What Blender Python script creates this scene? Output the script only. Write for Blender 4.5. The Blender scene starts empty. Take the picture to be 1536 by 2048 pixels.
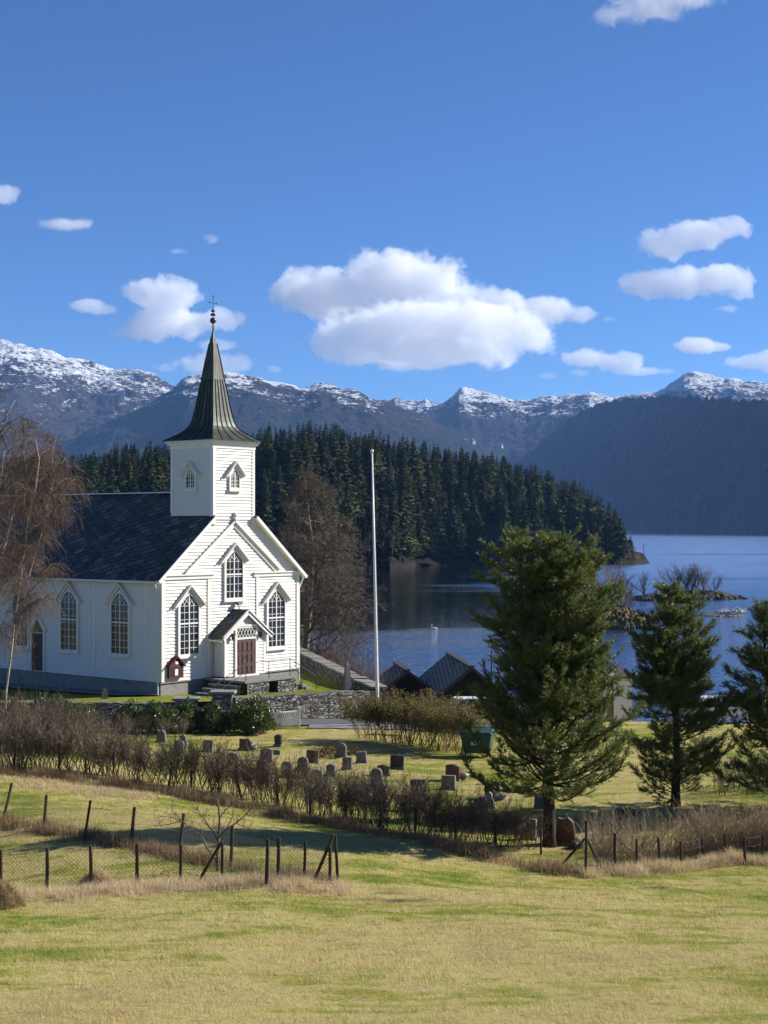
import bpy, math, random
import numpy as np
from mathutils import Vector, Matrix

C = bpy.context.scene
F = 3077.0            # focal length in photo pixels (1536 wide)
HZ = 1054.0           # row of the horizon
EYE = 14.0            # eye height above the lake

# ---------------------------------------------------------------- camera
cam_d = bpy.data.cameras.new("camera")
cam_d.sensor_fit = 'HORIZONTAL'
cam_d.sensor_width = 36.0
cam_d.lens = 36.0 * F / 1536.0
cam_d.clip_start = 0.5
cam_d.clip_end = 30000
cam = bpy.data.objects.new("camera", cam_d)
C.collection.objects.link(cam)
cam.location = (0, 0, EYE)
cam.rotation_euler = (math.radians(90) + math.atan((HZ - 1024) / F), 0, 0)
C.camera = cam

# ---------------------------------------------------------------- sky, sun, exposure
SUN_AZ, SUN_EL = 21.0, 30.0        # azimuth measured from +X towards +Y
sd = Vector((math.cos(math.radians(SUN_EL)) * math.cos(math.radians(SUN_AZ)),
             math.cos(math.radians(SUN_EL)) * math.sin(math.radians(SUN_AZ)),
             math.sin(math.radians(SUN_EL))))
world = bpy.data.worlds.new("World")
C.world = world
world.use_nodes = True
wn = world.node_tree
for n in list(wn.nodes):
    wn.nodes.remove(n)
wo = wn.nodes.new('ShaderNodeOutputWorld')
bg = wn.nodes.new('ShaderNodeBackground')
sky = wn.nodes.new('ShaderNodeTexSky')
sky.sky_type = 'NISHITA'
sky.sun_disc = False
sky.sun_elevation = math.radians(SUN_EL)
sky.sun_rotation = math.radians(90 - SUN_AZ)
sky.altitude = 0
sky.air_density = 0.65
sky.dust_density = 0.0
sky.ozone_density = 10.0
bg.inputs['Strength'].default_value = 0.071
wn.links.new(sky.outputs[0], bg.inputs['Color'])
wn.links.new(bg.outputs[0], wo.inputs['Surface'])

sl = bpy.data.lights.new("sun", 'SUN')
sl.energy = 5.0
sl.angle = math.radians(0.5)
sl.color = (1.0, 0.94, 0.85)
so = bpy.data.objects.new("sun", sl)
so.rotation_euler = sd.to_track_quat('Z', 'Y').to_euler()
so.location = (60, 20, 60)
C.collection.objects.link(so)

C.view_settings.view_transform = 'Standard'
C.view_settings.look = 'None'
C.view_settings.exposure = 0.85
C.view_settings.gamma = 1.0
C.view_settings.use_curve_mapping = False
cy = C.cycles
cy.max_bounces = 20
cy.diffuse_bounces = 3
cy.glossy_bounces = 3
cy.transmission_bounces = 4
cy.volume_bounces = 16
cy.transparent_max_bounces = 8
cy.caustics_reflective = False
cy.caustics_refractive = False
cy.use_denoising = True
cy.denoising_prefilter = 'ACCURATE'
cy.sample_clamp_indirect = 6.0

# ---------------------------------------------------------------- helpers
def link(o):
    C.collection.objects.link(o)
    return o

def tag(o, label=None, cat=None, group=None, kind=None):
    if label: o['label'] = label
    if cat: o['category'] = cat
    if group: o['group'] = group
    if kind: o['kind'] = kind
    return o

def thing(name, label, cat, loc=(0, 0, 0), rz=0.0, group=None):
    o = bpy.data.objects.new(name, None)
    o.empty_display_size = 0.3
    link(o)
    o.location = loc
    o.rotation_euler = (0, 0, rz)
    return tag(o, label, cat, group)

def raw_mesh(name, V, faces_flat, nper, mats, parent=None, smooth=False, midx=None, loc=None, rz=0.0):
    """V (n,3) array; faces_flat 1-d loop index array; nper: constant or per-face loop counts."""
    V = np.asarray(V, dtype=np.float32)
    faces_flat = np.asarray(faces_flat, dtype=np.int32)
    me = bpy.data.meshes.new(name)
    if np.isscalar(nper):
        nf = len(faces_flat) // nper
        tot = np.full(nf, nper, dtype=np.int32)
    else:
        tot = np.asarray(nper, dtype=np.int32)
        nf = len(tot)
    start = np.zeros(nf, dtype=np.int32)
    if nf:
        start[1:] = np.cumsum(tot)[:-1]
    me.vertices.add(len(V))
    me.vertices.foreach_set('co', V.ravel())
    me.loops.add(len(faces_flat))
    me.loops.foreach_set('vertex_index', faces_flat)
    me.polygons.add(nf)
    me.polygons.foreach_set('loop_start', start)
    me.polygons.foreach_set('loop_total', tot)
    if midx is not None:
        me.polygons.foreach_set('material_index', np.asarray(midx, dtype=np.int32))
    me.polygons.foreach_set('use_smooth', np.full(nf, bool(smooth)))
    me.update(calc_edges=True)
    if not isinstance(mats, (list, tuple)):
        mats = [mats]
    for m in mats:
        me.materials.append(m)
    o = bpy.data.objects.new(name, me)
    link(o)
    if parent is not None:
        o.parent = parent
    if loc is not None:
        o.location = loc
    o.rotation_euler = (0, 0, rz)
    return o

class MB:
    def __init__(s):
        s.v = []; s.f = []; s.m = []
    def pt(s, p):
        s.v.append(tuple(p)); return len(s.v) - 1
    def poly(s, pts, m=0):
        i = len(s.v)
        s.v.extend(tuple(p) for p in pts)
        s.f.append(list(range(i, i + len(pts)))); s.m.append(m)
    def box(s, x0, x1, y0, y1, z0, z1, m=0):
        i = len(s.v)
        s.v += [(x0,y0,z0),(x1,y0,z0),(x1,y1,z0),(x0,y1,z0),(x0,y0,z1),(x1,y0,z1),(x1,y1,z1),(x0,y1,z1)]
        for q in ((3,2,1,0),(4,5,6,7),(0,1,5,4),(1,2,6,5),(2,3,7,6),(3,0,4,7)):
            s.f.append([i + k for k in q]); s.m.append(m)
    def prism(s, A, B, m=0):
        """A, B: matching loops of 3-d points; caps and sides."""
        n = len(A); i = len(s.v)
        s.v.extend(tuple(p) for p in A); s.v.extend(tuple(p) for p in B)
        s.f.append([i + k for k in range(n)][::-1]); s.m.append(m)
        s.f.append([i + n + k for k in range(n)]); s.m.append(m)
        for k in range(n):
            k2 = (k + 1) % n
            s.f.append([i + k, i + k2, i + n + k2, i + n + k]); s.m.append(m)
    def bar(s, p, q, w, h, m=0, up=(0, 0, 1)):
        p = Vector(p); q = Vector(q); d = (q - p)
        if d.length < 1e-6: return
        d.normalize(); u = Vector(up)
        if abs(d.dot(u)) > 0.98: u = Vector((1, 0, 0))
        a = d.cross(u).normalized() * (w / 2); b = a.cross(d).normalized() * (h / 2)
        s.prism([p - a - b, p + a - b, p + a + b, p - a + b], [q - a - b, q + a - b, q + a + b, q - a + b], m)
    def tube(s, pts, rad, sides=8, m=0, cap=True):
        pts = [Vector(p) for p in pts]
        if not isinstance(rad, (list, tuple)): rad = [rad] * len(pts)
        i0 = len(s.v); ref = None
        for k, p in enumerate(pts):
            d = (pts[min(k + 1, len(pts) - 1)] - pts[max(k - 1, 0)])
            d = d.normalized() if d.length > 1e-9 else Vector((0, 0, 1))
            if ref is None:
                ref = Vector((1, 0, 0)) if abs(d.x) < 0.8 else Vector((0, 1, 0))
            a = (ref - d * ref.dot(d)).normalized(); b = d.cross(a); ref = a
            for j in range(sides):
                t = 2 * math.pi * j / sides
                s.v.append(tuple(p + (a * math.cos(t) + b * math.sin(t)) * rad[k]))
        for k in range(len(pts) - 1):
            for j in range(sides):
                j2 = (j + 1) % sides
                s.f.append([i0 + k*sides + j, i0 + k*sides + j2, i0 + (k+1)*sides + j2, i0 + (k+1)*sides + j]); s.m.append(m)
        if cap:
            s.f.append([i0 + j for j in range(sides)][::-1]); s.m.append(m)
            e = i0 + (len(pts) - 1) * sides
            s.f.append([e + j for j in range(sides)]); s.m.append(m)
    def lathe(s, prof, c=(0, 0, 0), sides=12, m=0):
        s.tube_prof = None
        i0 = len(s.v)
        for r, z in prof:
            for j in range(sides):
                t = 2 * math.pi * j / sides
                s.v.append((c[0] + r * math.cos(t), c[1] + r * math.sin(t), c[2] + z))
        for k in range(len(prof) - 1):
            for j in range(sides):
                j2 = (j + 1) % sides
                s.f.append([i0 + k*sides + j, i0 + k*sides + j2, i0 + (k+1)*sides + j2, i0 + (k+1)*sides + j]); s.m.append(m)
        s.f.append([i0 + j for j in range(sides)][::-1]); s.m.append(m)
        e = i0 + (len(prof) - 1) * sides
        s.f.append([e + j for j in range(sides)]); s.m.append(m)
    def build(s, name, mats, parent=None, smooth=False, loc=None, rz=0.0):
        flat = [i for f in s.f for i in f]
        return raw_mesh(name, np.array(s.v, dtype=np.float32).reshape(-1, 3), flat, [len(f) for f in s.f], mats, parent, smooth, s.m, loc, rz)

def segs_mesh(segs, sides=3):
    """segs: list of (p0,p1,r0,r1) -> V, F(quads flat)."""
    S = np.array([(*a, *b, r0, r1) for a, b, r0, r1 in segs], dtype=np.float64)
    p0, p1, r0, r1 = S[:, 0:3], S[:, 3:6], S[:, 6], S[:, 7]
    d = p1 - p0
    L = np.linalg.norm(d, axis=1, keepdims=True); L[L == 0] = 1; d = d / L
    ref = np.tile(np.array([[0.31, 0.17, 0.0]]), (len(d), 1))
    ref[np.abs(d[:, 2]) < 0.7] = (0, 0, 1)
    a = np.cross(d, ref); a /= np.linalg.norm(a, axis=1, keepdims=True) + 1e-12
    b = np.cross(d, a)
    n = len(d); V = np.zeros((n, 2 * sides, 3))
    for j in range(sides):
        t = 2 * math.pi * j / sides
        o = a * math.cos(t) + b * math.sin(t)
        V[:, j] = p0 + o * r0[:, None]
        V[:, sides + j] = p1 + o * r1[:, None]
    base = (np.arange(n) * 2 * sides)[:, None]
    q = []
    for j in range(sides):
        j2 = (j + 1) % sides
        q.append(np.concatenate([base + j, base + j2, base + sides + j2, base + sides + j], axis=1))
    Fq = np.stack(q, axis=1).reshape(-1)
    return V.reshape(-1, 3), Fq

def build_segs(name, segs, mats, parent=None, sides=3, smooth=False, loc=None):
    V, Fq = segs_mesh(segs, sides)
    return raw_mesh(name, V, Fq, 4, mats, parent, smooth, None, loc)

def at(px, py, d):
    """photo pixel at distance d (along +Y) -> world point"""
    return Vector(((px - 768) / F * d, d, EYE - (py - HZ) / F * d))

# ---------------------------------------------------------------- numpy noise
_rs = np.random.RandomState(7)
_perm = _rs.permutation(4096).astype(np.int64)
_val = _rs.rand(4096)
def _h(ix, iy):
    return _val[_perm[(ix + _perm[iy & 4095]) & 4095]]
def vnoise(x, y):
    ix = np.floor(x).astype(np.int64); iy = np.floor(y).astype(np.int64)
    fx = x - ix; fy = y - iy
    fx = fx * fx * fx * (fx * (fx * 6 - 15) + 10); fy = fy * fy * fy * (fy * (fy * 6 - 15) + 10)
    a = _h(ix, iy); b = _h(ix + 1, iy); c = _h(ix, iy + 1); d = _h(ix + 1, iy + 1)
    return a + (b - a) * fx + (c - a) * fy + (a - b - c + d) * fx * fy
def fbm(x, y, oct=5, gain=0.5, lac=2.03, ridged=False):
    s = np.zeros_like(np.asarray(x, dtype=float)); amp = 1.0; tot = 0
    for k in range(oct):
        v = vnoise(x + 17.3 * k, y - 9.1 * k)
        if ridged: v = 1 - np.abs(2 * v - 1)
        s += v * amp; tot += amp; amp *= gain; x = x * lac; y = y * lac
    return s / tot

def grid_mesh(name, X, Y, Z, mats, smooth=True, parent=None):
    ny, nx = X.shape
    V = np.stack([X, Y, Z], axis=-1).reshape(-1, 3)
    i = np.arange((ny - 1) * (nx - 1)); r = i // (nx - 1); c = i % (nx - 1)
    a = r * nx + c
    Fq = np.stack([a, a + 1, a + nx + 1, a + nx], axis=1).reshape(-1)
    return raw_mesh(name, V, Fq, 4, mats, parent, smooth)

# ---------------------------------------------------------------- materials
def mat(name, color=(0.5, 0.5, 0.5), rough=0.7, spec=0.3, metal=0.0):
    m = bpy.data.materials.new(name); m.use_nodes = True
    nt = m.node_tree; b = nt.nodes['Principled BSDF']
    b.inputs['Base Color'].default_value = (*color, 1)
    b.inputs['Roughness'].default_value = rough
    b.inputs['Specular IOR Level'].default_value = spec
    b.inputs['Metallic'].default_value = metal
    return m
def nd(m, typ, **kw):
    n = m.node_tree.nodes.new(typ)
    for k, v in kw.items():
        if k in n.inputs: n.inputs[k].default_value = v
        else: setattr(n, k, v)
    return n
def lk(m, a, b):
    m.node_tree.links.new(a, b)
def coords(m, scale=(1, 1, 1), rot=(0, 0, 0), kind='Object'):
    t = nd(m, 'ShaderNodeTexCoord'); mp = nd(m, 'ShaderNodeMapping')
    mp.inputs['Scale'].default_value = scale; mp.inputs['Rotation'].default_value = rot
    if kind == 'Position':
        g = nd(m, 'ShaderNodeNewGeometry'); lk(m, g.outputs['Position'], mp.inputs['Vector'])
    else:
        lk(m, t.outputs[kind], mp.inputs['Vector'])
    return mp.outputs['Vector']
def noise(m, vec, scale, detail=4, rough=0.55, dist=0.0):
    n = nd(m, 'ShaderNodeTexNoise'); n.inputs['Scale'].default_value = scale
    n.inputs['Detail'].default_value = detail; n.inputs['Roughness'].default_value = rough
    n.inputs['Distortion'].default_value = dist
    if vec is not None: lk(m, vec, n.inputs['Vector'])
    return n.outputs['Fac']
def ramp(m, fac, stops, interp='LINEAR'):
    r = nd(m, 'ShaderNodeValToRGB'); r.color_ramp.interpolation = interp
    e = r.color_ramp.elements
    while len(e) < len(stops): e.new(0.5)
    for k, (p, c) in enumerate(stops):
        e[k].position = p
        e[k].color = (*c, 1) if len(c) == 3 else c
    lk(m, fac, r.inputs['Fac'])
    return r.outputs['Color']
def mix(m, fac, a, b, blend='MIX'):
    n = nd(m, 'ShaderNodeMix'); n.data_type = 'RGBA'; n.blend_type = blend
    for s, v in ((n.inputs[0], fac), (n.inputs[6], a), (n.inputs[7], b)):
        if hasattr(v, 'is_output'): lk(m, v, s)
        elif isinstance(v, (int, float)): s.default_value = v
        else: s.default_value = (*v, 1)
    return n.outputs[2]
def math_(m, op, a, b=0.0, clamp=False):
    n = nd(m, 'ShaderNodeMath'); n.operation = op; n.use_clamp = clamp
    for s, v in ((n.inputs[0], a), (n.inputs[1], b)):
        if hasattr(v, 'is_output'): lk(m, v, s)
        else: s.default_value = v
    return n.outputs[0]
def set_col(m, c): lk(m, c, m.node_tree.nodes['Principled BSDF'].inputs['Base Color'])
def bump(m, h, strength=0.4, dist=0.02):
    b = nd(m, 'ShaderNodeBump'); b.inputs['Strength'].default_value = strength; b.inputs['Distance'].default_value = dist
    lk(m, h, b.inputs['Height']); lk(m, b.outputs['Normal'], m.node_tree.nodes['Principled BSDF'].inputs['Normal'])
def island(m):
    return nd(m, 'ShaderNodeNewGeometry').outputs['Random Per Island']
def translucent(m, frac, color_socket=None, color=None):
    nt = m.node_tree; out = [n for n in nt.nodes if n.type == 'OUTPUT_MATERIAL'][0]
    b = nt.nodes['Principled BSDF']; t = nd(m, 'ShaderNodeBsdfTranslucent'); x = nd(m, 'ShaderNodeMixShader')
    if color_socket is not None: lk(m, color_socket, t.inputs['Color'])
    elif color is not None: t.inputs['Color'].default_value = (*color, 1)
    x.inputs[0].default_value = frac
    lk(m, b.outputs[0], x.inputs[1]); lk(m, t.outputs[0], x.inputs[2]); lk(m, x.outputs[0], out.inputs['Surface'])

def varied(name, c1, c2, scale=3.0, rough=0.8, spec=0.2, bstr=0.3, bdist=0.02, detail=5, c3=None, stretch=(1, 1, 1)):
    m = mat(name, c1, rough, spec)
    v = coords(m, stretch, kind='Position')
    n = noise(m, v, scale, detail)
    st = [(0.3, c1), (0.7, c2)] if c3 is None else [(0.25, c1), (0.5, c2), (0.75, c3)]
    set_col(m, ramp(m, n, st))
    if bstr: bump(m, noise(m, v, scale * 3, 4), bstr, bdist)
    return m

def leafmat(name, cols, rough=0.6, spec=0.2, trans=0.25):
    m = mat(name, cols[0], rough, spec)
    k = len(cols)
    c = ramp(m, island(m), [(i / max(1, k - 1), cc) for i, cc in enumerate(cols)])
    set_col(m, c)
    if trans: translucent(m, trans, c)
    return m
# ================================================================ ground
_ctl = []
for px, py, d in [(768,2048,12),(0,2048,12),(1536,2048,12),(0,1900,20),(768,1900,20.5),(1536,1900,21),(1400,1850,26),(300,1830,27),
                  (670,1767,33),(95,1785,32),(12,1642,42),(266,1692,37.5),(462,1735,34.5),(0,1535,52),(500,1620,47),(1080,1700,42.5),
                  (800,1665,44.5),(1170,1750,39),(1520,1730,40.5),(960,1740,38),(900,1560,57),(500,1500,66),(330,1485,68),(950,1505,65),
                  (1350,1610,50.4),(1530,1600,51),(580,1455,74.5),(757,1450,76),(680,1440,79),(400,1460,73.5),(100,1470,70),(200,1440,77.5),
                  (1000,1470,76),(1300,1480,78),(-150,1700,40),(-200,1800,33)]:
    p = at(px, py, d); _ctl.append((p.x, p.y, p.z))
_ctl += [(0,0,12.4),(-15,0,12.4),(15,0,12.3),(0,-10,13.5),(-20,-10,13.5),(20,-10,13.4),(-20,16,9.6),(20,16,9.2),(0,95,2.2),(10,95,1.8),(0,104,.8),(10,104,.8),(20,100,1.0),(30,100,.8),(0,117,-1.5),
         (12,115,-1.5),(25,113,-1.5),(42,108,-1.5),(-8,100,3),(-9,112,1.0),(-8,124,-1.5),(-25,100,3.2),(-25,130,2),(-60,100,3.6),
         (-60,60,5.6),(-40,150,0),(35,60,4.5),(36,40,5),(35,22,8.0),(-36,30,7),(-36,48,6),(60,60,4),(60,95,1),(-60,20,9),(60,20,8),(-15,88,4.0),(10,86,3.2),(22,88,2.9)]
_ctl = np.array(_ctl)
def _tps(r2):
    return 0.5 * r2 * np.log(r2 + 1e-9)
_n = len(_ctl)
_K = _tps(((_ctl[:, None, :2] - _ctl[None, :, :2]) ** 2).sum(-1)) + np.eye(_n) * 6.0
_P = np.concatenate([np.ones((_n, 1)), _ctl[:, :2]], axis=1)
_A = np.block([[_K, _P], [_P.T, np.zeros((3, 3))]])
_w = np.linalg.solve(_A, np.concatenate([_ctl[:, 2], np.zeros(3)]))
def gz(x, y):
    x = np.asarray(x, float); y = np.asarray(y, float); sh = x.shape
    q = np.stack([x.ravel(), y.ravel()], 1)
    r2 = ((q[:, None, :] - _ctl[None, :, :2]) ** 2).sum(-1)
    z = _tps(r2) @ _w[:_n] + _w[_n] + q @ _w[_n + 1:]
    z += (fbm(q[:, 0] * 0.35, q[:, 1] * 0.35, 4) - 0.5) * 0.22 * np.clip((q[:, 1] + 5) / 20, 0, 1)
    z += (fbm(q[:, 0] * 1.9, q[:, 1] * 1.9, 3) - 0.5) * 0.07
    return z.reshape(sh)
def g1(x, y): return float(gz(np.array([x]), np.array([y]))[0])
def zt(x, y): return 5.0 - 0.03 * (y - 82.0)          # churchyard terrace
_dd = np.concatenate([np.arange(9, 60, .12), np.arange(60, 112, .25)])
def hit(px, py):
    """where the ray through a photo pixel meets the ground"""
    x = (px - 768) / F * _dd; zr = EYE - (py - HZ) / F * _dd
    k = np.nonzero(gz(x, _dd) > zr)[0]
    d = _dd[k[0]] if len(k) else 100.0
    return Vector(((px - 768) / F * d, d, g1((px - 768) / F * d, d)))

xs = np.concatenate([np.linspace(-90, -30, 40)[:-1], np.linspace(-30, 30, 260), np.linspace(30, 90, 40)[1:]])
ys = np.concatenate([np.linspace(-12, 8, 20)[:-1], np.linspace(8, 60, 230), np.linspace(60, 160, 160)[1:]])
GX, GY = np.meshgrid(xs, ys)
GZ = gz(GX, GY)

def grass_color(m, pos):
    """patchy early-spring pasture: green, olive moss and straw"""
    big = noise(m, pos, 0.16, 4, 0.6, 0.6)
    mid = noise(m, pos, 1.3, 6, 0.72, 0.5)
    mp = nd(m, 'ShaderNodeMapping'); mp.inputs['Scale'].default_value = (0.35, 1.3, 1); lk(m, pos, mp.inputs['Vector'])
    streak = noise(m, mp.outputs[0], 0.8, 5, 0.65, 0.4)
    f = math_(m, 'ADD', math_(m, 'MULTIPLY', big, 0.42), math_(m, 'ADD', math_(m, 'MULTIPLY', mid, 0.40), math_(m, 'MULTIPLY', streak, 0.32)))
    f = math_(m, 'ADD', math_(m, 'MULTIPLY', math_(m, 'SUBTRACT', f, 0.54), 1.45), 0.54)
    return ramp(m, f, [(0.36, (.095, .19, .018)), (0.47, (.20, .265, .032)), (0.545, (.37, .36, .070)), (0.64, (.62, .51, .22)), (0.78, (.50, .38, .17))])

m_ground = mat("pasture_ground", rough=0.95, spec=0.05)
_pos = coords(m_ground, kind='Position')
_gc = grass_color(m_ground, _pos)
_fine = noise(m_ground, _pos, 14, 4, 0.7)
_gc = mix(m_ground, math_(m_ground, 'MULTIPLY', _fine, 0.75), _gc, (.05, .06, .014), 'MIX')
_soil = ramp(m_ground, noise(m_ground, _pos, 0.5, 5, 0.7, 1.0), [(0.64, (0, 0, 0)), (0.70, (1, 1, 1))])
_gc = mix(m_ground, math_(m_ground, 'MULTIPLY', _soil, 0.5), _gc, (.10, .075, .04))
_sa = nd(m_ground, 'ShaderNodeAttribute', attribute_name='soil')
set_col(m_ground, mix(m_ground, math_(m_ground, 'MULTIPLY', _sa.outputs['Fac'], .9), _gc, (.075, .058, .038)))
bump(m_ground, noise(m_ground, _pos, 9, 6, 0.75), 0.9, 0.08)
SOIL = []
for px, py, a, b in ((800,1800,.85,.5),(772,1786,.6,.3),(1330,1775,.7,.35),(860,1845,.4,.2),(900,2016,.16,.10),(760,2022,.25,.09),(440,1935,.1,.06),(1395,1832,.35,.18),(640,1815,.4,.2)):
    q = hit(px, py); SOIL.append((q.x, q.y, a, b))
def soil(x, y):
    s = np.zeros_like(x)
    for (cx, cy_, a, b) in SOIL: s = np.maximum(s, 1.25 - np.hypot((x - cx) / a, (y - cy_) / b))
    return np.clip(np.clip(s, 0, 1) * (fbm(x * 3.2, y * 3.2, 4) * 3.2 - .75), 0, 1)
_go = grid_mesh("ground", GX, GY, GZ, m_ground)
_at = _go.data.attributes.new("soil", 'FLOAT', 'POINT'); _at.data.foreach_set('value', soil(GX, GY).ravel().astype(np.float32))
tag(_go, kind='structure')

# churchyard lawn on its terrace
m_lawn = mat("churchyard_grass", rough=0.95, spec=0.05)
_p = coords(m_lawn, kind='Position')
set_col(m_lawn, ramp(m_lawn, noise(m_lawn, _p, 1.2, 6, 0.7), [(0.3, (.10, .15, .018)), (0.55, (.20, .21, .03)), (0.75, (.30, .27, .06))]))
bump(m_lawn, noise(m_lawn, _p, 12, 5, 0.7), 0.8, 0.06)
lx, ly = np.meshgrid(np.linspace(0, 1, 60), np.linspace(0, 1, 60))
X0 = -42 + lx * 42.0
front = 77.9 + np.clip((X0 + 10) / 10, 0, 1) * 4.4
Y1 = 126.0
LY = front + ly * (Y1 - front)
xr = -0.35 - (LY - 81) * (6.3 / 31.0)
LX = -42 + lx * (xr + 42)
LZ = zt(LX, LY) + (fbm(LX * .8, LY * .8, 3) - .5) * .14
tag(grid_mesh("lawn", LX, LY, LZ, m_lawn), kind='structure')

# ================================================================ lake
m_water = mat("lake_water", (.002, .007, .012), 0.04, 0.5)
m_water.node_tree.nodes['Principled BSDF'].inputs['IOR'].default_value = 2.1
_p = coords(m_water, kind='Position')
_mp = nd(m_water, 'ShaderNodeMapping'); _mp.inputs['Scale'].default_value = (.8, 1.0, 1); lk(m_water, _p, _mp.inputs['Vector'])
_w1 = noise(m_water, _mp.outputs[0], 0.62, 4, 0.62, 0.6)
_w2 = noise(m_water, _mp.outputs[0], 2.6, 3, 0.6, 0.3)
_wh = math_(m_water, 'ADD', _w1, math_(m_water, 'MULTIPLY', _w2, 0.30))
_mp2 = nd(m_water, 'ShaderNodeMapping'); _mp2.inputs['Scale'].default_value = (.006, .022, 1); lk(m_water, _p, _mp2.inputs['Vector'])
_gn = noise(m_water, _mp2.outputs[0], 1.0, 4, 0.55, 0.8)
_sx = nd(m_water, 'ShaderNodeSeparateXYZ'); lk(m_water, _p, _sx.inputs[0])
# the lee of the wooded peninsula lies calmer than the open lake
_lee = math_(m_water, 'MULTIPLY', ramp(m_water, math_(m_water, 'DIVIDE', _sx.outputs[1], 1000.0), [(.165, (0,) * 3), (.215, (1,) * 3), (.60, (1,) * 3), (.64, (0,) * 3)]),
             ramp(m_water, math_(m_water, 'ADD', math_(m_water, 'DIVIDE', _sx.outputs[0], 200.0), 0.5), [(.60, (1,) * 3), (.78, (0,) * 3)]))
_gust = ramp(m_water, math_(m_water, 'SUBTRACT', math_(m_water, 'ADD', _gn, .17), math_(m_water, 'MULTIPLY', _lee, .40)), [(0.34, (.10,) * 3), (0.44, (.4,) * 3), (0.56, (1,) * 3)])
_bmp = nd(m_water, 'ShaderNodeBump'); _bmp.inputs['Distance'].default_value = 0.30
lk(m_water, _wh, _bmp.inputs['Height']); lk(m_water, _gust, _bmp.inputs['Strength'])
lk(m_water, math_(m_water, 'ADD', math_(m_water, 'MULTIPLY', math_(m_water, 'MULTIPLY', _gust, .22), ramp(m_water, math_(m_water, 'DIVIDE', _sx.outputs[1], 1000.0), [(.16, (.25,) * 3), (.5, (1,) * 3)])), .02), m_water.node_tree.nodes['Principled BSDF'].inputs['Roughness'])
lk(m_water, _bmp.outputs['Normal'], m_water.node_tree.nodes['Principled BSDF'].inputs['Normal'])
_wr = math_(m_water, 'ADD', math_(m_water, 'MULTIPLY', math_(m_water, 'MULTIPLY', _gust, .22), ramp(m_water, math_(m_water, 'DIVIDE', _sx.outputs[1], 1000.0), [(.16, (.25,) * 3), (.5, (1,) * 3)])), .02)
_gl = nd(m_water, 'ShaderNodeBsdfGlossy'); _gl.inputs['Color'].default_value = (.86, .92, 1.0, 1); lk(m_water, _wr, _gl.inputs['Roughness']); lk(m_water, _bmp.outputs['Normal'], _gl.inputs['Normal'])
_mx = nd(m_water, 'ShaderNodeMixShader'); lk(m_water, math_(m_water, 'MULTIPLY', math_(m_water, 'SUBTRACT', _gust, .1), .88, True), _mx.inputs[0])
lk(m_water, m_water.node_tree.nodes['Principled BSDF'].outputs[0], _mx.inputs[1]); lk(m_water, _gl.outputs[0], _mx.inputs[2])
lk(m_water, _mx.outputs[0], [n for n in m_water.node_tree.nodes if n.type == 'OUTPUT_MATERIAL'][0].inputs['Surface'])
wv = MB(); wv.poly([(-6000, 84, 0), (6000, 84, 0), (6000, 9500, 0), (-6000, 9500, 0)])
tag(wv.build("water", m_water), kind='structure')

# ================================================================ mountains
def mountain_mat(name, snow_lo, snow_hi, brown=(.085, .062, .05), dark=(.018, .028, .024), rock=(.12, .11, .105), conifer=0.5):
    m = mat(name, brown, 0.95, 0.05)
    p = coords(m, kind='Position')
    sp = nd(m, 'ShaderNodeSeparateXYZ'); lk(m, p, sp.inputs[0])
    n1 = noise(m, p, 0.0045, 8, 0.62, 0.4)
    n2 = noise(m, p, 0.03, 6, 0.7)
    base = ramp(m, n2, [(0.3, tuple(c * .55 for c in brown)), (0.5, brown), (0.68, rock)])
    con = ramp(m, math_(m, 'ADD', math_(m, 'MULTIPLY', n1, 0.8), math_(m, 'MULTIPLY', n2, 0.2)), [(conifer, (1, 1, 1)), (conifer + 0.05, (0, 0, 0))])
    hn = math_(m, 'DIVIDE', math_(m, 'SUBTRACT', sp.outputs[2], snow_lo), snow_hi - snow_lo)
    low = math_(m, 'SUBTRACT', 1.0, hn, True)
    base = mix(m, math_(m, 'MULTIPLY', con, math_(m, 'MULTIPLY', low, 1.0, True)), base, dark)
    # patchy old snow: more of it the higher, less on steep rock
    g = nd(m, 'ShaderNodeNewGeometry'); sn = nd(m, 'ShaderNodeSeparateXYZ'); lk(m, g.outputs['Normal'], sn.inputs[0])
    mp = nd(m, 'ShaderNodeMapping'); mp.inputs['Scale'].default_value = (.75, .5, 1.9); mp.inputs['Rotation'].default_value = (0, .55, 0); lk(m, p, mp.inputs['Vector'])
    s1 = noise(m, mp.outputs[0], 0.010, 9, 0.74, 0.9)
    s2 = noise(m, mp.outputs[0], 0.085, 5, 0.75, 0.4)
    s = math_(m, 'ADD', math_(m, 'MULTIPLY', s1, 0.55), math_(m, 'MULTIPLY', s2, 0.45))
    s = math_(m, 'ADD', s, math_(m, 'MULTIPLY', math_(m, 'MINIMUM', hn, 1.1), 0.235))
    s = math_(m, 'ADD', s, math_(m, 'MULTIPLY', sn.outputs[2], 0.12))
    snow = ramp(m, s, [(0.770, (0, 0, 0)), (0.785, (1, 1, 1))])
    set_col(m, mix(m, snow, base, (.66, .69, .74)))
    bump(m, noise(m, p, 0.045, 8, 0.8), 1.0, 14.0)
    return m

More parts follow.
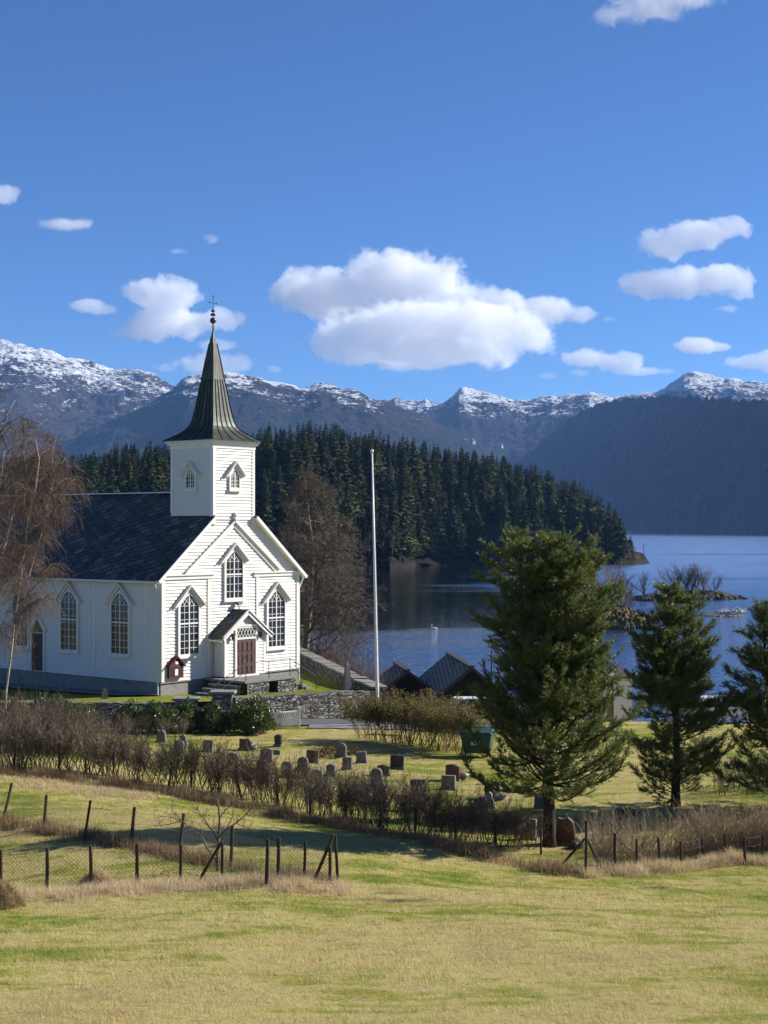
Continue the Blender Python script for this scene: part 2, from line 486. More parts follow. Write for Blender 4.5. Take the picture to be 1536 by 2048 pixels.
def mountain(name, prof, foot, ridge, a0, a1, na, nb, mt, amp, back=700, shape=0.85, freq=1.0, seed=0.0, woods=0.0):
    px = np.linspace(a0, a1, na)
    P = np.array(prof, float)
    ry = np.interp(px, P[:, 0], P[:, 1])
    fd = np.interp(px, *np.array(foot, float).T); rd = np.interp(px, *np.array(ridge, float).T)
    H = EYE + (HZ - ry) * rd / F
    t = np.concatenate([np.linspace(-0.06, 1, nb), np.linspace(1, 1.0 + 1, nb // 5)[1:]])
    T, PX = np.meshgrid(t, px, indexing='ij')
    D = np.where(T <= 1, fd + (rd - fd) * T, rd + (T - 1) * back)
    X = (PX - 768) / F * D
    front = np.where(T < 0, T * 1.5, np.clip(T, 0, 1) ** shape)
    hgt = np.where(T <= 1, front, 1 - 0.55 * (T - 1))
    Z = H * hgt
    nz = fbm(X * .0022 * freq + seed, D * .0022 * freq, 7, 0.52, 2.1, True) - 0.55
    fine = fbm(X * .02 * freq + seed, D * .02 * freq, 4, 0.55) - 0.5
    win = np.clip(hgt, 0, 1) * (1 - np.clip((hgt - 0.80) / 0.20, 0, 1) * 0.9)
    Z = Z + nz * amp * win + fine * amp * 0.20 * np.clip(hgt * 1.5, 0, 1)
    if woods: Z = Z + (fbm(X * .045 + seed, D * .045, 4, 0.6, 2.2, True) - .5) * woods * np.clip(hgt * 6, 0, 1)
    Z[T < 0] = np.minimum(Z[T < 0], -3)
    return tag(grid_mesh(name, X, D, Z, mt, smooth=True), kind='structure')

mountain("mountain", [(-400,640),(-100,668),(0,678),(30,686),(60,697),(100,706),(130,716),(170,722),(200,731),(235,734),(262,738),(290,745),(312,753),(340,768),(352,774),(420,800),(480,840),(560,890),(700,960)],
         [(-400,3600),(800,4300)], [(-400,5600),(800,6200)], -330, 640, 420, 230,
         mountain_mat("snowy_fell", 230, 680, brown=(.045,.034,.029), rock=(.055,.05,.048), conifer=0.36), 190, seed=3.1)
mountain("mountain", [(-100,1010),(60,930),(110,895),(160,872),(190,858),(220,845),(262,828),(300,808),(330,788),(350,774),(366,762),(382,755),(400,751),(412,756),(428,747),(445,748),(470,749),(500,752),(520,756),(548,765),(575,772),(598,775),(612,772),(626,769),(645,769),(662,773),(684,781),(705,784),(725,789),(742,795),(765,801),(790,810),(820,820),(860,836),(900,852),(950,878),(1000,908),(1060,950),(1200,1010)],
         [(-100,3200),(1200,3400)], [(-100,4300),(1200,4900)], -60, 1180, 560, 230,
         mountain_mat("birch_fell", 270, 500, brown=(.034,.026,.023), rock=(.046,.041,.04), conifer=0.46), 120, seed=11.7)
mountain("mountain", [(500,840),(600,815),(700,805),(760,803),(783,799),(790,795),(800,798),(812,798),(828,801),(842,798),(852,796),(862,803),(875,806),(890,806),(897,800),(906,794),(918,777),(930,774),(940,778),(952,783),(962,786),(975,786),(990,790),(1003,792),(1020,797),(1034,798),(1050,801),(1070,797),(1090,793),(1104,789),(1116,792),(1132,788),(1150,790),(1166,785),(1180,781),(1196,786),(1212,789),(1226,792),(1244,790),(1262,791),(1280,788),(1296,782),(1312,780),(1330,776),(1344,764),(1358,758),(1368,749),(1380,746),(1392,745),(1412,748),(1430,754),(1448,758),(1470,757),(1490,764),(1512,764),(1536,770),(1600,776),(1800,800)],
         [(500,4600),(1800,4300)], [(500,6800),(1800,5600)], 560, 1760, 620, 240,
         mountain_mat("snowy_range", 320, 590, brown=(.034,.027,.025), rock=(.048,.044,.042), conifer=0.47), 110, seed=27.9, freq=1.25)
mountain("mountain", [(900,1030),(960,1000),(1000,968),(1040,935),(1068,905),(1090,880),(1113,862),(1130,848),(1148,836),(1168,822),(1188,812),(1210,806),(1238,801),(1268,797),(1300,796),(1343,793),(1380,796),(1420,799),(1470,803),(1536,806),(1700,820),(1900,830)],
         [(900,5100),(1100,4500),(1250,3746),(1400,3050),(1536,2595),(1700,2250),(1900,2000)], [(900,5700),(1100,5100),(1250,4280),(1400,3560),(1536,3080),(1700,2700),(1900,2400)], 930, 1880, 480, 240,
         mountain_mat("dark_hillside", 420, 900, brown=(.050,.034,.026), dark=(.003,.007,.008), rock=(.075,.055,.04), conifer=0.50), 95, seed=41.3, shape=0.78, woods=26)

# ================================================================ clouds: real volumes far beyond the mountains
def cloud(label, dist, lobes, dens=0.009, na=0.55, res=1.0, group=None, thick=0.5, wisp=0.0):
    """lobes: (px, py, rx, ry) in photo pixels, turned into ellipsoids at the cloud's distance"""
    s = dist / F
    c = [((px - 768) * s, dist + oy, EYE + (HZ - py) * s, rx * s, max(rx, ry) * s * thick, ry * s) for (px, py, rx, ry, oy) in [(*l, 0)[:5] for l in lobes]]
    xs0 = min(a[0] - a[3] for a in c); xs1 = max(a[0] + a[3] for a in c)
    ys0 = min(a[1] - a[4] for a in c); ys1 = max(a[1] + a[4] for a in c)
    zs0 = min(a[2] - a[5] for a in c); zs1 = max(a[2] + a[5] for a in c)
    cen = Vector(((xs0 + xs1) / 2, (ys0 + ys1) / 2, (zs0 + zs1) / 2))
    mg = 1.22
    hx, hy, hz = (xs1 - xs0) / 2 * mg, (ys1 - ys0) / 2 * mg, (zs1 - zs0) / 2 * mg
    ng = bpy.data.node_groups.new("cloud_field", 'GeometryNodeTree')
    ng.interface.new_socket("Geometry", in_out='INPUT', socket_type='NodeSocketGeometry')
    ng.interface.new_socket("Geometry", in_out='OUTPUT', socket_type='NodeSocketGeometry')
    N = ng.nodes; Lk = ng.links
    go = N.new('NodeGroupOutput'); pos = N.new('GeometryNodeInputPosition')
    def M(op, a, b=0.0):
        n = N.new('ShaderNodeMath'); n.operation = op
        for sck, v in ((n.inputs[0], a), (n.inputs[1], b)):
            if hasattr(v, 'is_output'): Lk.new(v, sck)
            else: sck.default_value = v
        return n.outputs[0]
    cur = None
    for (x, y, z, rx, ry, rz) in c:
        a = N.new('ShaderNodeVectorMath'); a.operation = 'SUBTRACT'; Lk.new(pos.outputs[0], a.inputs[0]); a.inputs[1].default_value = (x - cen.x, y - cen.y, z - cen.z)
        b = N.new('ShaderNodeVectorMath'); b.operation = 'DIVIDE'; Lk.new(a.outputs[0], b.inputs[0]); b.inputs[1].default_value = (rx, ry, rz)
        l = N.new('ShaderNodeVectorMath'); l.operation = 'LENGTH'; Lk.new(b.outputs[0], l.inputs[0])
        v = M('SUBTRACT', 1.0, l.outputs['Value'])
        if cur is None: cur = v
        else:
            n = N.new('ShaderNodeMath'); n.operation = 'SMOOTH_MAX'; Lk.new(cur, n.inputs[0]); Lk.new(v, n.inputs[1]); n.inputs[2].default_value = 0.18; cur = n.outputs[0]
    sc = 1.0 / (s * 62)
    n1 = N.new('ShaderNodeTexNoise'); n1.inputs['Scale'].default_value = sc; n1.inputs['Detail'].default_value = 8; n1.inputs['Roughness'].default_value = 0.68; n1.inputs['Distortion'].default_value = 0.25 + wisp
    off = N.new('ShaderNodeVectorMath'); off.operation = 'ADD'; Lk.new(pos.outputs[0], off.inputs[0]); off.inputs[1].default_value = (cen.x * 1.3, cen.y, cen.z * 1.7)
    Lk.new(off.outputs[0], n1.inputs['Vector'])
    f = M('ADD', cur, M('MULTIPLY', M('SUBTRACT', n1.outputs[0], 0.53), na * 4))
    dn = N.new('ShaderNodeMapRange'); dn.inputs['From Min'].default_value = 0.0; dn.inputs['From Max'].default_value = 0.10 + wisp
    dn.inputs['To Min'].default_value = 0.0; dn.inputs['To Max'].default_value = 1.0; dn.clamp = True
    Lk.new(f, dn.inputs['Value'])
    vc = N.new('GeometryNodeVolumeCube')
    Lk.new(dn.outputs[0], vc.inputs['Density'])
    vc.inputs['Min'].default_value = (-hx, -hy, -hz); vc.inputs['Max'].default_value = (hx, hy, hz)
    vox = s * 1.9 / res
    for nm, hh in (('Resolution X', hx), ('Resolution Y', hy), ('Resolution Z', hz)):
        vc.inputs[nm].default_value = int(max(16, min(420, 2 * hh / vox)))
    sm = N.new('GeometryNodeSetMaterial'); Lk.new(vc.outputs[0], sm.inputs['Geometry'])
    m = bpy.data.materials.new("cloud_vapour"); m.use_nodes = True
    nt = m.node_tree; nt.nodes.remove(nt.nodes['Principled BSDF'])
    pv = nt.nodes.new('ShaderNodeVolumePrincipled')
    pv.inputs['Color'].default_value = (.985, .985, .99, 1); pv.inputs['Density'].default_value = dens; pv.inputs['Anisotropy'].default_value = 0.0
    out = [n for n in nt.nodes if n.type == 'OUTPUT_MATERIAL'][0]
    nt.links.new(pv.outputs[0], out.inputs['Volume'])
    sm.inputs['Material'].default_value = m
    Lk.new(sm.outputs[0], go.inputs[0])
    me = bpy.data.volumes.new("cloud"); me.materials.append(m)
    o = bpy.data.objects.new("cloud", me); link(o); o.location = cen
    md = o.modifiers.new("field", 'NODES'); md.node_group = ng
    return tag(o, label, "cloud", "white clouds over the fjord mountains")

CD = 9500
cloud("largest white cloud, flat grey base, above the middle of the snowy mountains", CD,
      [(680,590,135,58),(775,560,120,62),(860,575,105,55),(925,600,75,48),(610,580,66,46),(1010,618,80,36),(1090,622,85,30),(1150,628,45,20),
       (800,690,150,50,-800),(910,690,150,56,-800),(1000,700,85,45,-800),(700,715,90,36,-800),(850,728,200,36,-800)])
cloud("two-lobed white cloud left of the steeple tip", CD, [(325,590,85,38),(290,585,52,32),(330,645,105,38),(270,665,55,20),(430,640,66,24)], dens=.008)
cloud("small white cloud puff at far left above the bare birches", CD, [(168,610,36,15),(205,619,32,9)], dens=.010, na=.6)
cloud("white cloud directly behind the church steeple, over the ridge", CD, [(415,728,60,26),(470,726,44,24),(440,690,40,12)], dens=.008)
cloud("upper one of the two stacked white clouds at the right", CD, [(1330,485,64,36),(1400,470,70,34),(1455,455,48,28)])
cloud("lower one of the two stacked white clouds at the right", CD, [(1300,570,66,28),(1370,560,80,38),(1440,555,72,36),(1480,575,34,26)])
cloud("ragged low white cloud above the right snowy ridge", CD, [(1180,718,54,20),(1240,726,58,24),(1300,742,46,11),(1160,745,24,9)], dens=.008, na=.65)
cloud("thin small cloud wisp between the stacked clouds and the right summit", CD, [(1385,690,56,17),(1430,694,28,9)], dens=.012, na=.65)
cloud("white cloud cut by the right edge above the snowy summit", CD, [(1500,724,56,19),(1560,722,60,24)], dens=.008)
cloud("wispy cloud at the very top of the sky", CD, [(1290,12,90,32),(1380,-8,80,28),(1215,30,40,24)], dens=.008, na=.7, wisp=.5)
cloud("small cloud at the left edge high above the mountain", CD, [(8,388,44,24)], dens=.008)
cloud("thin flat cloud streak high above the left snowy mountain", CD, [(138,447,60,13)], dens=.009, na=.65, wisp=.3)

for lb, lobes in (("faint scrap of cloud under the lower stacked cloud at the right", [(1450,617,26,9)]),("tiny faint cloud scrap right of the largest cloud", [(1222,638,20,9)]),
                  ("faint cloud scrap left of the steeple cloud, over the left ridge", [(325,735,26,11)]),("small cloud scrap just right of the steeple over the ridge", [(546,737,16,9)]),
                  ("tiny puff between the largest cloud and the ragged low cloud", [(1096,752,22,8)]),("very faint high wisp above the two-lobed cloud", [(358,502,26,9)]),
                  ("very faint high wisp up and right of the two-lobed cloud", [(424,478,22,12)]),("torn wisp at the lower right edge of the largest cloud", [(1075,690,30,16),(1058,668,20,14)])):
    cloud(lb, CD - 900 if "torn" in lb else CD, lobes, dens=.006, na=.75, wisp=.3)

# ================================================================ haze
hz_m = bpy.data.materials.new("valley_haze"); hz_m.use_nodes = True
_nt = hz_m.node_tree; _nt.nodes.remove(_nt.nodes['Principled BSDF'])
_pv = _nt.nodes.new('ShaderNodeVolumePrincipled')
_pv.inputs['Color'].default_value = (.27, .52, 1.0, 1); _pv.inputs['Density'].default_value = 4.2e-5; _pv.inputs['Anisotropy'].default_value = 0.0
_nt.links.new(_pv.outputs[0], [n for n in _nt.nodes if n.type == 'OUTPUT_MATERIAL'][0].inputs['Volume'])
hb = MB(); hb.box(-6500, 6500, -200, 8400, -60, 800)
tag(hb.build("haze", hz_m), "thin blue haze over the fjord", kind='stuff')
# ================================================================ church
def white_paint(name, c=(.74, .71, .66)):
    m = mat(name, c, 0.55, 0.3)
    p = coords(m, (1, 1, .35), kind='Object')
    n = noise(m, p, 1.6, 6, 0.7)
    n2 = noise(m, coords(m, (6, 6, .25), kind='Object'), 2.0, 4, 0.6)
    a = mix(m, math_(m, 'MULTIPLY', ramp(m, n2, [(.52, (0,)*3), (.8, (1,)*3)]), .35), c, tuple(k * .72 for k in c))
    set_col(m, mix(m, math_(m, 'MULTIPLY', ramp(m, n, [(.5, (0,)*3), (.75, (1,)*3)]), .25), a, (c[0] * .82, c[1] * .8, c[2] * .74)))
    bump(m, noise(m, coords(m, (.6, .6, 9), kind='Object'), 6, 4), 0.15, 0.01)
    return m
m_white = white_paint("white_painted_boards")
m_trim = white_paint("white_painted_trim", (.76, .735, .685))
m_glass = mat("old_window_glass", (.012, .013, .018), 0.08, 0.5)
bump(m_glass, noise(m_glass, coords(m_glass, kind='Object'), 2.2, 2), 0.06, 0.05)
m_door = varied("brown_painted_door", (.075, .038, .03), (.10, .052, .042), 2.5, 0.55, 0.3, 0.2, 0.005, stretch=(1, 1, .15))
m_iron = mat("black_iron", (.02, .02, .022), 0.5, 0.4)
m_conc = varied("rendered_foundation", (.16, .155, .145), (.27, .26, .24), 1.6, 0.9, 0.1, 0.5, 0.02, c3=(.20, .19, .165))
m_zinc = mat("zinc_flashing", (.42, .44, .47), 0.4, 0.5, 0.6)

def slate_mat(name, cA=(.028, .026, .023), cB=(.10, .096, .086), cC=(.28, .27, .24), size=0.42, skew=0.5):
    """rhombic slates laid in diagonal courses; UV in metres"""
    m = mat(name, cA, 0.65, 0.2)
    t = nd(m, 'ShaderNodeTexCoord'); mp = nd(m, 'ShaderNodeMapping')
    mp.inputs['Rotation'].default_value = (0, 0, skew); lk(m, t.outputs['UV'], mp.inputs['Vector'])
    br = nd(m, 'ShaderNodeTexBrick'); lk(m, mp.outputs[0], br.inputs['Vector'])
    br.inputs['Scale'].default_value = 1.0; br.inputs['Brick Width'].default_value = size * 1.5; br.inputs['Row Height'].default_value = size
    br.inputs['Mortar Size'].default_value = 0.03; br.inputs['Mortar Smooth'].default_value = 0.2; br.inputs['Bias'].default_value = -0.1
    br.inputs['Color1'].default_value = (0.1, 0.1, 0.1, 1); br.inputs['Color2'].default_value = (0.9, 0.9, 0.9, 1); br.inputs['Mortar'].default_value = (0, 0, 0, 1)
    n = noise(m, t.outputs['UV'], 0.55, 5, 0.65)
    mp2 = nd(m, 'ShaderNodeMapping'); mp2.inputs['Scale'].default_value = (1, .25, 1); mp2.inputs['Rotation'].default_value = (0, 0, skew); lk(m, t.outputs['UV'], mp2.inputs['Vector'])
    n2 = noise(m, mp2.outputs[0], 3.5, 4, 0.7)
    f = math_(m, 'ADD', math_(m, 'MULTIPLY', br.outputs['Color'], .35), math_(m, 'ADD', math_(m, 'MULTIPLY', n, .55), math_(m, 'MULTIPLY', n2, .35)))
    col = ramp(m, f, [(.35, cA), (.66, cB), (.92, cC)])
    set_col(m, mix(m, br.outputs['Fac'], col, (.006, .006, .007)))
    sep = nd(m, 'ShaderNodeSeparateXYZ'); lk(m, mp.outputs[0], sep.inputs[0])
    saw = math_(m, 'FRACT', math_(m, 'DIVIDE', sep.outputs[1], size))
    hgt = math_(m, 'ADD', math_(m, 'MULTIPLY', math_(m, 'SUBTRACT', 1.0, saw), 1.0), math_(m, 'MULTIPLY', br.outputs['Fac'], -.6))
    bump(m, math_(m, 'ADD', hgt, math_(m, 'MULTIPLY', n2, .5)), 0.7, 0.05)
    return m
m_slate = slate_mat("roof_slate", size=.42, skew=-.42)
m_slate2 = slate_mat("porch_slate", (.045, .055, .05), (.085, .095, .085), (.14, .15, .135), size=.4, skew=-.42)

def slope(name, pts, mats, parent, thick=0.10, uvs=None):
    """a roof slope: quad pts (eave0, eave1, ridge1, ridge0), thickened below, with metre UVs"""
    A = [Vector(p) for p in pts]
    n = (A[1] - A[0]).cross(A[3] - A[0]).normalized()
    if n.z < 0: n = -n
    mb = MB(); Bp = [p - n * thick for p in A]
    mb.prism(Bp, A)
    o = mb.build(name, mats, parent)
    me = o.data; uv = me.uv_layers.new(name="UVMap")
    u = (A[1] - A[0]).normalized(); v = (A[3] - A[0]) - u * (A[3] - A[0]).dot(u); v.normalize()
    for l in me.loops:
        p = me.vertices[l.vertex_index].co - A[0]
        uv.data[l.index].uv = (p.dot(u), p.dot(v))
    return o

ANG = math.radians(51.1)
W_, ZS, ZE, AP = 10.93, 5.72, 11.35, 15.85       # facade width, siding foot, eave, gable apex
TW0, TW1, TD = 3.82, 7.08, 3.25                  # tower
church = thing("church", "white wooden church with slate roof, square steeple tower and copper spire", "church", (-11.89, 82, 0), ANG)

def clap(mb, P, x0f, x1f, z0, z1, step=0.182, lap=0.052, m=0):
    """lapped weatherboards between z0 and z1; x0f/x1f give the ends at a height; P(u,n,z) maps"""
    z = z0
    while z < z1 - 1e-4:
        t = min(z + step, z1)
        a0, a1, b0, b1 = x0f(z), x1f(z), x0f(t), x1f(t)
        if b1 - b0 < 0.02: b0 = b1 = (b0 + b1) / 2
        mb.poly([P(a0, lap, z), P(a1, lap, z), P(b1, 0.004, t), P(b0, 0.004, t)], m)
        mb.poly([P(a0, 0, z), P(a1, 0, z), P(a1, lap, z), P(a0, lap, z)], m)
        z = t

PF = lambda u, n, z: (u, -n, z)                  # facade
PS = lambda u, n, z: (-n, u, z)                  # left long wall
NL = 27.0
# siding: one mesh per wall
wb = MB(); roofz = lambda w: ZE + (AP - ZE) * (1 - abs(w - W_ / 2) / (W_ / 2))
clap(wb, PF, lambda z: 0 if z < ZE else (z - ZE) / (AP - ZE) * W_ / 2, lambda z: W_ if z < ZE else W_ - (z - ZE) / (AP - ZE) * W_ / 2, ZS, AP)
wb.build("front_wall", m_white, church)
wb = MB(); clap(wb, PS, lambda z: 0, lambda z: NL, ZS, ZE); wb.build("side_wall", m_white, church)
wb = MB()
wb.poly([(W_, 0, ZS), (W_, NL, ZS), (W_, NL, ZE), (W_, 0, ZE)]); wb.poly([(0, NL, ZS), (W_, NL, ZS), (W_, NL, ZE), (W_ / 2, NL, AP), (0, NL, ZE)])
wb.build("rear_wall", m_white, church)
fb = MB(); fb.box(.03, W_ - .03, .03, NL - .03, 3.6, ZS - .012); fb.box(-.03, W_ + .03, -.05, NL, ZS - .075, ZS - .012); fb.build("foundation", m_conc, church)

# trim boards
tb = MB()
def plank(mb, P, u0, u1, z0, z1, n0=.0, n1=.06, m=0):
    a = [P(u0, n0, z0), P(u1, n0, z0), P(u1, n0, z1), P(u0, n0, z1)]; b = [P(u0, n1, z0), P(u1, n1, z0), P(u1, n1, z1), P(u0, n1, z1)]
    mb.prism(a, b, m)
def diag(mb, P, u0, z0, u1, z1, w, n0, n1, m=0):
    d = Vector((u1 - u0, z1 - z0)); l = d.length; d /= l; q = Vector((-d.y, d.x)) * (w / 2)
    pts = [(u0 - q.x, z0 - q.y), (u1 - q.x, z1 - q.y), (u1 + q.x, z1 + q.y), (u0 + q.x, z0 + q.y)]
    mb.prism([P(u, n0, z) for u, z in pts], [P(u, n1, z) for u, z in pts], m)
for a, b, u0, u1 in ((0.0, 3.86, 0, 3.42), (W_ - 3.86, W_, W_ - .24, W_ - 3.66)):
    tb = MB()
    for u in (u0, u1): plank(tb, PF, u, u + .24, ZS, ZE + (-.1 if 1 < u < W_ - 1 else .05), 0, .074)
    plank(tb, PF, a, b, ZE - .18, ZE + .02, 0, .10); plank(tb, PF, a - .02, b + .03, ZE + .02, ZE + .09, 0, .17)
    tb.build("front_trim", m_trim, church)
tb = MB()
for s in (1, -1):
    ctr = W_ / 2
    diag(tb, PF, ctr - s * 3.68, 11.38, ctr + s * .0, 14.16, .26, 0, .10)
    diag(tb, PF, ctr - s * 3.72, 11.56, ctr + s * .02, 14.36, .09, 0, .20)
tb.lathe([(.10, 0), (.12, .08), (.05, .14), (.09, .26), (.14, .34), (.06, .42), (.02, .52)], (W_ / 2, -.16, 14.36), 8)
tb.build("gable_chevron", m_trim, church)
tb = MB()
plank(tb, PS, 0, .22, ZS, ZE, 0, .058)
for t in (1.09, 5.32, 9.9, 13.9, 18.2, 22.5): plank(tb, PS, t - .11, t + .11, ZS, ZE, 0, .05)
plank(tb, PS, 0, NL, ZE - .28, ZE - .02, 0, .075)
tb.build("side_trim", m_trim, church)

# main roof
sl_ = (AP - ZE) / (W_ / 2); EO = .38
for s in (0, 1):
    xe = -EO if s == 0 else W_ + EO; ze = ZE - EO * sl_
    pts = [(xe, NL + .3, ze + .14), (xe, -.32, ze + .14), (W_ / 2, -.32, AP + .14), (W_ / 2, NL + .3, AP + .14)]
    # keep the slates clear of the tower: two pieces, behind it and beside it
    if s == 0:
        xk = TW0; zk = ZE + xk * sl_
        r_ = slope("roof", [(xe, NL + .3, ze + .14), (xe, TD - .02, ze + .14), (W_ / 2, TD - .02, AP + .14), (W_ / 2, NL + .3, AP + .14)], m_slate, church)
        slope("roof_beside_tower", [(xe, TD - .02, ze + .14), (xe, -.32, ze + .14), (xk, -.32, zk + .14), (xk, TD - .02, zk + .14)], m_slate, church)
    else:
        xk = TW1; zk = ZE + (W_ - xk) * sl_
        slope("roof", [(xe, TD - .02, ze + .14), (xe, NL + .3, ze + .14), (W_ / 2, NL + .3, AP + .14), (W_ / 2, TD - .02, AP + .14)], m_slate, church)
        slope("roof_beside_tower", [(xe, -.32, ze + .14), (xe, TD - .02, ze + .14), (xk, TD - .02, zk + .14), (xk, -.32, zk + .14)], m_slate, church)
rc = MB(); rc.bar((W_ / 2, TD, AP + .16), (W_ / 2, NL + .32, AP + .16), .30, .06); rc.build("ridge_cap", m_zinc, church)
for s in (1, -1):
    bb = MB(); ctr = W_ / 2; xo = ctr + EO + .02
    diag(bb, lambda u, n, z: (u, -n, z), ctr - s * xo, ZE - EO * sl_ + .02, ctr - s * 1.62, AP - 1.62 * sl_ + .04, .18, .27, .335)
    diag(bb, lambda u, n, z: (u, -n, z), ctr - s * xo, ZE - EO * sl_ + .0, ctr - s * 1.62, AP - 1.62 * sl_ + .02, .12, .002, .268)
    bb.build("bargeboard", m_trim, church)
gt = MB()
gt.tube([(-EO - .06, -.3, ZE - EO * sl_ + .02), (-EO - .06, NL, ZE - EO * sl_ + .02)], .065, 8)
gt.tube([(-EO - .06, -.02, ZE - .34), (-.25, .12, ZE - .62), (-.10, .12, ZE - .8), (-.10, .12, 5.0)], .045, 8)
gt.tube([(W_ + EO, -.02, ZE - .34), (W_ + .22, .05, ZE - .75), (W_ + .1, .05, ZE - .95), (W_ + .1, .05, 5.0)], .045, 8)
gt.build("gutter", m_trim, church)

# ---------------- windows
def arch_pts(w, zs, za, n=7):
    """right half of a pointed arch from the spring to the apex (u, z)"""
    return [(w * math.cos(k / n * math.pi / 2) ** .9, zs + (za - zs) * math.sin(k / n * math.pi / 2) ** 1.0 * (k / n * .25 + .75)) for k in range(n + 1)]
def gothic(name, P, uc, w, z0, zs, za, hood, parent, rows, transom=None, hoodw=.24, casing=.15, dep=.135):
    """pointed window: glass is the part; frame, glazing bars, hood and sill hang below it"""
    h = w / 2
    k = 8
    R = [(h * (1 - (i / k) ** 1.7), zs + (za - zs) * (i / k)) for i in range(k + 1)]
    out = [(-h, z0), (h, z0)] + R + [(-u, z) for u, z in R[::-1][1:]]
    g = MB(); g.prism([P(uc + u, .020, z) for u, z in out], [P(uc + u, .062, z) for u, z in out]); gl = g.build("window", m_glass, parent)
    fr = MB(); o2 = h + casing
    plank(fr, P, uc - o2, uc - h, z0 - .02, zs + .12, 0, dep); plank(fr, P, uc + h, uc + o2, z0 - .02, zs + .12, 0, dep)
    # spandrels between arch and hood
    for s in (1, -1):
        poly = [(s * h, zs)] + [(s * u, z) for u, z in R[1:]] + [(0, za + casing * 1.25), (s * o2, zs + .10)]
        if s < 0: poly = poly[::-1]
        fr.prism([P(uc + u, 0, z) for u, z in poly], [P(uc + u, dep - .004, z) for u, z in poly])
    fr.build("frame", m_trim, gl)
    si = MB(); plank(si, P, uc - o2 - .04, uc + o2 + .04, z0 - .16, z0 - .02, 0, dep + .05); plank(si, P, uc - h, uc + h, z0 - .02, z0 + .06, .062, .11); si.build("sill", m_trim, gl)
    bars = MB(); zt_ = transom
    plank(bars, P, uc - .034, uc + .034, z0 + .06, za - .05, .0625, .104)
    if zt_: plank(bars, P, uc - h, uc + h, zt_ - .04, zt_ + .04, .0625, .110)
    for u in (-h / 2, h / 2): plank(bars, P, uc + u - .012, uc + u + .012, z0 + .06, zs, .0625, .09)
    for z in rows: plank(bars, P, uc - h, uc + h, z - .012, z + .012, .0625, .086)
    for s in (1, -1):           # tracery: two small pointed arches
        q = [(0, zs), (s * h * .12, zs + (za - zs) * .30), (s * h * .42, zs + (za - zs) * .62)]
        q2 = [(s * h, zs), (s * h * .80, zs + (za - zs) * .30), (s * h * .42, zs + (za - zs) * .62)]
        q3 = [(s * h * .5, zs), (s * h * .42, zs + (za - zs) * .3), (s * h * .12, zs + (za - zs) * .68)]
        q4 = [(s * h * .5, zs), (s * h * .58, zs + (za - zs) * .28), (s * h * .66, zs + (za - zs) * .42)]
        for c_ in (q, q2, q3, q4):
            for a, b in zip(c_[:-1], c_[1:]): diag(bars, P, uc + a[0], a[1], uc + b[0], b[1], .026, .0625, .088)
    bars.build("glazing_bars", m_trim, gl)
    hd = MB(); zh = za + casing * 1.25
    # gabled hood running out past the casing, with a thin projecting drip board
    ue = o2 + .22; ze = hood - (hood - zh) ; dz = hood - zs
    sl2 = (hood - (zs - .02)) / ue
    for s in (1, -1):
        diag(hd, P, uc + s * ue, hood - ue * sl2 + .0, uc - s * .02, hood, hoodw * .62, 0, dep + .02)
        diag(hd, P, uc + s * (ue + .06), hood - ue * sl2 + .06, uc - s * .02, hood + .12, .06, 0, dep + .16)
    hd.build("hood", m_trim, gl)
    return gl
def rows_(z0, zs, n): return [z0 + (zs - z0) * i / n for i in range(1, n)]
FRW = dict(w=1.38, z0=7.06, zs=9.70, za=10.33, hood=10.72, rows=rows_(7.06, 9.75, 7) + [9.72], transom=8.77)
gothic("window", PF, 2.0, parent=church, **FRW)
gothic("window", PF, W_ - 2.0, parent=church, **FRW)
gothic("window", PF, W_ / 2, parent=church, w=1.30, z0=9.98, zs=12.05, za=12.62, hood=12.98, rows=rows_(9.98, 12.05, 5) + [12.07], transom=11.35)
for t in (3.15, 7.42, 11.75, 16.0, 20.3):
    gothic("window", PS, t, parent=church, w=1.36, z0=7.05, zs=9.75, za=10.42, hood=10.88, rows=rows_(7.05, 9.8, 7) + [9.76], transom=8.8)
# side door
sdw = MB(); plank(sdw, PS, 9.72, 10.72, ZS + .05, 7.9, .03, .07)
for i in (0, 1):
    for j in (0, 1, 2): plank(sdw, PS, 9.78 + i * .48, 10.18 + i * .48, ZS + .15 + j * .7, ZS + .72 + j * .7, .07, .09)
sdo = sdw.build("side_door", m_door, church)
sdf = MB(); plank(sdf, PS, 9.56, 9.72, ZS, 8.0, 0, .1); plank(sdf, PS, 10.72, 10.88, ZS, 8.0, 0, .1)
for s in (1, -1): diag(sdf, PS, 10.22 + s * .75, 8.0, 10.22, 8.9, .2, 0, .12)
sdf.build("frame", m_trim, sdo)
sg = MB(); sg.prism([PS(9.74, .03, 7.95), PS(10.7, .03, 7.95), PS(10.22, .03, 8.75)], [PS(9.74, .065, 7.95), PS(10.7, .065, 7.95), PS(10.22, .065, 8.75)]); sg.build("pane", m_glass, sdo)

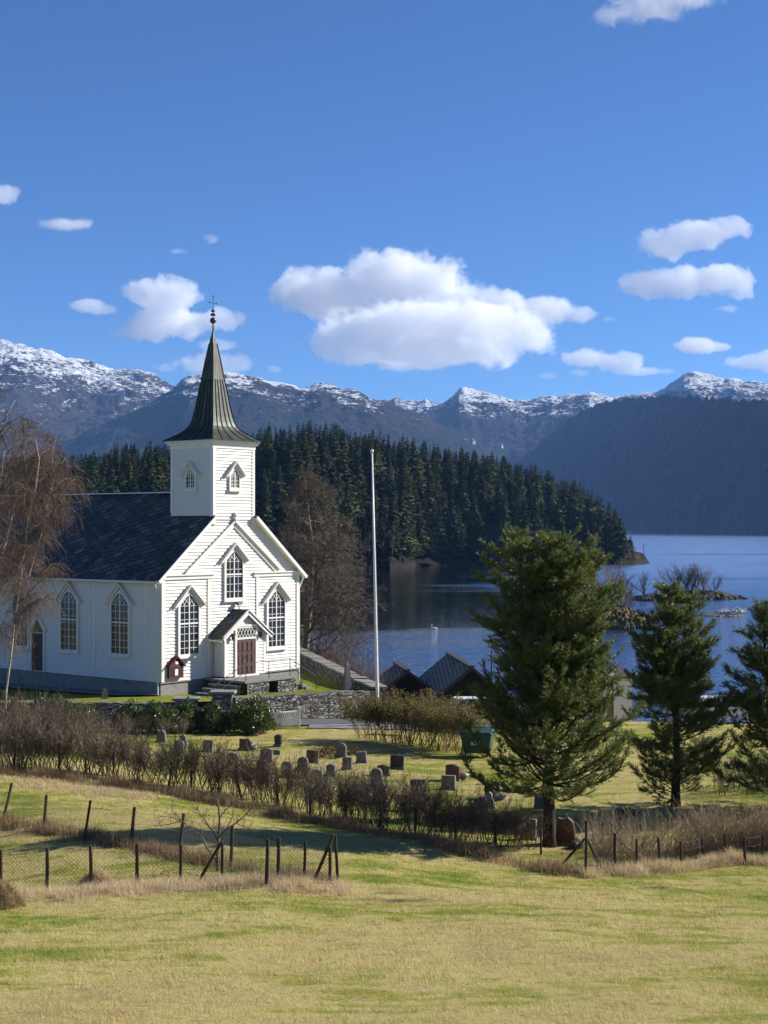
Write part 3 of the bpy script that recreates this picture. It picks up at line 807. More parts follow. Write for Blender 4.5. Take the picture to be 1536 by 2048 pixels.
# ---------------- tower
YF = -.045
PT = lambda u, n, z: (u, YF - n, z)
PTL = lambda u, n, z: (TW0 - n, u, z)
ZT = 18.72
tb = MB()
clap(tb, PT, lambda z: TW0, lambda z: TW1, 14.42, ZT); clap(tb, PTL, lambda z: YF, lambda z: TD, 13.9, ZT)
clap(tb, lambda u, n, z: (TW1 + n, u, z), lambda z: YF, lambda z: TD, 13.9, ZT); clap(tb, lambda u, n, z: (u, TD + n, z), lambda z: TW0, lambda z: TW1, 14.5, ZT)
tower = tb.build("tower", m_white, church)
cb = MB()
plank(cb, PT, TW0 - .035, TW0 + .17, 14.15, ZT, 0, .06); plank(cb, PT, TW1 - .17, TW1 + .035, 14.15, ZT, 0, .06)
plank(cb, PTL, YF - .02, .17, 14.2, ZT, 0, .058); plank(cb, PTL, TD - .2, TD + .02, 14.8, ZT, 0, .058)
cb.box(TW1, TW1 + .058, YF, .17, 14.2, ZT)
for k, (o_, za_, zb_) in enumerate(((.07, 18.38, 18.60), (.16, 18.60, 18.72), (.26, 18.72, 18.84))):
    cb.box(TW0 - o_, TW1 + o_, YF - o_, TD + o_, za_, zb_)
cb.build("cornice", m_trim, tower)
for P, uc in ((PT, W_ / 2), (PTL, 1.62)):
    gothic("window", P, uc, parent=tower, w=.66, z0=16.15, zs=16.82, za=17.22, hood=17.55, rows=[16.37, 16.6, 16.83], hoodw=.2, casing=.13)
# spire
m_cop = mat("weathered_copper", (.06, .07, .05), 0.55, 0.4, 0.25)
_pp = coords(m_cop, (1, 1, .22), kind='Object')
_nn = noise(m_cop, _pp, 2.2, 6, 0.7)
set_col(m_cop, ramp(m_cop, _nn, [(.33, (.018, .019, .017)), (.5, (.038, .044, .036)), (.66, (.075, .092, .068)), (.8, (.09, .09, .065))]))
bump(m_cop, noise(m_cop, _pp, 7, 4), 0.3, 0.02)
cxs, cys = W_ / 2, YF / 2 + TD / 2
prof = [(2.02, 18.84), (1.66, 19.05), (1.36, 19.26), (1.12, 19.47), (.96, 19.67), (.87, 19.9), (.80, 20.2), (.71, 20.7), (.58, 21.6), (.46, 22.35), (.30, 23.5), (.16, 24.4), (.035, 25.12)]
ring = lambda h, z: [(cxs - h, cys - h, z), (cxs + h, cys - h, z), (cxs + h, cys + h, z), (cxs - h, cys + h, z)]
sp = MB()
for (h0, z0), (h1, z1) in zip(prof[:-1], prof[1:]):
    a, b = ring(h0, z0), ring(h1, z1)
    for k in range(4): sp.poly([a[k], a[(k + 1) % 4], b[(k + 1) % 4], b[k]])
sp.poly(ring(*prof[0])[::-1])
spire = sp.build("spire", m_cop, church)
sm_ = MB()
for side in range(4):
    for fr_ in (-.62, -.22, .22, .62, 1.0):
        for (h0, z0), (h1, z1) in zip(prof[:-2], prof[1:-1]):
            if abs(fr_) < .9 and z0 > 22.2: continue
            def pp(h, z):
                u = fr_ * h
                return {0: (cxs + u, cys - h, z), 1: (cxs + h, cys + u, z), 2: (cxs - u, cys + h, z), 3: (cxs - h, cys - u, z)}[side]
            sm_.bar(pp(h0, z0), pp(h1, z1), .045, .06)
sm_.build("standing_seams", varied("dark_seams", (.02, .02, .016), (.035, .036, .028), 3), spire)
fi = MB()
fi.tube([(cxs, cys, 25.0), (cxs, cys, 25.75)], .045, 8)
for c_, r_, q_ in ((25.72, .185, .185), (26.06, .155, .10), (26.27, .12, .085)):
    fi.lathe([(.02, -q_)] + [(r_ * math.sin(math.pi * k / 8), -q_ * math.cos(math.pi * k / 8)) for k in range(1, 8)] + [(.02, q_)], (cxs, cys, c_), 14)
fi.build("finial", varied("dark_copper_balls", (.03, .022, .02), (.05, .035, .03), 4, .35, .5), spire, smooth=True)
cr = MB(); cr.tube([(cxs, cys, 26.3), (cxs, cys, 27.22)], [.022, .014], 6)
cr.tube([(cxs - .27, cys, 26.72), (cxs + .27, cys, 26.72)], .016, 6)
for p in ((cxs - .27, cys, 26.72), (cxs + .27, cys, 26.72), (cxs, cys, 27.08)): cr.lathe([(.005, -.05), (.045, -.02), (.045, .02), (.005, .05)], p, 8)
cr.build("cross", m_iron, spire)

# ---------------- porch
PC, PA, PD = W_ / 2, 1.62, .95
PP = lambda u, n, z: (u, -PD - n, z)
PL = lambda u, n, z: (PC - PA - n, -u, z)
pz0, pze, pza = 5.78, 8.05, 9.22
pb = MB()
clap(pb, PP, lambda z: PC - PA if z < pze else PC - PA + (z - pze) / (pza - pze) * PA, lambda z: PC + PA if z < pze else PC + PA - (z - pze) / (pza - pze) * PA, pz0, pza)
clap(pb, PL, lambda z: -.02, lambda z: PD, pz0, pze); clap(pb, lambda u, n, z: (PC + PA + n, -u, z), lambda z: 0, lambda z: PD, pz0, pze)
porch = pb.build("porch", m_white, church)
pt_ = MB()
for s in (0, 1):
    u0 = PC - PA if s == 0 else PC + PA - .2
    plank(pt_, PP, u0, u0 + .2, pz0, pze + .1, 0, .05)
plank(pt_, PL, PD - .18, PD + .05, pz0, pze, 0, .05)
ps = (pza - pze) / PA
for s in (1, -1):
    diag(pt_, PP, PC - s * (PA + .34), pze - .34 * ps + .05, PC, pza + .05, .24, .20, .26)
    diag(pt_, PP, PC - s * (PA + .34), pze - .34 * ps + .17, PC + s * .01, pza + .19, .07, .20, .31)
pt_.build("porch_trim", m_trim, porch)
for s in (1, -1):
    xe, ze = PC - s * (PA + .36), pze - .36 * ps + .16
    e0, e1, r1, r0 = (xe, -PD - .28, ze), (xe, -.01, ze), (PC, -.01, pza + .2), (PC, -PD - .28, pza + .2)
    slope("porch_roof", [e1, e0, r0, r1] if s == 1 else [e0, e1, r1, r0], m_slate2, porch, .07)
gp = MB(); gp.tube([(PC - PA - .40, -PD - .2, pze - .3), (PC - PA - .40, -.03, pze - .28)], .05, 8); gp.tube([(PC - PA - .40, -.08, pze - .3), (PC - PA - .12, -.1, pze - .6), (PC - PA - .12, -.1, 5.3)], .04, 8); gp.build("downpipe", m_trim, porch)
for s in (1, -1):
    d_ = MB(); x0 = PC - .73 if s == 1 else PC + .005; x1 = x0 + .725
    plank(d_, PP, x0, x1, pz0 + .03, pz0 + 1.98, .03, .075)
    for c_ in (0, 1):
        for (za_, zb_) in ((.12, .52), (.62, 1.20), (1.30, 1.86)):
            plank(d_, PP, x0 + .07 + c_ * .325, x0 + .33 + c_ * .325, pz0 + za_, pz0 + zb_, .075, .098)
            plank(d_, PP, x0 + .11 + c_ * .325, x0 + .29 + c_ * .325, pz0 + za_ + .05, pz0 + zb_ - .05, .098, .112)
    dd_ = d_.build("door", m_door, porch)
    if s == 1:
        h_ = MB(); h_.bar(PP(PC - .05, .13, pz0 + 1.0), PP(PC - .17, .13, pz0 + 1.0), .03, .03); h_.bar(PP(PC - .05, .07, pz0 + 1.0), PP(PC - .05, .14, pz0 + 1.0), .03, .08); h_.build("handle", m_iron, dd_)
df = MB()
plank(df, PP, PC - .89, PC - .74, pz0, pz0 + 2.72, 0, .10); plank(df, PP, PC + .74, PC + .89, pz0, pz0 + 2.72, 0, .10)
plank(df, PP, PC - .74, PC + .74, pz0 + 1.99, pz0 + 2.10, 0, .10); plank(df, PP, PC - .95, PC + .95, pz0 + 2.70, pz0 + 2.80, 0, .13); plank(df, PP, PC - .74, PC + .74, pz0 + 2.60, pz0 + 2.70, 0, .10)
plank(df, PP, PC - .95, PC + .95, pz0 - .06, pz0 + .03, 0, .16)
df.build("door_frame", m_trim, porch)
tr = MB(); plank(tr, PP, PC - .74, PC + .74, pz0 + 2.10, pz0 + 2.60, .02, .060); trw = tr.build("transom_window", m_glass, porch)
tl = MB()
for k in range(7):
    u = PC - .74 + k * 1.48 / 6
    for s in (1, -1):
        a = (u, pz0 + 2.10); b = (u + s * 1.48 / 6, pz0 + 2.60)
        if PC - .75 <= b[0] <= PC + .75: diag(tl, PP, a[0], a[1], b[0], b[1], .028, .0605, .085)
tl.build("lattice", m_trim, trw)
m_lamp = mat("dark_red_lantern", (.06, .018, .014), .4, .4)
for s in (1, -1):
    lm = MB(); u = PC + s * 1.12
    lm.bar(PP(u, .03, pz0 + 2.32), PP(u, .16, pz0 + 2.32), .05, .05); lm.box(u - .07, u + .07, -PD - .25, -PD - .11, pz0 + 2.02, pz0 + 2.28); lm.box(u - .10, u + .10, -PD - .28, -PD - .08, pz0 + 2.28, pz0 + 2.34)
    lm.build("lantern", m_lamp, porch)
fl = MB(); fl.box(PC + .08, PC + .34, -.36, -.16, 9.62, 9.80); fl.bar((PC + .2, -.22, 9.62), (PC + .32, -.2, 9.42), .04, .04); fl.bar((PC + .32, -.2, 9.44), (PC + .32, -.02, 9.3), .03, .03)
fl.build("floodlight", mat("grey_lamp_housing", (.2, .2, .2), .5), church)

# ================================================================ stone steps and platform
def stone_mat(name, cs, rowh=.105, wid=.34, mort=.03, scale=1.0, moss=0.15):
    """dry-stone courses: ragged flat stones with dark joints"""
    m = mat(name, cs[1], 0.9, 0.15)
    t = nd(m, 'ShaderNodeTexCoord'); uv = t.outputs['UV']
    wob = nd(m, 'ShaderNodeTexNoise'); wob.inputs['Scale'].default_value = 1.7; wob.inputs['Detail'].default_value = 3; lk(m, uv, wob.inputs['Vector'])
    ad = nd(m, 'ShaderNodeVectorMath'); ad.operation = 'MULTIPLY_ADD'; lk(m, wob.outputs['Color'], ad.inputs[0]); ad.inputs[1].default_value = (.35, .16, 0); lk(m, uv, ad.inputs[2])
    mp = nd(m, 'ShaderNodeMapping'); mp.inputs['Scale'].default_value = (1 / wid, 1 / rowh, 1); lk(m, ad.outputs[0], mp.inputs['Vector'])
    vo = nd(m, 'ShaderNodeTexVoronoi'); vo.feature = 'F1'; vo.inputs['Scale'].default_value = 1.0; vo.inputs['Randomness'].default_value = .8; lk(m, mp.outputs[0], vo.inputs['Vector'])
    ve = nd(m, 'ShaderNodeTexVoronoi'); ve.feature = 'DISTANCE_TO_EDGE'; ve.inputs['Scale'].default_value = 1.0; ve.inputs['Randomness'].default_value = .8; lk(m, mp.outputs[0], ve.inputs['Vector'])
    sp_ = nd(m, 'ShaderNodeSeparateXYZ'); lk(m, vo.outputs['Color'], sp_.inputs[0])
    n = noise(m, uv, 5, 5, .7)
    f = math_(m, 'ADD', math_(m, 'MULTIPLY', sp_.outputs[0], .6), math_(m, 'MULTIPLY', n, .45))
    c = ramp(m, f, [(.2, cs[0]), (.5, cs[1]), (.85, cs[2])])
    edge = ramp(m, ve.outputs['Distance'], [(.02, (1,) * 3), (.11, (0,) * 3)])
    set_col(m, mix(m, math_(m, 'MULTIPLY', edge, .9), c, (.012, .012, .011)))
    hgt = math_(m, 'ADD', math_(m, 'MULTIPLY', ramp(m, ve.outputs['Distance'], [(0, (0,) * 3), (.16, (1,) * 3)]), 1.0), math_(m, 'MULTIPLY', n, .4))
    bump(m, hgt, 1.0, 0.05)
    return m
m_stone = stone_mat("dry_stone", ((.13, .125, .115), (.29, .28, .26), (.48, .46, .43)))
m_stone_dk = stone_mat("dark_dry_stone", ((.08, .08, .075), (.18, .175, .165), (.30, .29, .27)))
m_slab = varied("stone_slab", (.13, .13, .12), (.24, .235, .21), 2.2, .9, .1, .6, .03, c3=(.17, .165, .12))

def masonry(name, path, thick, zb, ztf, mats, parent=None, seed=1, course=.14, jag=.035):
    """a rough wall along a ground path: many small offsets in its faces, ragged top; UV in metres"""
    rnd = random.Random(seed)
    P = [Vector((p[0], p[1], 0)) for p in path]
    pts = []; L = [0]
    for a, b in zip(P[:-1], P[1:]):
        n = max(1, int((b - a).length / .3))
        for k in range(n): pts.append(a.lerp(b, k / n))
    pts.append(P[-1])
    s = 0; mb = MB(); rows = {}
    uvm = []
    m_ = 9
    grid = []
    for i, p in enumerate(pts):
        if i: s += (p - pts[i - 1]).length
        d = (pts[min(i + 1, len(pts) - 1)] - pts[max(i - 1, 0)]).normalized(); nrm = Vector((d.y, -d.x, 0))
        z0 = zb(p) if callable(zb) else zb; z1 = (ztf(p) if callable(ztf) else ztf) + rnd.uniform(-jag, jag)
        col = []
        for side in (1, -1):
            ks = range(m_) if side == 1 else range(m_ - 1, -1, -1)
            for k in ks:
                t = k / (m_ - 1); off = thick / 2 * (1.08 - .14 * t) + rnd.uniform(-.022, .022)
                q = p + nrm * off * side + d * rnd.uniform(-.03, .03); z = z0 + (z1 - z0) * t
                col.append(((q.x, q.y, z + rnd.uniform(-.01, .01)), (s, z if side == 1 else z + 3.3 + thick)))
        grid.append(col)
    nC = len(grid[0]); V = [c[0] for col in grid for c in col]; UV = [c[1] for col in grid for c in col]
    Fs = []
    for i in range(len(grid) - 1):
        for j in range(nC):
            j2 = (j + 1) % nC
            Fs += [i * nC + j, (i + 1) * nC + j, (i + 1) * nC + j2, i * nC + j2]
    nper = [4] * (len(Fs) // 4)
    Fs += list(range(nC)); nper.append(nC); Fs += [(len(grid) - 1) * nC + j for j in range(nC)][::-1]; nper.append(nC)
    o = raw_mesh(name, np.array(V), Fs, nper, mats, parent)
    uv = o.data.uv_layers.new(name="UVMap")
    for l in o.data.loops: uv.data[l.index].uv = UV[l.vertex_index]
    return o

def L2W(w, t, z=0):      # church local -> world
    c, s = math.cos(ANG), math.sin(ANG)
    return Vector((-11.89 + w * c - t * s, 82 + w * s + t * c, z))

steps = thing("stone_steps", "grey stone entrance platform with steps on both sides, in front of the church porch", "steps")
pw0, pw1, pn = 3.35, 6.9, 3.0
def frame_(lo): return [L2W(*q) for q in lo]
masonry("platform_wall", frame_([(pw0, -pn), (5.05, -pn)]), .3, 4.0, 5.60, m_stone_dk, steps, 3)
masonry("platform_wall", frame_([(5.78, -pn), (pw1 + .3, -pn)]), .3, 4.0, 5.60, m_stone_dk, steps, 4)
masonry("platform_wall", frame_([(pw0, -pn), (pw0, -.2)]), .3, 4.0, 5.56, m_stone_dk, steps, 5)
nb = MB(); q = frame_([(5.0, -pn + .5), (5.85, -pn + .5)]); nb.bar((q[0].x, q[0].y, 4.7), (q[1].x, q[1].y, 4.7), .06, 2.0); nb.build("niche_shade_panel", mat("niche_shade", (.012, .012, .012), .9), steps)  # near-black panel behind the gap paints the niche's shade
tp = MB()
def lslab(mb, w0, w1, t0, t1, z0, z1):
    a = [L2W(w0, t0), L2W(w1, t0), L2W(w1, t1), L2W(w0, t1)]
    mb.prism([(p.x, p.y, z0) for p in a], [(p.x, p.y, z1) for p in a])
lslab(tp, pw0 - .2, pw1 + .15, -pn - .2, -.1, 5.60, 5.72); tp.build("platform_top", m_slab, steps)
for k in range(5):       # right-hand flight down to the lawn
    sb = MB(); lslab(sb, pw1 + .15 + k * .42, pw1 + .6 + k * .42, -pn + .05 * (k % 2), -1.15, 5.38 - k * .18, 5.54 - k * .18)
    lslab(sb, pw1 + .2 + k * .42, pw1 + .55 + k * .42, -pn + .12, -1.2, 4.2, 5.38 - k * .18); sb.build("step", [m_slab], steps)
for k in range(5):       # left-hand flight up from the gate
    sb = MB(); lslab(sb, pw0 - .6 - k * .5, pw0 - .16 - k * .5, -pn + .1, -.8, 5.40 - k * .2, 5.5 - k * .2)
    lslab(sb, pw0 - .55 - k * .5, pw0 - .16 - k * .5, -pn + .2, -.85, 4.0, 5.40 - k * .2); sb.build("step", [m_slab], steps)
rl = MB()
def rp(w, t, z): p = L2W(w, t); return (p.x, p.y, z)
for (w, t, zb_) in ((pw0 + .05, -pn, 5.72), (5.2, -pn, 5.72), (pw1, -pn, 5.72), (pw1 + 1.0, -pn, 5.0), (pw1 + 2.2, -pn, 4.6), (pw0 - 1.6, -pn, 5.0), (pw0 - 2.4, -pn, 4.7)):
    rl.tube([rp(w, t, zb_), rp(w, t, zb_ + .98)], .022, 6)
rl.tube([rp(pw0 - 2.4, -pn, 5.66), rp(pw0 + .05, -pn, 6.66), rp(5.2, -pn, 6.68), rp(pw1, -pn, 6.70), rp(pw1 + 2.2, -pn, 5.56)], .02, 6)
rl.tube([rp(pw1, -pn, 6.25), rp(pw1 + 2.2, -pn, 5.1)], .016, 6); rl.tube([rp(pw0 - 2.4, -pn, 5.2), rp(pw0 + .05, -pn, 6.2)], .016, 6)
rl.build("railing", m_iron, steps)

# ================================================================ churchyard walls
w_l = masonry("stone_wall", [(-44, 77.2), (-20, 77.3), (-10.4, 77.4)], .6, 3.6, lambda p: 5.18 + (fbm(np.array([p.x * .8]), np.array([2.0]), 3)[0] - .5) * .25, m_stone, None, 11)
tag(w_l, "low dry stone wall under the long side of the church, behind the evergreen bushes", "stone wall")
w_f = masonry("stone_wall", [(-7.6, 77.5), (-3.5, 79.9), (-.2, 81.9)], .7, 3.2, lambda p: 5.42 - (p.x + 8) * .006 + (fbm(np.array([p.x * .8]), np.array([5.0]), 3)[0] - .5) * .16, m_stone, None, 12)
tag(w_f, "tall grey dry stone wall below the church steps, facing the road", "stone wall")
w_r = masonry("stone_wall", [(-.2, 81.4), (-2.2, 90.5), (-4.6, 102), (-6.6, 112), (-8.5, 121)], .75, 2.0, lambda p: 5.42 - (p.y - 81) * .006 + (fbm(np.array([p.y * .8]), np.array([8.0]), 3)[0] - .5) * .16, [m_stone_dk], None, 13)
tag(w_r, "long stone wall with flat cap stones running from the obelisk back towards the lake", "stone wall")
cp = MB(); rnd = random.Random(5); yy = 81.4
pathx = lambda y: np.interp(y, [81.4, 90.5, 102, 112, 121], [-.2, -2.2, -4.6, -6.6, -8.5])
while yy < 120:
    l = rnd.uniform(.5, 1.1); x0, x1 = pathx(yy), pathx(yy + l - .04); z = 5.43 - (yy - 81) * .006 + rnd.uniform(-.02, .05)
    cp.prism([(x0 - .48, yy, z), (x0 + .42, yy, z), (x1 + .42, yy + l - .04, z), (x1 - .48, yy + l - .04, z)], [(x0 - .46, yy, z + .1), (x0 + .4, yy, z + .1), (x1 + .4, yy + l - .04, z + .1 + rnd.uniform(-.03, .03)), (x1 - .46, yy + l - .04, z + .1)]); yy += l
cp.build("cap_stones", m_slab, w_r)
for i, (px_, lb) in enumerate(((-9.95, "shorter stone gate pillar at the corner of the church, left of the iron gate"), (-8.1, "larger stone gate pillar right of the iron gate, below the porch"))):
    pl_ = thing("gate_pillar", lb, "gate pillar", (px_, 77.4, 3.7), 0, "stone pillars of the churchyard gate")
    hh = 1.62 if i == 0 else 1.95
    o = masonry("pillar_shaft", [(-.5, 0), (.5, 0)], .95, 0, hh, m_stone, pl_, 20 + i, jag=.01)
    c_ = MB(); c_.prism([(-.66, -.6, hh + .01), (.66, -.6, hh + .01), (.66, .6, hh + .01), (-.66, .6, hh + .01)], [(-.62, -.56, hh + .12), (.62, -.56, hh + .12), (.62, .56, hh + .12), (-.62, .56, hh + .12)])
    c_.build("cap_slab", m_slab, pl_)
ig = thing("iron_gate", "black wrought iron double gate with curved top between the stone pillars", "gate", (-9.03, 77.4, 4.1))
for s in (-1, 1):
    gm = MB(); x0 = s * .43
    for k in range(8):
        x = x0 * k / 7; zt_ = 1.05 + .22 * (k / 7) ** 2
        gm.tube([(x, 0, .1), (x, 0, zt_)], .012, 5)
    gm.tube([(x0 * k / 7, 0, 1.0 + .22 * (k / 7) ** 2) for k in range(8)], .018, 5); gm.tube([(0, 0, .15), (x0, 0, .15)], .018, 5); gm.tube([(0, 0, .6), (x0, 0, .6)], .014, 5)
    gm.build("gate_leaf", m_iron, ig)
# notice board on the facade
nbd = thing("notice_board", "dark red house-shaped notice board with white papers at the front corner of the church", "notice board", L2W(.95, -.07, 5.72), ANG)
m_red = varied("dark_red_boards", (.085, .022, .018), (.12, .032, .026), 5, .6, .25, .2, .004)
b_ = MB(); b_.box(-.52, .52, -.14, -.002, .18, .86); b_.prism([(-.52, -.14, .86), (.52, -.14, .86), (0, -.14, 1.28)], [(-.52, -.002, .86), (.52, -.002, .86), (0, -.002, 1.28)]); b_.build("case", m_red, nbd)
b_ = MB(); 
for s in (1, -1): diag(b_, lambda u, n, z: (u, -n, z), s * .62, .80, 0, 1.34, .07, .0, .24)
b_.build("roof", varied("red_roof_boards", (.07, .018, .015), (.10, .03, .025), 5), nbd)
b_ = MB(); b_.box(-.4, .4, -.152, -.14, .28, .76); b_.build("display_panel", mat("dark_board", (.03, .015, .013), .5), nbd)
b_ = MB(); b_.box(-.12, .10, -.16, -.152, .32, .66); b_.box(-.09, .12, -.16, -.14, .92, 1.08); b_.build("papers", mat("white_paper", (.75, .75, .72), .7), nbd)
# obelisk and small stone on the churchyard lawn
m_gran = varied("lichened_granite", (.10, .10, .095), (.19, .185, .17), 4, .85, .15, .6, .02, c3=(.13, .13, .09))
def zlawn(x, y): return zt(x, y)
ob = MB(); p = at(695, 1381, 84); z = zlawn(p.x, p.y) - .1
ob.prism([(-.22, -.13, 0), (.22, -.13, 0), (.22, .13, 0), (-.22, .13, 0)], [(-.13, -.09, 1.62), (.11, -.09, 1.55), (.11, .09, 1.55), (-.13, .09, 1.62)])
ob.prism([(-.13, -.09, 1.62), (.11, -.09, 1.55), (.11, .09, 1.55), (-.13, .09, 1.62)], [(-.05, -.03, 1.85), (-.02, -.03, 1.84), (-.02, .03, 1.84), (-.05, .03, 1.85)])
tag(ob.build("memorial_stone", m_gran, None, loc=(p.x, p.y, z), rz=.5), "tall narrow upright memorial stone on the grass behind the stone wall", "memorial stone")
ob = MB(); p = at(210, 1400, 80.2); ob.prism([(x, -.07, zz) for x, zz in ((-.16, 0), (.16, 0), (.16, .45), (.08, .56), (-.08, .56), (-.16, .45))], [(x, .07, zz) for x, zz in ((-.16, 0), (.16, 0), (.16, .45), (.08, .56), (-.08, .56), (-.16, .45))])
tag(ob.build("gravestone", m_gran, None, loc=(p.x, p.y, zlawn(p.x, p.y) - .05), rz=.4), "small round-topped gravestone standing above the wall beside the church's long side", "gravestone")
# gravel strip along the church
gvp = MB(); 
m_gravel = varied("gravel", (.15, .15, .15), (.30, .29, .28), 9, .95, .05, .8, .04)
a = [L2W(-.02, -.3), L2W(-.02, NL), L2W(-1.9, NL), L2W(-1.9, 1.5)]
gvp.poly([(p.x, p.y, zt(p.x, p.y) + .09) for p in a]); tag(gvp.build("path", m_gravel), kind='structure')
# ================================================================ branching plants
def grow(segs, p, d, L, r, lvl, rnd, spec, tips=None):
    s = spec[lvl]; n = s.get('n', 6); q = Vector(p); dirn = Vector(d).normalized(); last = lvl == len(spec) - 1
    g = s.get('grav', 0.0); wob = s.get('wob', .15); taper = s.get('tip', .35)
    path = [(q.copy(), r)]
    for i in range(n):
        dirn = (dirn + Vector((rnd.gauss(0, wob), rnd.gauss(0, wob), rnd.gauss(0, wob) + g))).normalized()
        q2 = q + dirn * (L / n); r1 = r * (1 - (1 - taper) * (i + 1) / n); r0 = path[-1][1]
        segs.append((q, q2, r0, r1)); path.append((q2.copy(), r1)); q = q2
    if tips is not None and last: tips.append((path[-1][0], dirn.copy()))
    if last: return
    c = spec[lvl + 1]; k = c['k'] if isinstance(c['k'], int) else rnd.randint(*c['k']); a0 = rnd.uniform(0, 6.28)
    for i in range(k):
        t = c.get('from', .3) + (1 - c.get('from', .3)) * ((i + rnd.random() * .8) / k)
        t = min(t, .999); j = t * n; i0 = int(j); f = j - i0
        pp = path[i0][0].lerp(path[i0 + 1][0], f); rr = path[i0][1] * (1 - f) + path[i0 + 1][1] * f
        ax = (path[i0 + 1][0] - path[i0][0]).normalized()
        ref = Vector((0, 0, 1)) if abs(ax.z) < .9 else Vector((1, 0, 0)); u = ax.cross(ref).normalized(); v = ax.cross(u)
        a0 += 2.4 + rnd.uniform(-.5, .5); th = math.radians(c.get('ang', 50) + rnd.uniform(-12, 12))
        nd_ = ax * math.cos(th) + (u * math.cos(a0) + v * math.sin(a0)) * math.sin(th)
        if c.get('up'): nd_ = (nd_ + Vector((0, 0, c['up']))).normalized()
        ll = L * c.get('len', .5) * (1 - c.get('fall', .45) * t) * rnd.uniform(.75, 1.2)
        if 'shape' in c: ll *= c['shape'](t)
        if 'abs' in c: ll = c['abs'] * rnd.uniform(.6, 1.3)
        rc = max(c.get('rmin', .004), rr * c.get('r', .55))
        if 'rabs' in c: rc = c['rabs']
        grow(segs, pp, nd_, ll, rc, lvl + 1, rnd, spec, tips)

m_bark = varied("grey_brown_bark", (.07, .055, .042), (.15, .125, .10), 6, .9, .1, .5, .02, stretch=(1, 1, .3))
m_twig = leafmat("bare_twigs", [(.095, .072, .054), (.15, .115, .088), (.23, .185, .145)], .85, .1, 0)
m_twig_red = leafmat("red_brown_birch_twigs", [(.105, .068, .05), (.155, .108, .082), (.22, .16, .125)], .8, .1, 0)
m_twig_dark = leafmat("dark_hedge_twigs", [(.085, .060, .042), (.155, .115, .083), (.25, .195, .148)], .85, .1, 0)
m_twig_pale = leafmat("pale_dead_canes", [(.28, .21, .125), (.44, .35, .23), (.17, .12, .075)], .85, .1, .1)

# ================================================================ wooded peninsula
_sh = np.array([(-400,1150),(300,1147),(640,1143),(700,1139),(750,1137),(780,1138),(805,1136.5),(830,1132.5),(900,1131),(1000,1130.5),(1080,1131),(1130,1127),(1160,1128),(1200,1129),(1240,1130),(1270,1129.5),(1297,1127)], float)
_top = np.array([(-400,900),(-50,905),(100,905),(150,912),(200,895),(250,880),(300,884),(340,882),(420,870),(500,858),(540,850),(600,846),(640,846),(700,855),(760,866),(850,884),(900,890),(960,904),(1000,914),(1050,927),(1100,945),(1150,966),(1185,984),(1215,1004),(1240,1040),(1260,1085),(1300,1125)], float)
def shore(a): return EYE * F / (np.interp(a, _sh[:, 0], _sh[:, 1]) - HZ)
def pen_len(a): return np.interp(a, [-400, 700, 900, 1050, 1150, 1230, 1285, 1298], [330, 330, 280, 200, 130, 70, 16, 2])
def pen_h(a, s):
    a = np.asarray(a, float); s = np.asarray(s, float)
    ds = shore(a); top = np.interp(a, _top[:, 0], _top[:, 1]); dr = ds + 85
    H = np.maximum(EYE + (HZ - top) * dr / F - 19.0, np.interp(a, [1100, 1230, 1285, 1297], [6, 4.5, 2.6, .6]))
    L = pen_len(a)
    up = np.clip(s / np.minimum(85, L * .55), 0, 1); up = up * up * (3 - 2 * up) * .95 + .05 * np.clip(s / 6, 0, 1)
    down = np.clip((L - s) / (L * .35 + 1), 0, 1)
    bank = np.clip(s / 3.0, 0, 1) * np.clip((L - s) / 3, 0, 1)
    h = H * up * down + bank * np.minimum(1.5, L * .12)
    h = h + np.where(s > 0, (fbm(a * .12, s * .22 + 3, 4) - .45) * 3.0 * np.clip(s / 8, 0, 1) * np.clip(L / 60, .2, 1), 0)
    return np.where((s <= 0) | (s >= L), -1.5, np.maximum(h, .15))
aa = np.concatenate([np.linspace(-380, 600, 90)[:-1], np.linspace(600, 1299, 330)])
ss = np.concatenate([np.array([-3, 0, .6, 1.5, 3, 5, 8, 11, 15]), np.linspace(20, 335, 80)])
S_, A_ = np.meshgrid(ss, aa, indexing='ij')
Lm = pen_len(A_)
S2 = np.where(S_ > 15, 15 + (S_ - 15) * np.maximum(Lm - 13, .1) / 320, S_ * np.minimum(1, Lm / 16))
D_ = shore(A_) + S2; PX_ = (A_ - 768) / F * D_
PZ_ = pen_h(A_, S2)
m_hill = mat("forest_floor", (.06, .045, .03), .95, .05)
_p = coords(m_hill, kind='Position'); _sz = nd(m_hill, 'ShaderNodeSeparateXYZ'); lk(m_hill, _p, _sz.inputs[0])
_fl = ramp(m_hill, noise(m_hill, _p, .25, 6, .7), [(.35, (.010, .008, .006)), (.55, (.030, .022, .013)), (.74, (.10, .085, .03))])
_rk = ramp(m_hill, noise(m_hill, _p, .8, 5, .7), [(.3, (.012, .011, .010)), (.6, (.045, .04, .034)), (.78, (.13, .115, .09))])
set_col(m_hill, mix(m_hill, math_(m_hill, 'DIVIDE', math_(m_hill, 'SUBTRACT', _sz.outputs[2], .8), 1.6, True), _rk, _fl))
bump(m_hill, noise(m_hill, _p, .9, 6, .75), 1.0, 1.0)
tag(grid_mesh("hill", PX_, D_, PZ_, m_hill, smooth=False), kind='structure')

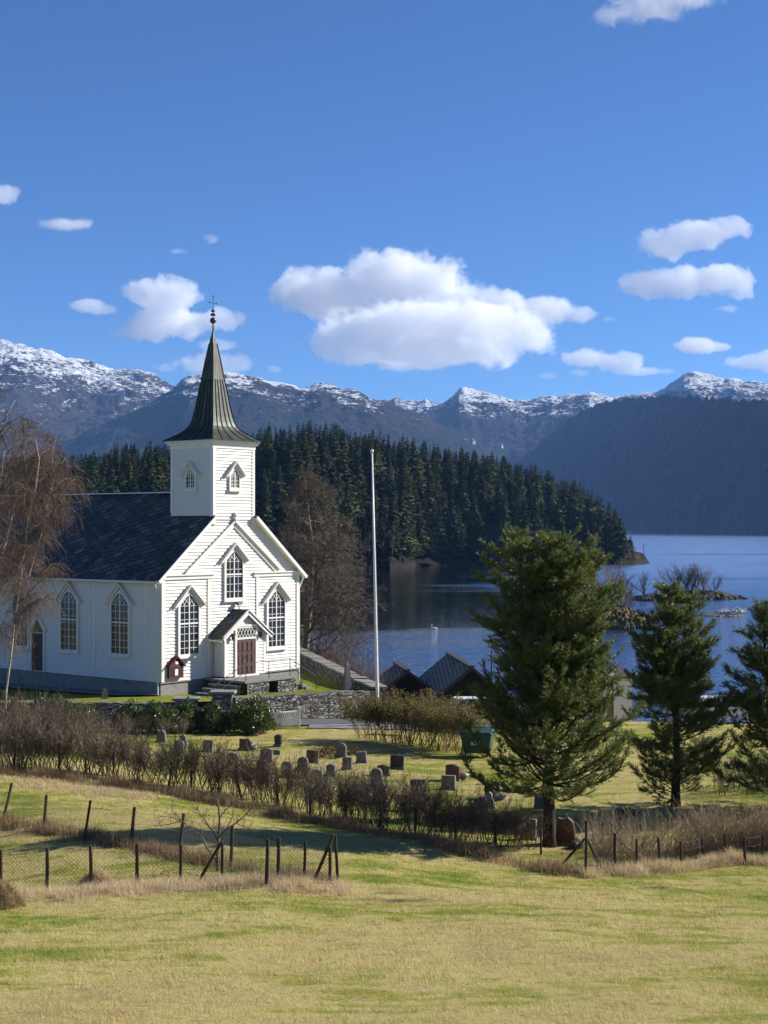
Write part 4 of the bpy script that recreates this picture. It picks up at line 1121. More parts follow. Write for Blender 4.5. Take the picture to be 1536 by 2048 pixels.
def spruce_mesh(name, h, R, seed, nb=30, dens=1.0):
    rnd = random.Random(seed); V = []; T = []
    z0 = h * rnd.uniform(.02, .10); up = h
    def tri(a, b, c):
        i = len(V); V.extend((a, b, c)); T.extend((i, i + 1, i + 2))
    z = z0; lean = (rnd.uniform(-.01, .01), rnd.uniform(-.01, .01))
    while z < h * .985:
        t = z / h; r = R * (1 - t) ** .8 * (0.72 + .28 * min(1, t / .12)) * rnd.uniform(.8, 1.15) + .12
        nbr = max(3, int((7 if t < .7 else 5) * dens)); a0 = rnd.uniform(0, 6.28)
        for k in range(nbr):
            a = a0 + 6.283 * k / nbr + rnd.uniform(-.35, .35); rr = r * rnd.uniform(.65, 1.2)
            if rnd.random() < .06: continue
            ca, sa = math.cos(a), math.sin(a); dz = -rr * rnd.uniform(.18, .5) + (rr * .5 if t > .8 else 0)
            cx_, cy_ = lean[0] * z, lean[1] * z
            tip = (cx_ + ca * rr, cy_ + sa * rr, z + dz + rr * .06)
            mid = (cx_ + ca * rr * .55, cy_ + sa * rr * .55, z + dz * .62)
            w = .16 + rr * .24
            pa = (mid[0] - sa * w, mid[1] + ca * w, mid[2] - w * .35); pb = (mid[0] + sa * w, mid[1] - ca * w, mid[2] - w * .35)
            root = (cx_, cy_, z + .1)
            tri(root, pa, tip); tri(root, tip, pb)
            for f in (.35, .55, .75, .95):           # hanging side twigs
                q = (cx_ + ca * rr * f, cy_ + sa * rr * f, z + dz * f * 1.05)
                hw = rr * .13 + .08; hh = rr * .20 + .22
                o = rnd.uniform(-hw, hw)
                tri((q[0] - ca * hw - sa * o, q[1] - sa * hw + ca * o, q[2]), (q[0] + ca * hw + sa * o, q[1] + sa * hw - ca * o, q[2] - .05), (q[0] - sa * o * 1.5 + rnd.uniform(-.15, .15), q[1] + ca * o * 1.5 + rnd.uniform(-.15, .15), q[2] - hh * rnd.uniform(.6, 1.3)))
        z += h / nb * (1.15 - .5 * t) * rnd.uniform(.75, 1.3)
    tri((-.14, 0, h * .95), (.14, 0, h * .95), (0, 0, h + .3)); tri((0, -.14, h * .95), (0, .14, h * .95), (0, 0, h + .3))
    n1 = len(T) // 3
    for k in range(5):                          # trunk
        a, b = 6.283 * k / 5, 6.283 * (k + 1) / 5; r = .012 * h
        tri((r * math.cos(a), r * math.sin(a), -.6), (r * math.cos(b), r * math.sin(b), -.6), (0, 0, h * .9))
    return np.array(V, np.float32), np.array(T, np.int32), n1
m_spruce = leafmat("spruce_needles", [(.007, .013, .005), (.014, .025, .007), (.042, .054, .015), (.020, .030, .008)], .75, .12, .05)
m_strunk = varied("spruce_bark", (.05, .038, .03), (.10, .08, .065), 2, .95, .05, 0)
variants = []
for i in range(9):
    h = [24, 22, 25, 20, 23, 19, 26, 16, 21][i]
    V, T, n1 = spruce_mesh("spruce", h, [4.2, 3.6, 4.0, 3.5, 3.2, 3.8, 4.3, 3.3, 2.9][i], 100 + i)
    variants.append((V, T, n1, h))
rnd = random.Random(42); pts = []; cell = {}
tries = 0
while tries < 26000:
    tries += 1
    a = rnd.uniform(-60, 1262); L = float(pen_len(a)); s = rnd.uniform(5, min(150, L - 3)) if L > 12 else -1
    if s < 5: continue
    d = float(shore(a)) + s; x = (a - 768) / F * d
    k = (int(x // 5), int(d // 5))
    ok = all((x - q[0]) ** 2 + (d - q[1]) ** 2 > 5.0 ** 2 for i in (-1, 0, 1) for j in (-1, 0, 1) for q in cell.get((k[0] + i, k[1] + j), ()))
    if not ok: continue
    cell.setdefault(k, []).append((x, d)); pts.append((x, d, a, s))
zs_ = pen_h(np.array([p[2] for p in pts]), np.array([p[3] for p in pts]))
# silhouette limit so that the crowns keep the skyline of the photograph's wood
trees = []
for (x, d, a, s), z in zip(pts, zs_):
    top = EYE + (HZ - float(np.interp(a, _top[:, 0], _top[:, 1]))) * d / F
    h = min(rnd.uniform(14, 27), max(6.0, top - float(z) + rnd.uniform(-3.0, 2.0)))
    if s > 70: h = max(9.0, min(h, top - float(z) + rnd.uniform(-3.5, 1.5)))
    trees.append((x, d, float(z), h, a, s))
vis = sorted([t for t in trees if (t[4] > 165 and t[4] < 340) or t[4] > 515], key=lambda t: t[5] - (25 if t[4] > 1050 else 0))
front = vis[:290]; fs = set(id(t) for t in front); rest = [t for t in trees if id(t) not in fs]
protos = []
for (V, T, n1, h) in variants:
    me_o = raw_mesh("spruce_tree", V, T, 3, [m_spruce, m_strunk], midx=np.concatenate([np.zeros(n1), np.ones(len(T) // 3 - n1)]))
    protos.append(me_o)
m_spruce_l = leafmat("sunlit_spruce_needles", [(.020, .032, .009), (.042, .056, .014), (.085, .098, .026), (.045, .052, .016)], .75, .12, .08)  # sun on the right-end spruces mixed into a lighter, yellower needle colour
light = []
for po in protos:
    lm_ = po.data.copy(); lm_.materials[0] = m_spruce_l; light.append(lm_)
used = [False] * len(protos)
for t in front:
    i = rnd.randrange(len(protos)); src = protos[i]
    if used[i]: o = src.copy(); link(o)
    else: o = src; used[i] = True
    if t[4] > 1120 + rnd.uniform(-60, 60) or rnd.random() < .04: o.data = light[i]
    sc = t[3] / variants[i][3]; o.location = (t[0], t[1], t[2]); o.scale = (sc * rnd.uniform(1.0, 1.6) * (1.1 if sc < .8 else 1),) * 2 + (sc,); o.rotation_euler = (0, 0, rnd.uniform(0, 6.28))
    tag(o, "tall dark green spruce on the near slope of the wooded peninsula across the bay", "spruce", "spruces along the wooded peninsula")
VV, TT, MM = [], [], []; base = 0
for t in rest:
    V, T, n1, h = variants[rnd.randrange(len(variants))]; sc = t[3] / h; r = rnd.uniform(0, 6.28); c, s_ = math.cos(r), math.sin(r)
    W = np.stack([(V[:, 0] * c - V[:, 1] * s_) * sc + t[0], (V[:, 0] * s_ + V[:, 1] * c) * sc + t[1], V[:, 2] * sc + t[2]], 1)
    VV.append(W); TT.append(T + base); base += len(V)
o = raw_mesh("forest", np.concatenate(VV), np.concatenate(TT), 3, [m_spruce])
tag(o, "dense dark spruce wood covering the rest of the peninsula behind the front trees", kind='stuff')

# bare birches along the peninsula's shore
def bare_spec(k1=9, k2=6, k3=5, up=.3, ang=48):
    return [dict(n=7, wob=.06, tip=.25), dict(k=k1, len=.55, ang=ang, n=5, wob=.12, up=up, r=.5, **{'from': .22}, grav=.05, tip=.3),
            dict(k=k2, len=.5, ang=45, n=3, wob=.18, r=.5, tip=.4, rmin=.035, **{'from': .2}), dict(k=k3, len=.55, ang=42, n=2, wob=.2, r=.6, tip=.5, rmin=.026, **{'from': .15})]
bt = []
for i in range(4):
    sg = []; r_ = random.Random(60 + i); grow(sg, (0, 0, -.3), (r_.uniform(-.1, .1), r_.uniform(-.1, .1), 1), 9.5, .17, 0, r_, bare_spec(10, 7, 5))
    bt.append(build_segs("bare_tree", sg, [m_twig]))
rb = random.Random(9); ub = [False] * 4
bl = [(560,4),(585,5),(610,5),(640,7),(664,5),(690,9),(705,4),(722,7),(738,4),(752,12),(768,6),(784,4),(798,8),(812,5),(826,9),(842,7),(858,5),(880,7),(905,6),(930,5),(955,7),(985,5),(1010,4),(1130,4),(1160,5),(1252,5),(1262,3.5),(1246,7)]
for a, s in bl:
    i = rb.randrange(4); o = bt[i] if not ub[i] else link(bt[i].copy()); ub[i] = True
    d = float(shore(a)) + s; hh = rb.uniform(.75, 1.2) if a < 1100 else rb.uniform(.45, .7)
    o.location = ((a - 768) / F * d, d, float(pen_h(np.array([a]), np.array([s]))[0])); o.scale = (hh,) * 3; o.rotation_euler = (0, 0, rb.uniform(0, 6.28))
    tag(o, "small leafless birch at the water's edge below the dark spruces", "bare tree", "leafless birches along the peninsula shore")

# ================================================================ islets
def islet(name, cx, cy, rx, ry, h, mt, seed, rot=0.0):
    n = 70; X, Y = np.meshgrid(np.linspace(-1.15, 1.15, n), np.linspace(-1.15, 1.15, n))
    r = np.sqrt(X ** 2 + Y ** 2) + (fbm(X * 2.5 + seed, Y * 2.5, 4) - .5) * .55
    Z = h * np.clip(1 - r, -.6, 1) ** 1 * 1.0
    Z = np.where(Z > 0, h * (np.clip(Z / h, 0, 1)) ** .55, Z) + np.where(r < 1, (fbm(X * 7 + seed, Y * 7, 4, ridged=True) - .55) * h * .55, 0)
    Z = np.where(r > 1.05, -1.2, Z)
    c, s = math.cos(rot), math.sin(rot)
    return tag(grid_mesh(name, cx + (X * rx * c - Y * ry * s), cy + (X * rx * s + Y * ry * c), Z, mt, smooth=False), kind='structure')
m_isl = mat("islet_grass_and_rock", (.15, .13, .05), .95, .05)
_p = coords(m_isl, kind='Position'); _sz = nd(m_isl, 'ShaderNodeSeparateXYZ'); lk(m_isl, _p, _sz.inputs[0])
_fl = ramp(m_isl, noise(m_isl, _p, .8, 5, .7), [(.3, (.05, .04, .022)), (.5, (.125, .10, .045)), (.7, (.23, .19, .09))])
_rk = ramp(m_isl, noise(m_isl, _p, 1.5, 5, .7), [(.3, (.03, .028, .025)), (.6, (.15, .135, .11)), (.75, (.26, .23, .19))])
_f = math_(m_isl, 'DIVIDE', math_(m_isl, 'SUBTRACT', math_(m_isl, 'ADD', _sz.outputs[2], math_(m_isl, 'MULTIPLY', noise(m_isl, _p, .5, 4), 1.4)), 1.5), .6, True)
set_col(m_isl, mix(m_isl, _f, _rk, _fl)); bump(m_isl, noise(m_isl, _p, 2.5, 5, .7), 1.0, .3)
islet("islet", 31.2, 221, 7.0, 9.5, 3.0, m_isl, 2.2)
islet("islet", 61.5, 300, 8.2, 4.5, 1.7, m_isl, 5.1)
islet("islet", 51.5, 294, 4.6, 3.5, 1.2, m_isl, 9.3)
islet("rock", 53.3, 243, 3.5, 2.4, .42, varied("wet_skerry", (.09, .075, .06), (.18, .15, .12), 3, .8, .3, .6, .05), 7.7)
def bush_spec(): return [dict(n=3, wob=.15, tip=.5), dict(k=6, len=.65, ang=30, n=4, wob=.12, r=.6, rmin=.012, **{'from': .1}, up=.3), dict(k=6, len=.5, ang=35, n=3, wob=.18, r=.55, rmin=.008, **{'from': .2}, up=.1), dict(k=4, len=.5, ang=35, n=2, wob=.2, r=.6, rmin=.007, **{'from': .2})]
bs = []
for i in range(4):
    sg = []; r_ = random.Random(80 + i)
    for k in range(5):
        grow(sg, (r_.uniform(-.35, .35), r_.uniform(-.35, .35), -.2), (r_.uniform(-.5, .5), r_.uniform(-.5, .5), 1), 3.1, .06, 0, r_, bush_spec())
    bs.append(build_segs("bare_bush", sg, [m_twig_pale if i == 3 else m_twig]))
ib = random.Random(3); ubs = [False] * 4
def put_bush(px, d, z, sc, label, group, i=None):
    i = ib.randrange(4) if i is None else i
    o = bs[i] if not ubs[i] else link(bs[i].copy()); ubs[i] = True
    o.location = ((px - 768) / F * d, d, z); o.scale = (sc, sc, sc * ib.uniform(.9, 1.1)); o.rotation_euler = (0, 0, ib.uniform(0, 6.28)); tag(o, label, "bare bush", group)
for px, d, z, sc in [(1128,218,2.0,1.2),(1145,222,2.4,1.3),(1160,216,2.0,1.0),(1172,226,2.3,1.45),(1188,218,2.1,1.15),(1203,224,2.4,1.5),(1218,219,2.3,1.75),(1232,223,2.4,1.7),(1246,218,2.0,1.25),(1212,213,1.6,.8),(1180,212,1.5,.75),(1258,222,1.8,.9),(1150,212,1.5,.7)]:
    put_bush(px, d, z, sc, "leafless grey-brown bush on the grassy near islet", "leafless bushes on the near islet")
for px, d, z, sc in [(1290,296,.9,1.25),(1352,300,1.5,1.4),(1362,298,1.5,1.7),(1374,301,1.6,1.65),(1384,298,1.5,1.6),(1392,300,1.5,1.2),(1408,300,1.5,1.35),(1428,299,1.3,1.0)]:
    put_bush(px, d, z, sc, "small leafless bush on the flat far islet", "leafless bushes on the far islet", ib.choice((0, 1, 2)))
# birds on the skerry
m_bw = mat("white_plumage", (.75, .75, .74), .7); m_bg = mat("grey_plumage", (.28, .29, .31), .7); m_bk = mat("bill_and_legs", (.35, .22, .05), .6)
def bird(wings):
    b = MB(); prof_ = [(.012, -.26), (.06, -.18), (.10, -.06), (.11, .04), (.085, .14), (.05, .2), (.012, .24)]
    n = 8; i0 = len(b.v)
    for r, y in prof_:
        for j in range(n):
            t = 6.283 * j / n; b.v.append((r * math.cos(t), -y, .26 + r * .95 * math.sin(t) + y * .35))
    for k in range(len(prof_) - 1):
        for j in range(n): b.f.append([i0 + k * n + j, i0 + k * n + (j + 1) % n, i0 + (k + 1) * n + (j + 1) % n, i0 + (k + 1) * n + j]); b.m.append(0)
    b.tube([(0, -.16, .34), (0, -.2, .43), (0, -.23, .47)], [.05, .042, .045], 7); b.lathe([(.01, -.05), (.045, -.02), (.048, .02), (.01, .055)], (0, -.24, .48), 8)
    b.tube([(0, -.28, .475), (0, -.36, .46)], [.014, .004], 5, 1)
    for s in (1, -1):
        b.tube([(s * .04, 0, .2), (s * .04, 0, 0)], .008, 4, 1)
        if wings: b.prism([(s * .08, -.1, .36), (s * .08, .14, .34), (s * .38, .16, .62), (s * .5, .06, .70), (s * .36, -.06, .62)], [(s * .08, -.1, .345), (s * .08, .14, .325), (s * .38, .16, .605), (s * .5, .06, .69), (s * .36, -.06, .605)], 0)
        else: b.prism([(s * .115, -.12, .30), (s * .10, .12, .26), (s * .05, .3, .24), (s * .09, .1, .18)], [(s * .10, -.12, .30), (s * .085, .12, .26), (s * .035, .3, .24), (s * .075, .1, .18)], 2)
    return b
gulls = [bird(False).build("seagull", [m_bw, m_bk, m_bg]), bird(True).build("seagull", [m_bw, m_bk, m_bw])]
ug = [False, False]; gr = random.Random(12)
for k, px in enumerate((1432, 1444, 1449, 1455, 1459, 1464, 1468, 1473, 1477, 1480, 1484, 1489, 1470, 1462)):
    i = 1 if k in (2, 5, 8, 10) else 0
    o = gulls[i] if not ug[i] else link(gulls[i].copy()); ug[i] = True
    d = 243 + gr.uniform(-.9, .9); o.location = ((px - 768) / F * d, d, .26 + gr.uniform(0, .08) - (.12 if k in (0, 11) else 0)); sc = gr.uniform(1.35, 1.7); o.scale = (sc,) * 3; o.rotation_euler = (0, 0, gr.uniform(0, 6.28))
    tag(o, "white gull with spread wings on the low rock in the lake" if i else "white gull with folded wings resting on the low rock in the lake", "seagull", "gulls spreading their wings on the rock" if i else "gulls resting on the low rock")
sw = MB(); 
prof_ = [(.02, -.5), (.16, -.38), (.26, -.1), (.25, .15), (.15, .38), (.03, .52)]
for r, x in prof_:
    for j in range(10):
        t = 6.283 * j / 10; sw.v.append((x, r * math.cos(t), .10 + r * .8 * math.sin(t)))
for k in range(5):
    for j in range(10): sw.f.append([k * 10 + j, k * 10 + (j + 1) % 10, (k + 1) * 10 + (j + 1) % 10, (k + 1) * 10 + j]); sw.m.append(0)
sw.tube([(-.36, 0, .2), (-.46, 0, .42), (-.40, 0, .62), (-.44, 0, .76), (-.52, 0, .76)], [.09, .06, .05, .055, .05], 8); sw.tube([(-.55, 0, .75), (-.68, 0, .70)], [.03, .01], 6, 1)
p = at(869, 1258, EYE * F / (1258 - HZ)); tag(sw.build("swan", [m_bw, m_bk], None, loc=(p.x, p.y, 0)), "white swan swimming alone on the dark water of the bay", "swan").scale = (.85,) * 3
# marker pole on the tip
mp_ = MB(); d = 588; x = (1287 - 768) / F * d
mp_.tube([(0, 0, 0), (0, 0, 7.2)], [.13, .10], 8); mp_.bar((-.1, 0, 7.0), (.7, 0, 7.0), .10, .10); mp_.box(.3, .7, -.12, .12, 6.75, 6.95)
tag(mp_.build("marker_pole", mat("tarred_pole", (.05, .05, .05), .7), None, loc=(x, d, .3)), "thin pole with a short arm at the rocky tip of the peninsula", "marker pole")
bo = MB(); d = 3680; x = (1256 - 768) / F * d
bo.prism([(-8, -2, 0), (8, -2, 0), (11, 0, 0), (8, 2, 0), (-8, 2, 0)], [(-8.5, -2.4, 2.4), (8.5, -2.4, 2.4), (13, 0, 2.8), (8.5, 2.4, 2.4), (-8.5, 2.4, 2.4)]); bo.box(-4, 3, -1.5, 1.5, 2.4, 4.6)
tag(bo.build("boat", mat("white_hull", (.8, .8, .8), .4), None, loc=(x, d, 0)), "tiny white boat under the far dark mountainside", "boat")
# small farmhouses on the far slope
for i, (px, py, d) in enumerate(((912,886,3780),(931,884,3800),(946,884,3850),(1002,892,3900))):
    hm = MB(); hm.box(-6, 6, -4, 4, -6, 4); hm.prism([(-6.5, -4.8, 3.6), (-6.5, 4.8, 3.6), (-6.5, 0, 7.5)], [(6.5, -4.8, 3.6), (6.5, 4.8, 3.6), (6.5, 0, 7.5)], 1)
    for u in (-4, -1.5, 1.2, 3.8): hm.box(u - .6, u + .6, -4.08, -4, 1.5, 3.4, 2)
    p = at(px, py, d)
    tag(hm.build("farmhouse", [mat("pale_house_wall", (.34, .32, .30), .7), mat("house_roof", (.10, .09, .09), .7), m_glass], None, loc=p, rz=.4 * i), "tiny pale farmhouse far off on the mountain slope above the spruces", "farmhouse", "farmhouses on the far slope")
# ================================================================ gravestones
m_st = {
 'grey': varied("grey_gravestone", (.085, .08, .075), (.17, .16, .15), 7, .8, .25, .4, .01, c3=(.12, .115, .10)),
 'dark': varied("dark_gravestone", (.022, .020, .020), (.045, .042, .04), 7, .45, .4, .2, .005),
 'light': varied("light_gravestone", (.20, .20, .19), (.33, .32, .30), 7, .75, .25, .3, .01),
 'red': varied("red_granite", (.085, .034, .028), (.13, .055, .043), 9, .45, .4, .2, .005),
 'brown': varied("brown_gravestone", (.055, .038, .03), (.10, .072, .058), 7, .7, .25, .4, .01),
}
def head_outline(kind, w, h):
    a = w / 2
    if kind == 'square': return [(-a, 0), (a, 0), (a, h), (-a, h)]
    if kind == 'round': return [(-a, 0), (a, 0)] + [(a * math.cos(t), h - a * .75 + a * .75 * math.sin(t)) for t in np.linspace(0, math.pi, 9)]
    if kind == 'curve': return [(-a, 0), (a, 0)] + [(a * (1 - k / 4), h * (.9 + .1 * math.sin(k / 8 * math.pi))) for k in range(9)]
    if kind == 'peak': return [(-a, 0), (a, 0), (a, h * .86), (a * .35, h * .95), (0, h), (-a * .5, h * .97), (-a, h * .92)]
    if kind == 'slant': return [(-a, 0), (a * 1.05, 0), (a * 1.1, h * .72), (a * .6, h), (-a * .3, h * .90), (-a * .95, h * .95)]
    if kind == 'rough': return [(-a, 0), (a, 0), (a * .95, h * .5), (a * .8, h * .85), (a * .25, h), (-a * .3, h * .93), (-a * .75, h * .97), (-a * .95, h * .45)]
    if kind == 'heart': return [(-a * .55, 0), (a * .6, 0), (a * .9, h * .35), (a, h * .68), (a * .82, h * .93), (a * .45, h), (a * .1, h * .88), (-a * .1, h * .86), (-a * .5, h * .95), (-a * .85, h * .88), (-a, h * .62), (-a * .85, h * .3)]
    if kind == 'scroll': return [(-a, 0), (a, 0), (a * .95, h * .6), (a * .72, h * .68), (a * .74, h * .88), (a * .45, h), (a * .1, h * .96), (-a * .1, h * .8), (-a * .5, h * .72), (-a, h * .78)]
    return [(-a, 0), (a, 0), (a, h), (-a, h)]
GR = [ # px, base y, width px, height px, outline, material, label
 (323,1484,20,24,'rough','grey',"rough grey gravestone in the back row, nearest to the brown bushes at the left"),
 (367,1490,16,20,'rough','grey',"small rough grey gravestone behind the arched one with a lit white edge"),
 (359,1505,21,23,'round','grey',"arched grey gravestone with a sunlit white edge, half hidden by the hedge at the left"),
 (417,1504,22,23,'square','grey',"square grey gravestone with a bright shiny spot on its top corner"),
 (491,1500,25,24,'slant','red',"tilted reddish granite gravestone standing alone near the evergreen bushes"),
 (557,1494,15,23,'curve','dark',"small narrow dark gravestone nearest to the white picket fence end"),
 (533,1523,27,26,'curve','grey',"wide grey gravestone with a gently curved top beside a low flat slab"),
 (553,1509,18,9,'curve','grey',"low flat grey slab lying right behind a wide curved gravestone"),
 (466,1531,26,25,'round','grey',"round-topped grey gravestone just above the hedge, left of the wide curved one"),
 (524,1557,30,36,'rough','brown',"brown rough gravestone with white highlights seen through the hedge twigs"),
 (573,1555,23,32,'round','grey',"tall arched grey gravestone seen through the hedge, right of the brown rough one"),
 (607,1541,22,27,'round','grey',"arched grey gravestone with a lit right edge at the end of its row"),
 (625,1526,25,25,'square','brown',"square brown gravestone behind the arched one, left of the small dead conifers"),
 (682,1514,22,27,'round','grey',"rounded grey gravestone standing between two brown dead conifer bushes"),
 (723.5,1525,21,21,'square','grey',"square grey gravestone with a sunlit right side, near the brown bushes"),
 (694,1539,20,24,'square','grey',"upright grey gravestone in the row in front of the dead conifers"),
 (662.6,1552,19,24,'curve','grey',"narrow grey gravestone half hidden behind thin hedge shoots"),
 (634,1566,28,26,'curve','grey',"broad grey gravestone with curved top hidden behind the middle of the hedge"),
 (794,1538,29,27,'square','dark',"black polished square gravestone with a lit right side, at the rear of the lawn"),
 (767,1552,25,21,'peak','dark',"low dark gravestone just left of the black polished square one"),
 (754,1569,24,32,'round','grey',"tall round-topped grey gravestone in front of the low dark one"),
 (761,1606,29,42,'round','grey',"large round-topped gravestone standing right behind the hedge in its middle"),
 (838,1591,36,32,'square','brown',"big dark brown square gravestone rising above the hedge"),
 (837,1621,34,36,'square','dark',"dark gravestone with a white edge behind the thickest hedge twigs"),
 (905.6,1561,30,32,'peak','red',"red granite gravestone with a peaked top, the reddest on the lawn"),
 (897,1579,29,28,'square','grey',"grey square gravestone directly in front of the red peaked one"),
 (984.6,1598,34,34,'heart','dark',"dark heart-shaped gravestone with an oval opening"),
 (973,1616,32,32,'scroll','light',"pale grey gravestone with a scrolled top in front of the heart-shaped one"),
 (924,1651,30,40,'round','grey',"grey gravestone hidden behind the right part of the hedge"),
 (986.5,1660,28,34,'rough','brown',"dark brown rough gravestone at the right end of the hedge"),
 (1014.6,1653,28,30,'rough','grey',"grey boulder-like gravestone beside the right end of the hedge"),
 (1057,1679,31,40,'square','light',"tall pale box-shaped gravestone just left of the big pine's trunk"),
 (1078,1616,20,24,'square','grey',"grey square gravestone partly hidden by the big pine's trunk"),
 (1130,1688,42,54,'rough','red',"large rough red-brown gravestone right of the big pine's trunk"),
 (1175,1653,19,30,'round','brown',"small brown gravestone behind the tall corner post of the right fence"),
 (1242,1645,27,28,'slant','brown',"brown gravestone rising above the dry canes between the two big pines"),
 (1272,1631,19,12,'rough','grey',"low stone lying in the grass between the two big pines"),
 (1323,1645,21,16,'rough','grey',"low grey stone half hidden in the dry canes left of the second pine"),
 (1357,1640,26,18,'square','grey',"low grey gravestone at the foot of the second pine"),
]
rg = random.Random(77); sinks = []
for px, py, wp, hp, kind, mk, lb in GR:
    p = hit(px, py); k = p.y / F; w, h = wp * k * .95, hp * k
    rz = math.radians(-14 + rg.uniform(-7, 7)); th = rg.uniform(.10, .17)
    out = head_outline(kind, w, h + .12); b = MB()
    bev = min(.02, w * .08)
    A = [(x, -th / 2 - .0, z - .1) for x, z in out]; cx0 = 0; cz0 = h / 2
    fr_ = [(x * (1 - 2 * bev / w), -th / 2 - .018, (z - .1 - cz0) * (1 - 2 * bev / h) + cz0) for x, z in out]
    B = [(x, th / 2, z - .1) for x, z in out]
    n = len(A); i0 = len(b.v); b.v += fr_ + A + B
    b.f.append([i0 + j for j in range(n)]); b.m.append(0)
    for a_, c_ in ((0, n), (n, 2 * n)):
        for j in range(n): b.f.append([i0 + a_ + j, i0 + a_ + (j + 1) % n, i0 + c_ + (j + 1) % n, i0 + c_ + j][::-1]); b.m.append(0)
    b.f.append([i0 + 2 * n + j for j in range(n)][::-1]); b.m.append(0)
    g = b.build("gravestone", m_st[mk], None, loc=(p.x, p.y, p.z), rz=rz)
    g.rotation_euler[0] = rg.uniform(-.05, .05); g.rotation_euler[1] = rg.uniform(-.04, .04)
    tag(g, lb, "gravestone", "gravestones on the cemetery lawn")
    if h > .35 and kind != 'heart':
        pb_ = MB(); pb_.prism([(-w * .62, -th, -.12), (w * .62, -th, -.12), (w * .62, th * 1.1, -.12), (-w * .62, th * 1.1, -.12)], [(-w * .58, -th * .9, .09), (w * .58, -th * .9, .09), (w * .58, th, .09), (-w * .58, th, .09)])
        pb_.build("plinth", m_st['grey'] if mk != 'light' else m_st['light'], g)
    if kind == 'heart':
        v = MB(); v.lathe([(.001, -.012), (.10, -.010), (.12, 0), (.10, .01)], (0, 0, 0), 14)
        e = v.build("oval_plaque", mat("pale_brass", (.42, .34, .16), .4, .5, .4), g); e.rotation_euler = (math.radians(90), 0, 0); e.location = (.10, -th / 2 - .02, h * .55); e.scale = (.55, 1.35, 1)
        v = MB(); v.prism([(-w * .5, -.16, -.1), (w * .62, -.16, -.1), (w * .62, .16, -.1), (-w * .5, .16, -.1)], [(-w * .45, -.13, .1), (w * .55, -.13, .1), (w * .55, .13, .1), (-w * .45, .13, .1)]); v.build("plinth", m_st['light'], g)

# flower bowls and grave lanterns
m_pot = mat("grey_bowl", (.22, .21, .20), .8); m_petal = leafmat("pale_flowers", [(.75, .72, .68), (.62, .50, .45), (.10, .16, .05)], .7, .1, .2)
for px, py, lb in ((926, 1560, "small bowl of pale flowers beside the red peaked gravestone"), (1003, 1598, "bowl of white flowers at the foot of the heart-shaped gravestone"), (1158, 1696, "bowl of pale flowers beside the large red-brown gravestone"), (508, 1500, "small pale flower bowl at the tilted reddish gravestone")):
    p = hit(px, py); b = MB(); b.lathe([(.08, -.05), (.13, .04), (.16, .14), (.13, .13)], (0, 0, 0), 12); g = b.build("flower_bowl", m_pot, None, loc=p); tag(g, lb, "flower bowl")
    r_ = np.random.RandomState(int(px)); n_ = 90; c_ = np.stack([r_.randn(n_) * .09, r_.randn(n_) * .09, .14 + np.abs(r_.randn(n_)) * .07], 1); u_ = r_.randn(n_, 3) * .035; w_ = r_.randn(n_, 3) * .035
    V = np.stack([c_ - u_, c_ + w_, c_ + u_, c_ - w_], 1).reshape(-1, 3); raw_mesh("flowers", V, np.arange(4 * n_), 4, m_petal, g)

# ================================================================ fences
m_post = varied("weathered_fence_post", (.035, .028, .022), (.085, .07, .055), 8, .9, .1, .5, .01, stretch=(1, 1, .2))
m_wire = mat("rusty_galvanised_wire", (.10, .09, .08), .5, .4, .6)
def post_mesh(fence, base, top, r=.045, name="post"):
    b = MB(); base = Vector(base); top = Vector(top); dn = (base - top).normalized()
    b.tube([base + dn * .25, base.lerp(top, .5) + Vector((.004, .003, 0)), top], [r, r * .96, r * .9], 7)
    return b.build(name, m_post, fence)
def fence_net(fence, P, Hs, pitch=.085, r=.0022, name="wire_net"):
    segs = []
    for (a, b, ha, hb) in zip(P[:-1], P[1:], Hs[:-1], Hs[1:]):
        L = (Vector((b[0], b[1])) - Vector((a[0], a[1]))).length; n = max(1, int(L / pitch)); H = min(ha, hb) * .86; m_ = max(1, int(H / pitch))
        def q(i, j):
            u = i / n; w = .03 * math.sin(u * 3.14)
            z0 = a[2] * (1 - u) + b[2] * u
            return Vector((a[0] * (1 - u) + b[0] * u, a[1] * (1 - u) + b[1] * u, z0 + .05 + j / m_ * H - w * j / m_))
        for i in range(n):
            for j in range(m_):
                segs.append((q(i, j), q(i + 1, j + 1), r, r)); segs.append((q(i + 1, j), q(i, j + 1), r, r))
            segs.append((q(i, m_), q(i + 1, m_), r * 1.6, r * 1.6)); segs.append((q(i, 0), q(i + 1, 0), r * 1.3, r * 1.3))
    return build_segs(name, segs, m_wire, fence)
def strands(fence, P, Hs, fr=(.35, .65, .95), r=.003):
    for f in fr:
        s = []
        for a, b, ha, hb in zip(P[:-1], P[1:], Hs[:-1], Hs[1:]):
            pa = Vector((a[0], a[1], a[2] + ha * f)); pb = Vector((b[0], b[1], b[2] + hb * f)); mid = pa.lerp(pb, .5) - Vector((0, 0, .03))
            s += [(pa, mid, r, r), (mid, pb, r, r)]
        build_segs("wire", s, m_wire, fence)
def make_fence(label, posts, net=True, group=None, r=.040, extra=()):
    f = thing("wire_fence", label, "fence", hit(posts[0][0], posts[0][1]), 0, group)
    off = f.location.copy(); P = []; Hs = []
    for (bx, by, tx, ty) in posts:
        b = hit(bx, by); t = at(tx, ty, b.y); P.append(b - off); Hs.append(t.z - b.z)
        post_mesh(f, b - off, t - off, r * rg.uniform(.85, 1.12))
    for (x0, y0, x1, y1, nm) in extra:
        b = hit(x0, y0); t = at(x1, y1, b.y - .02); post_mesh(f, b - off, t - off, r * .9, nm)
    if net: fence_net(f, P, Hs)
    else: strands(f, P, Hs)
    return f
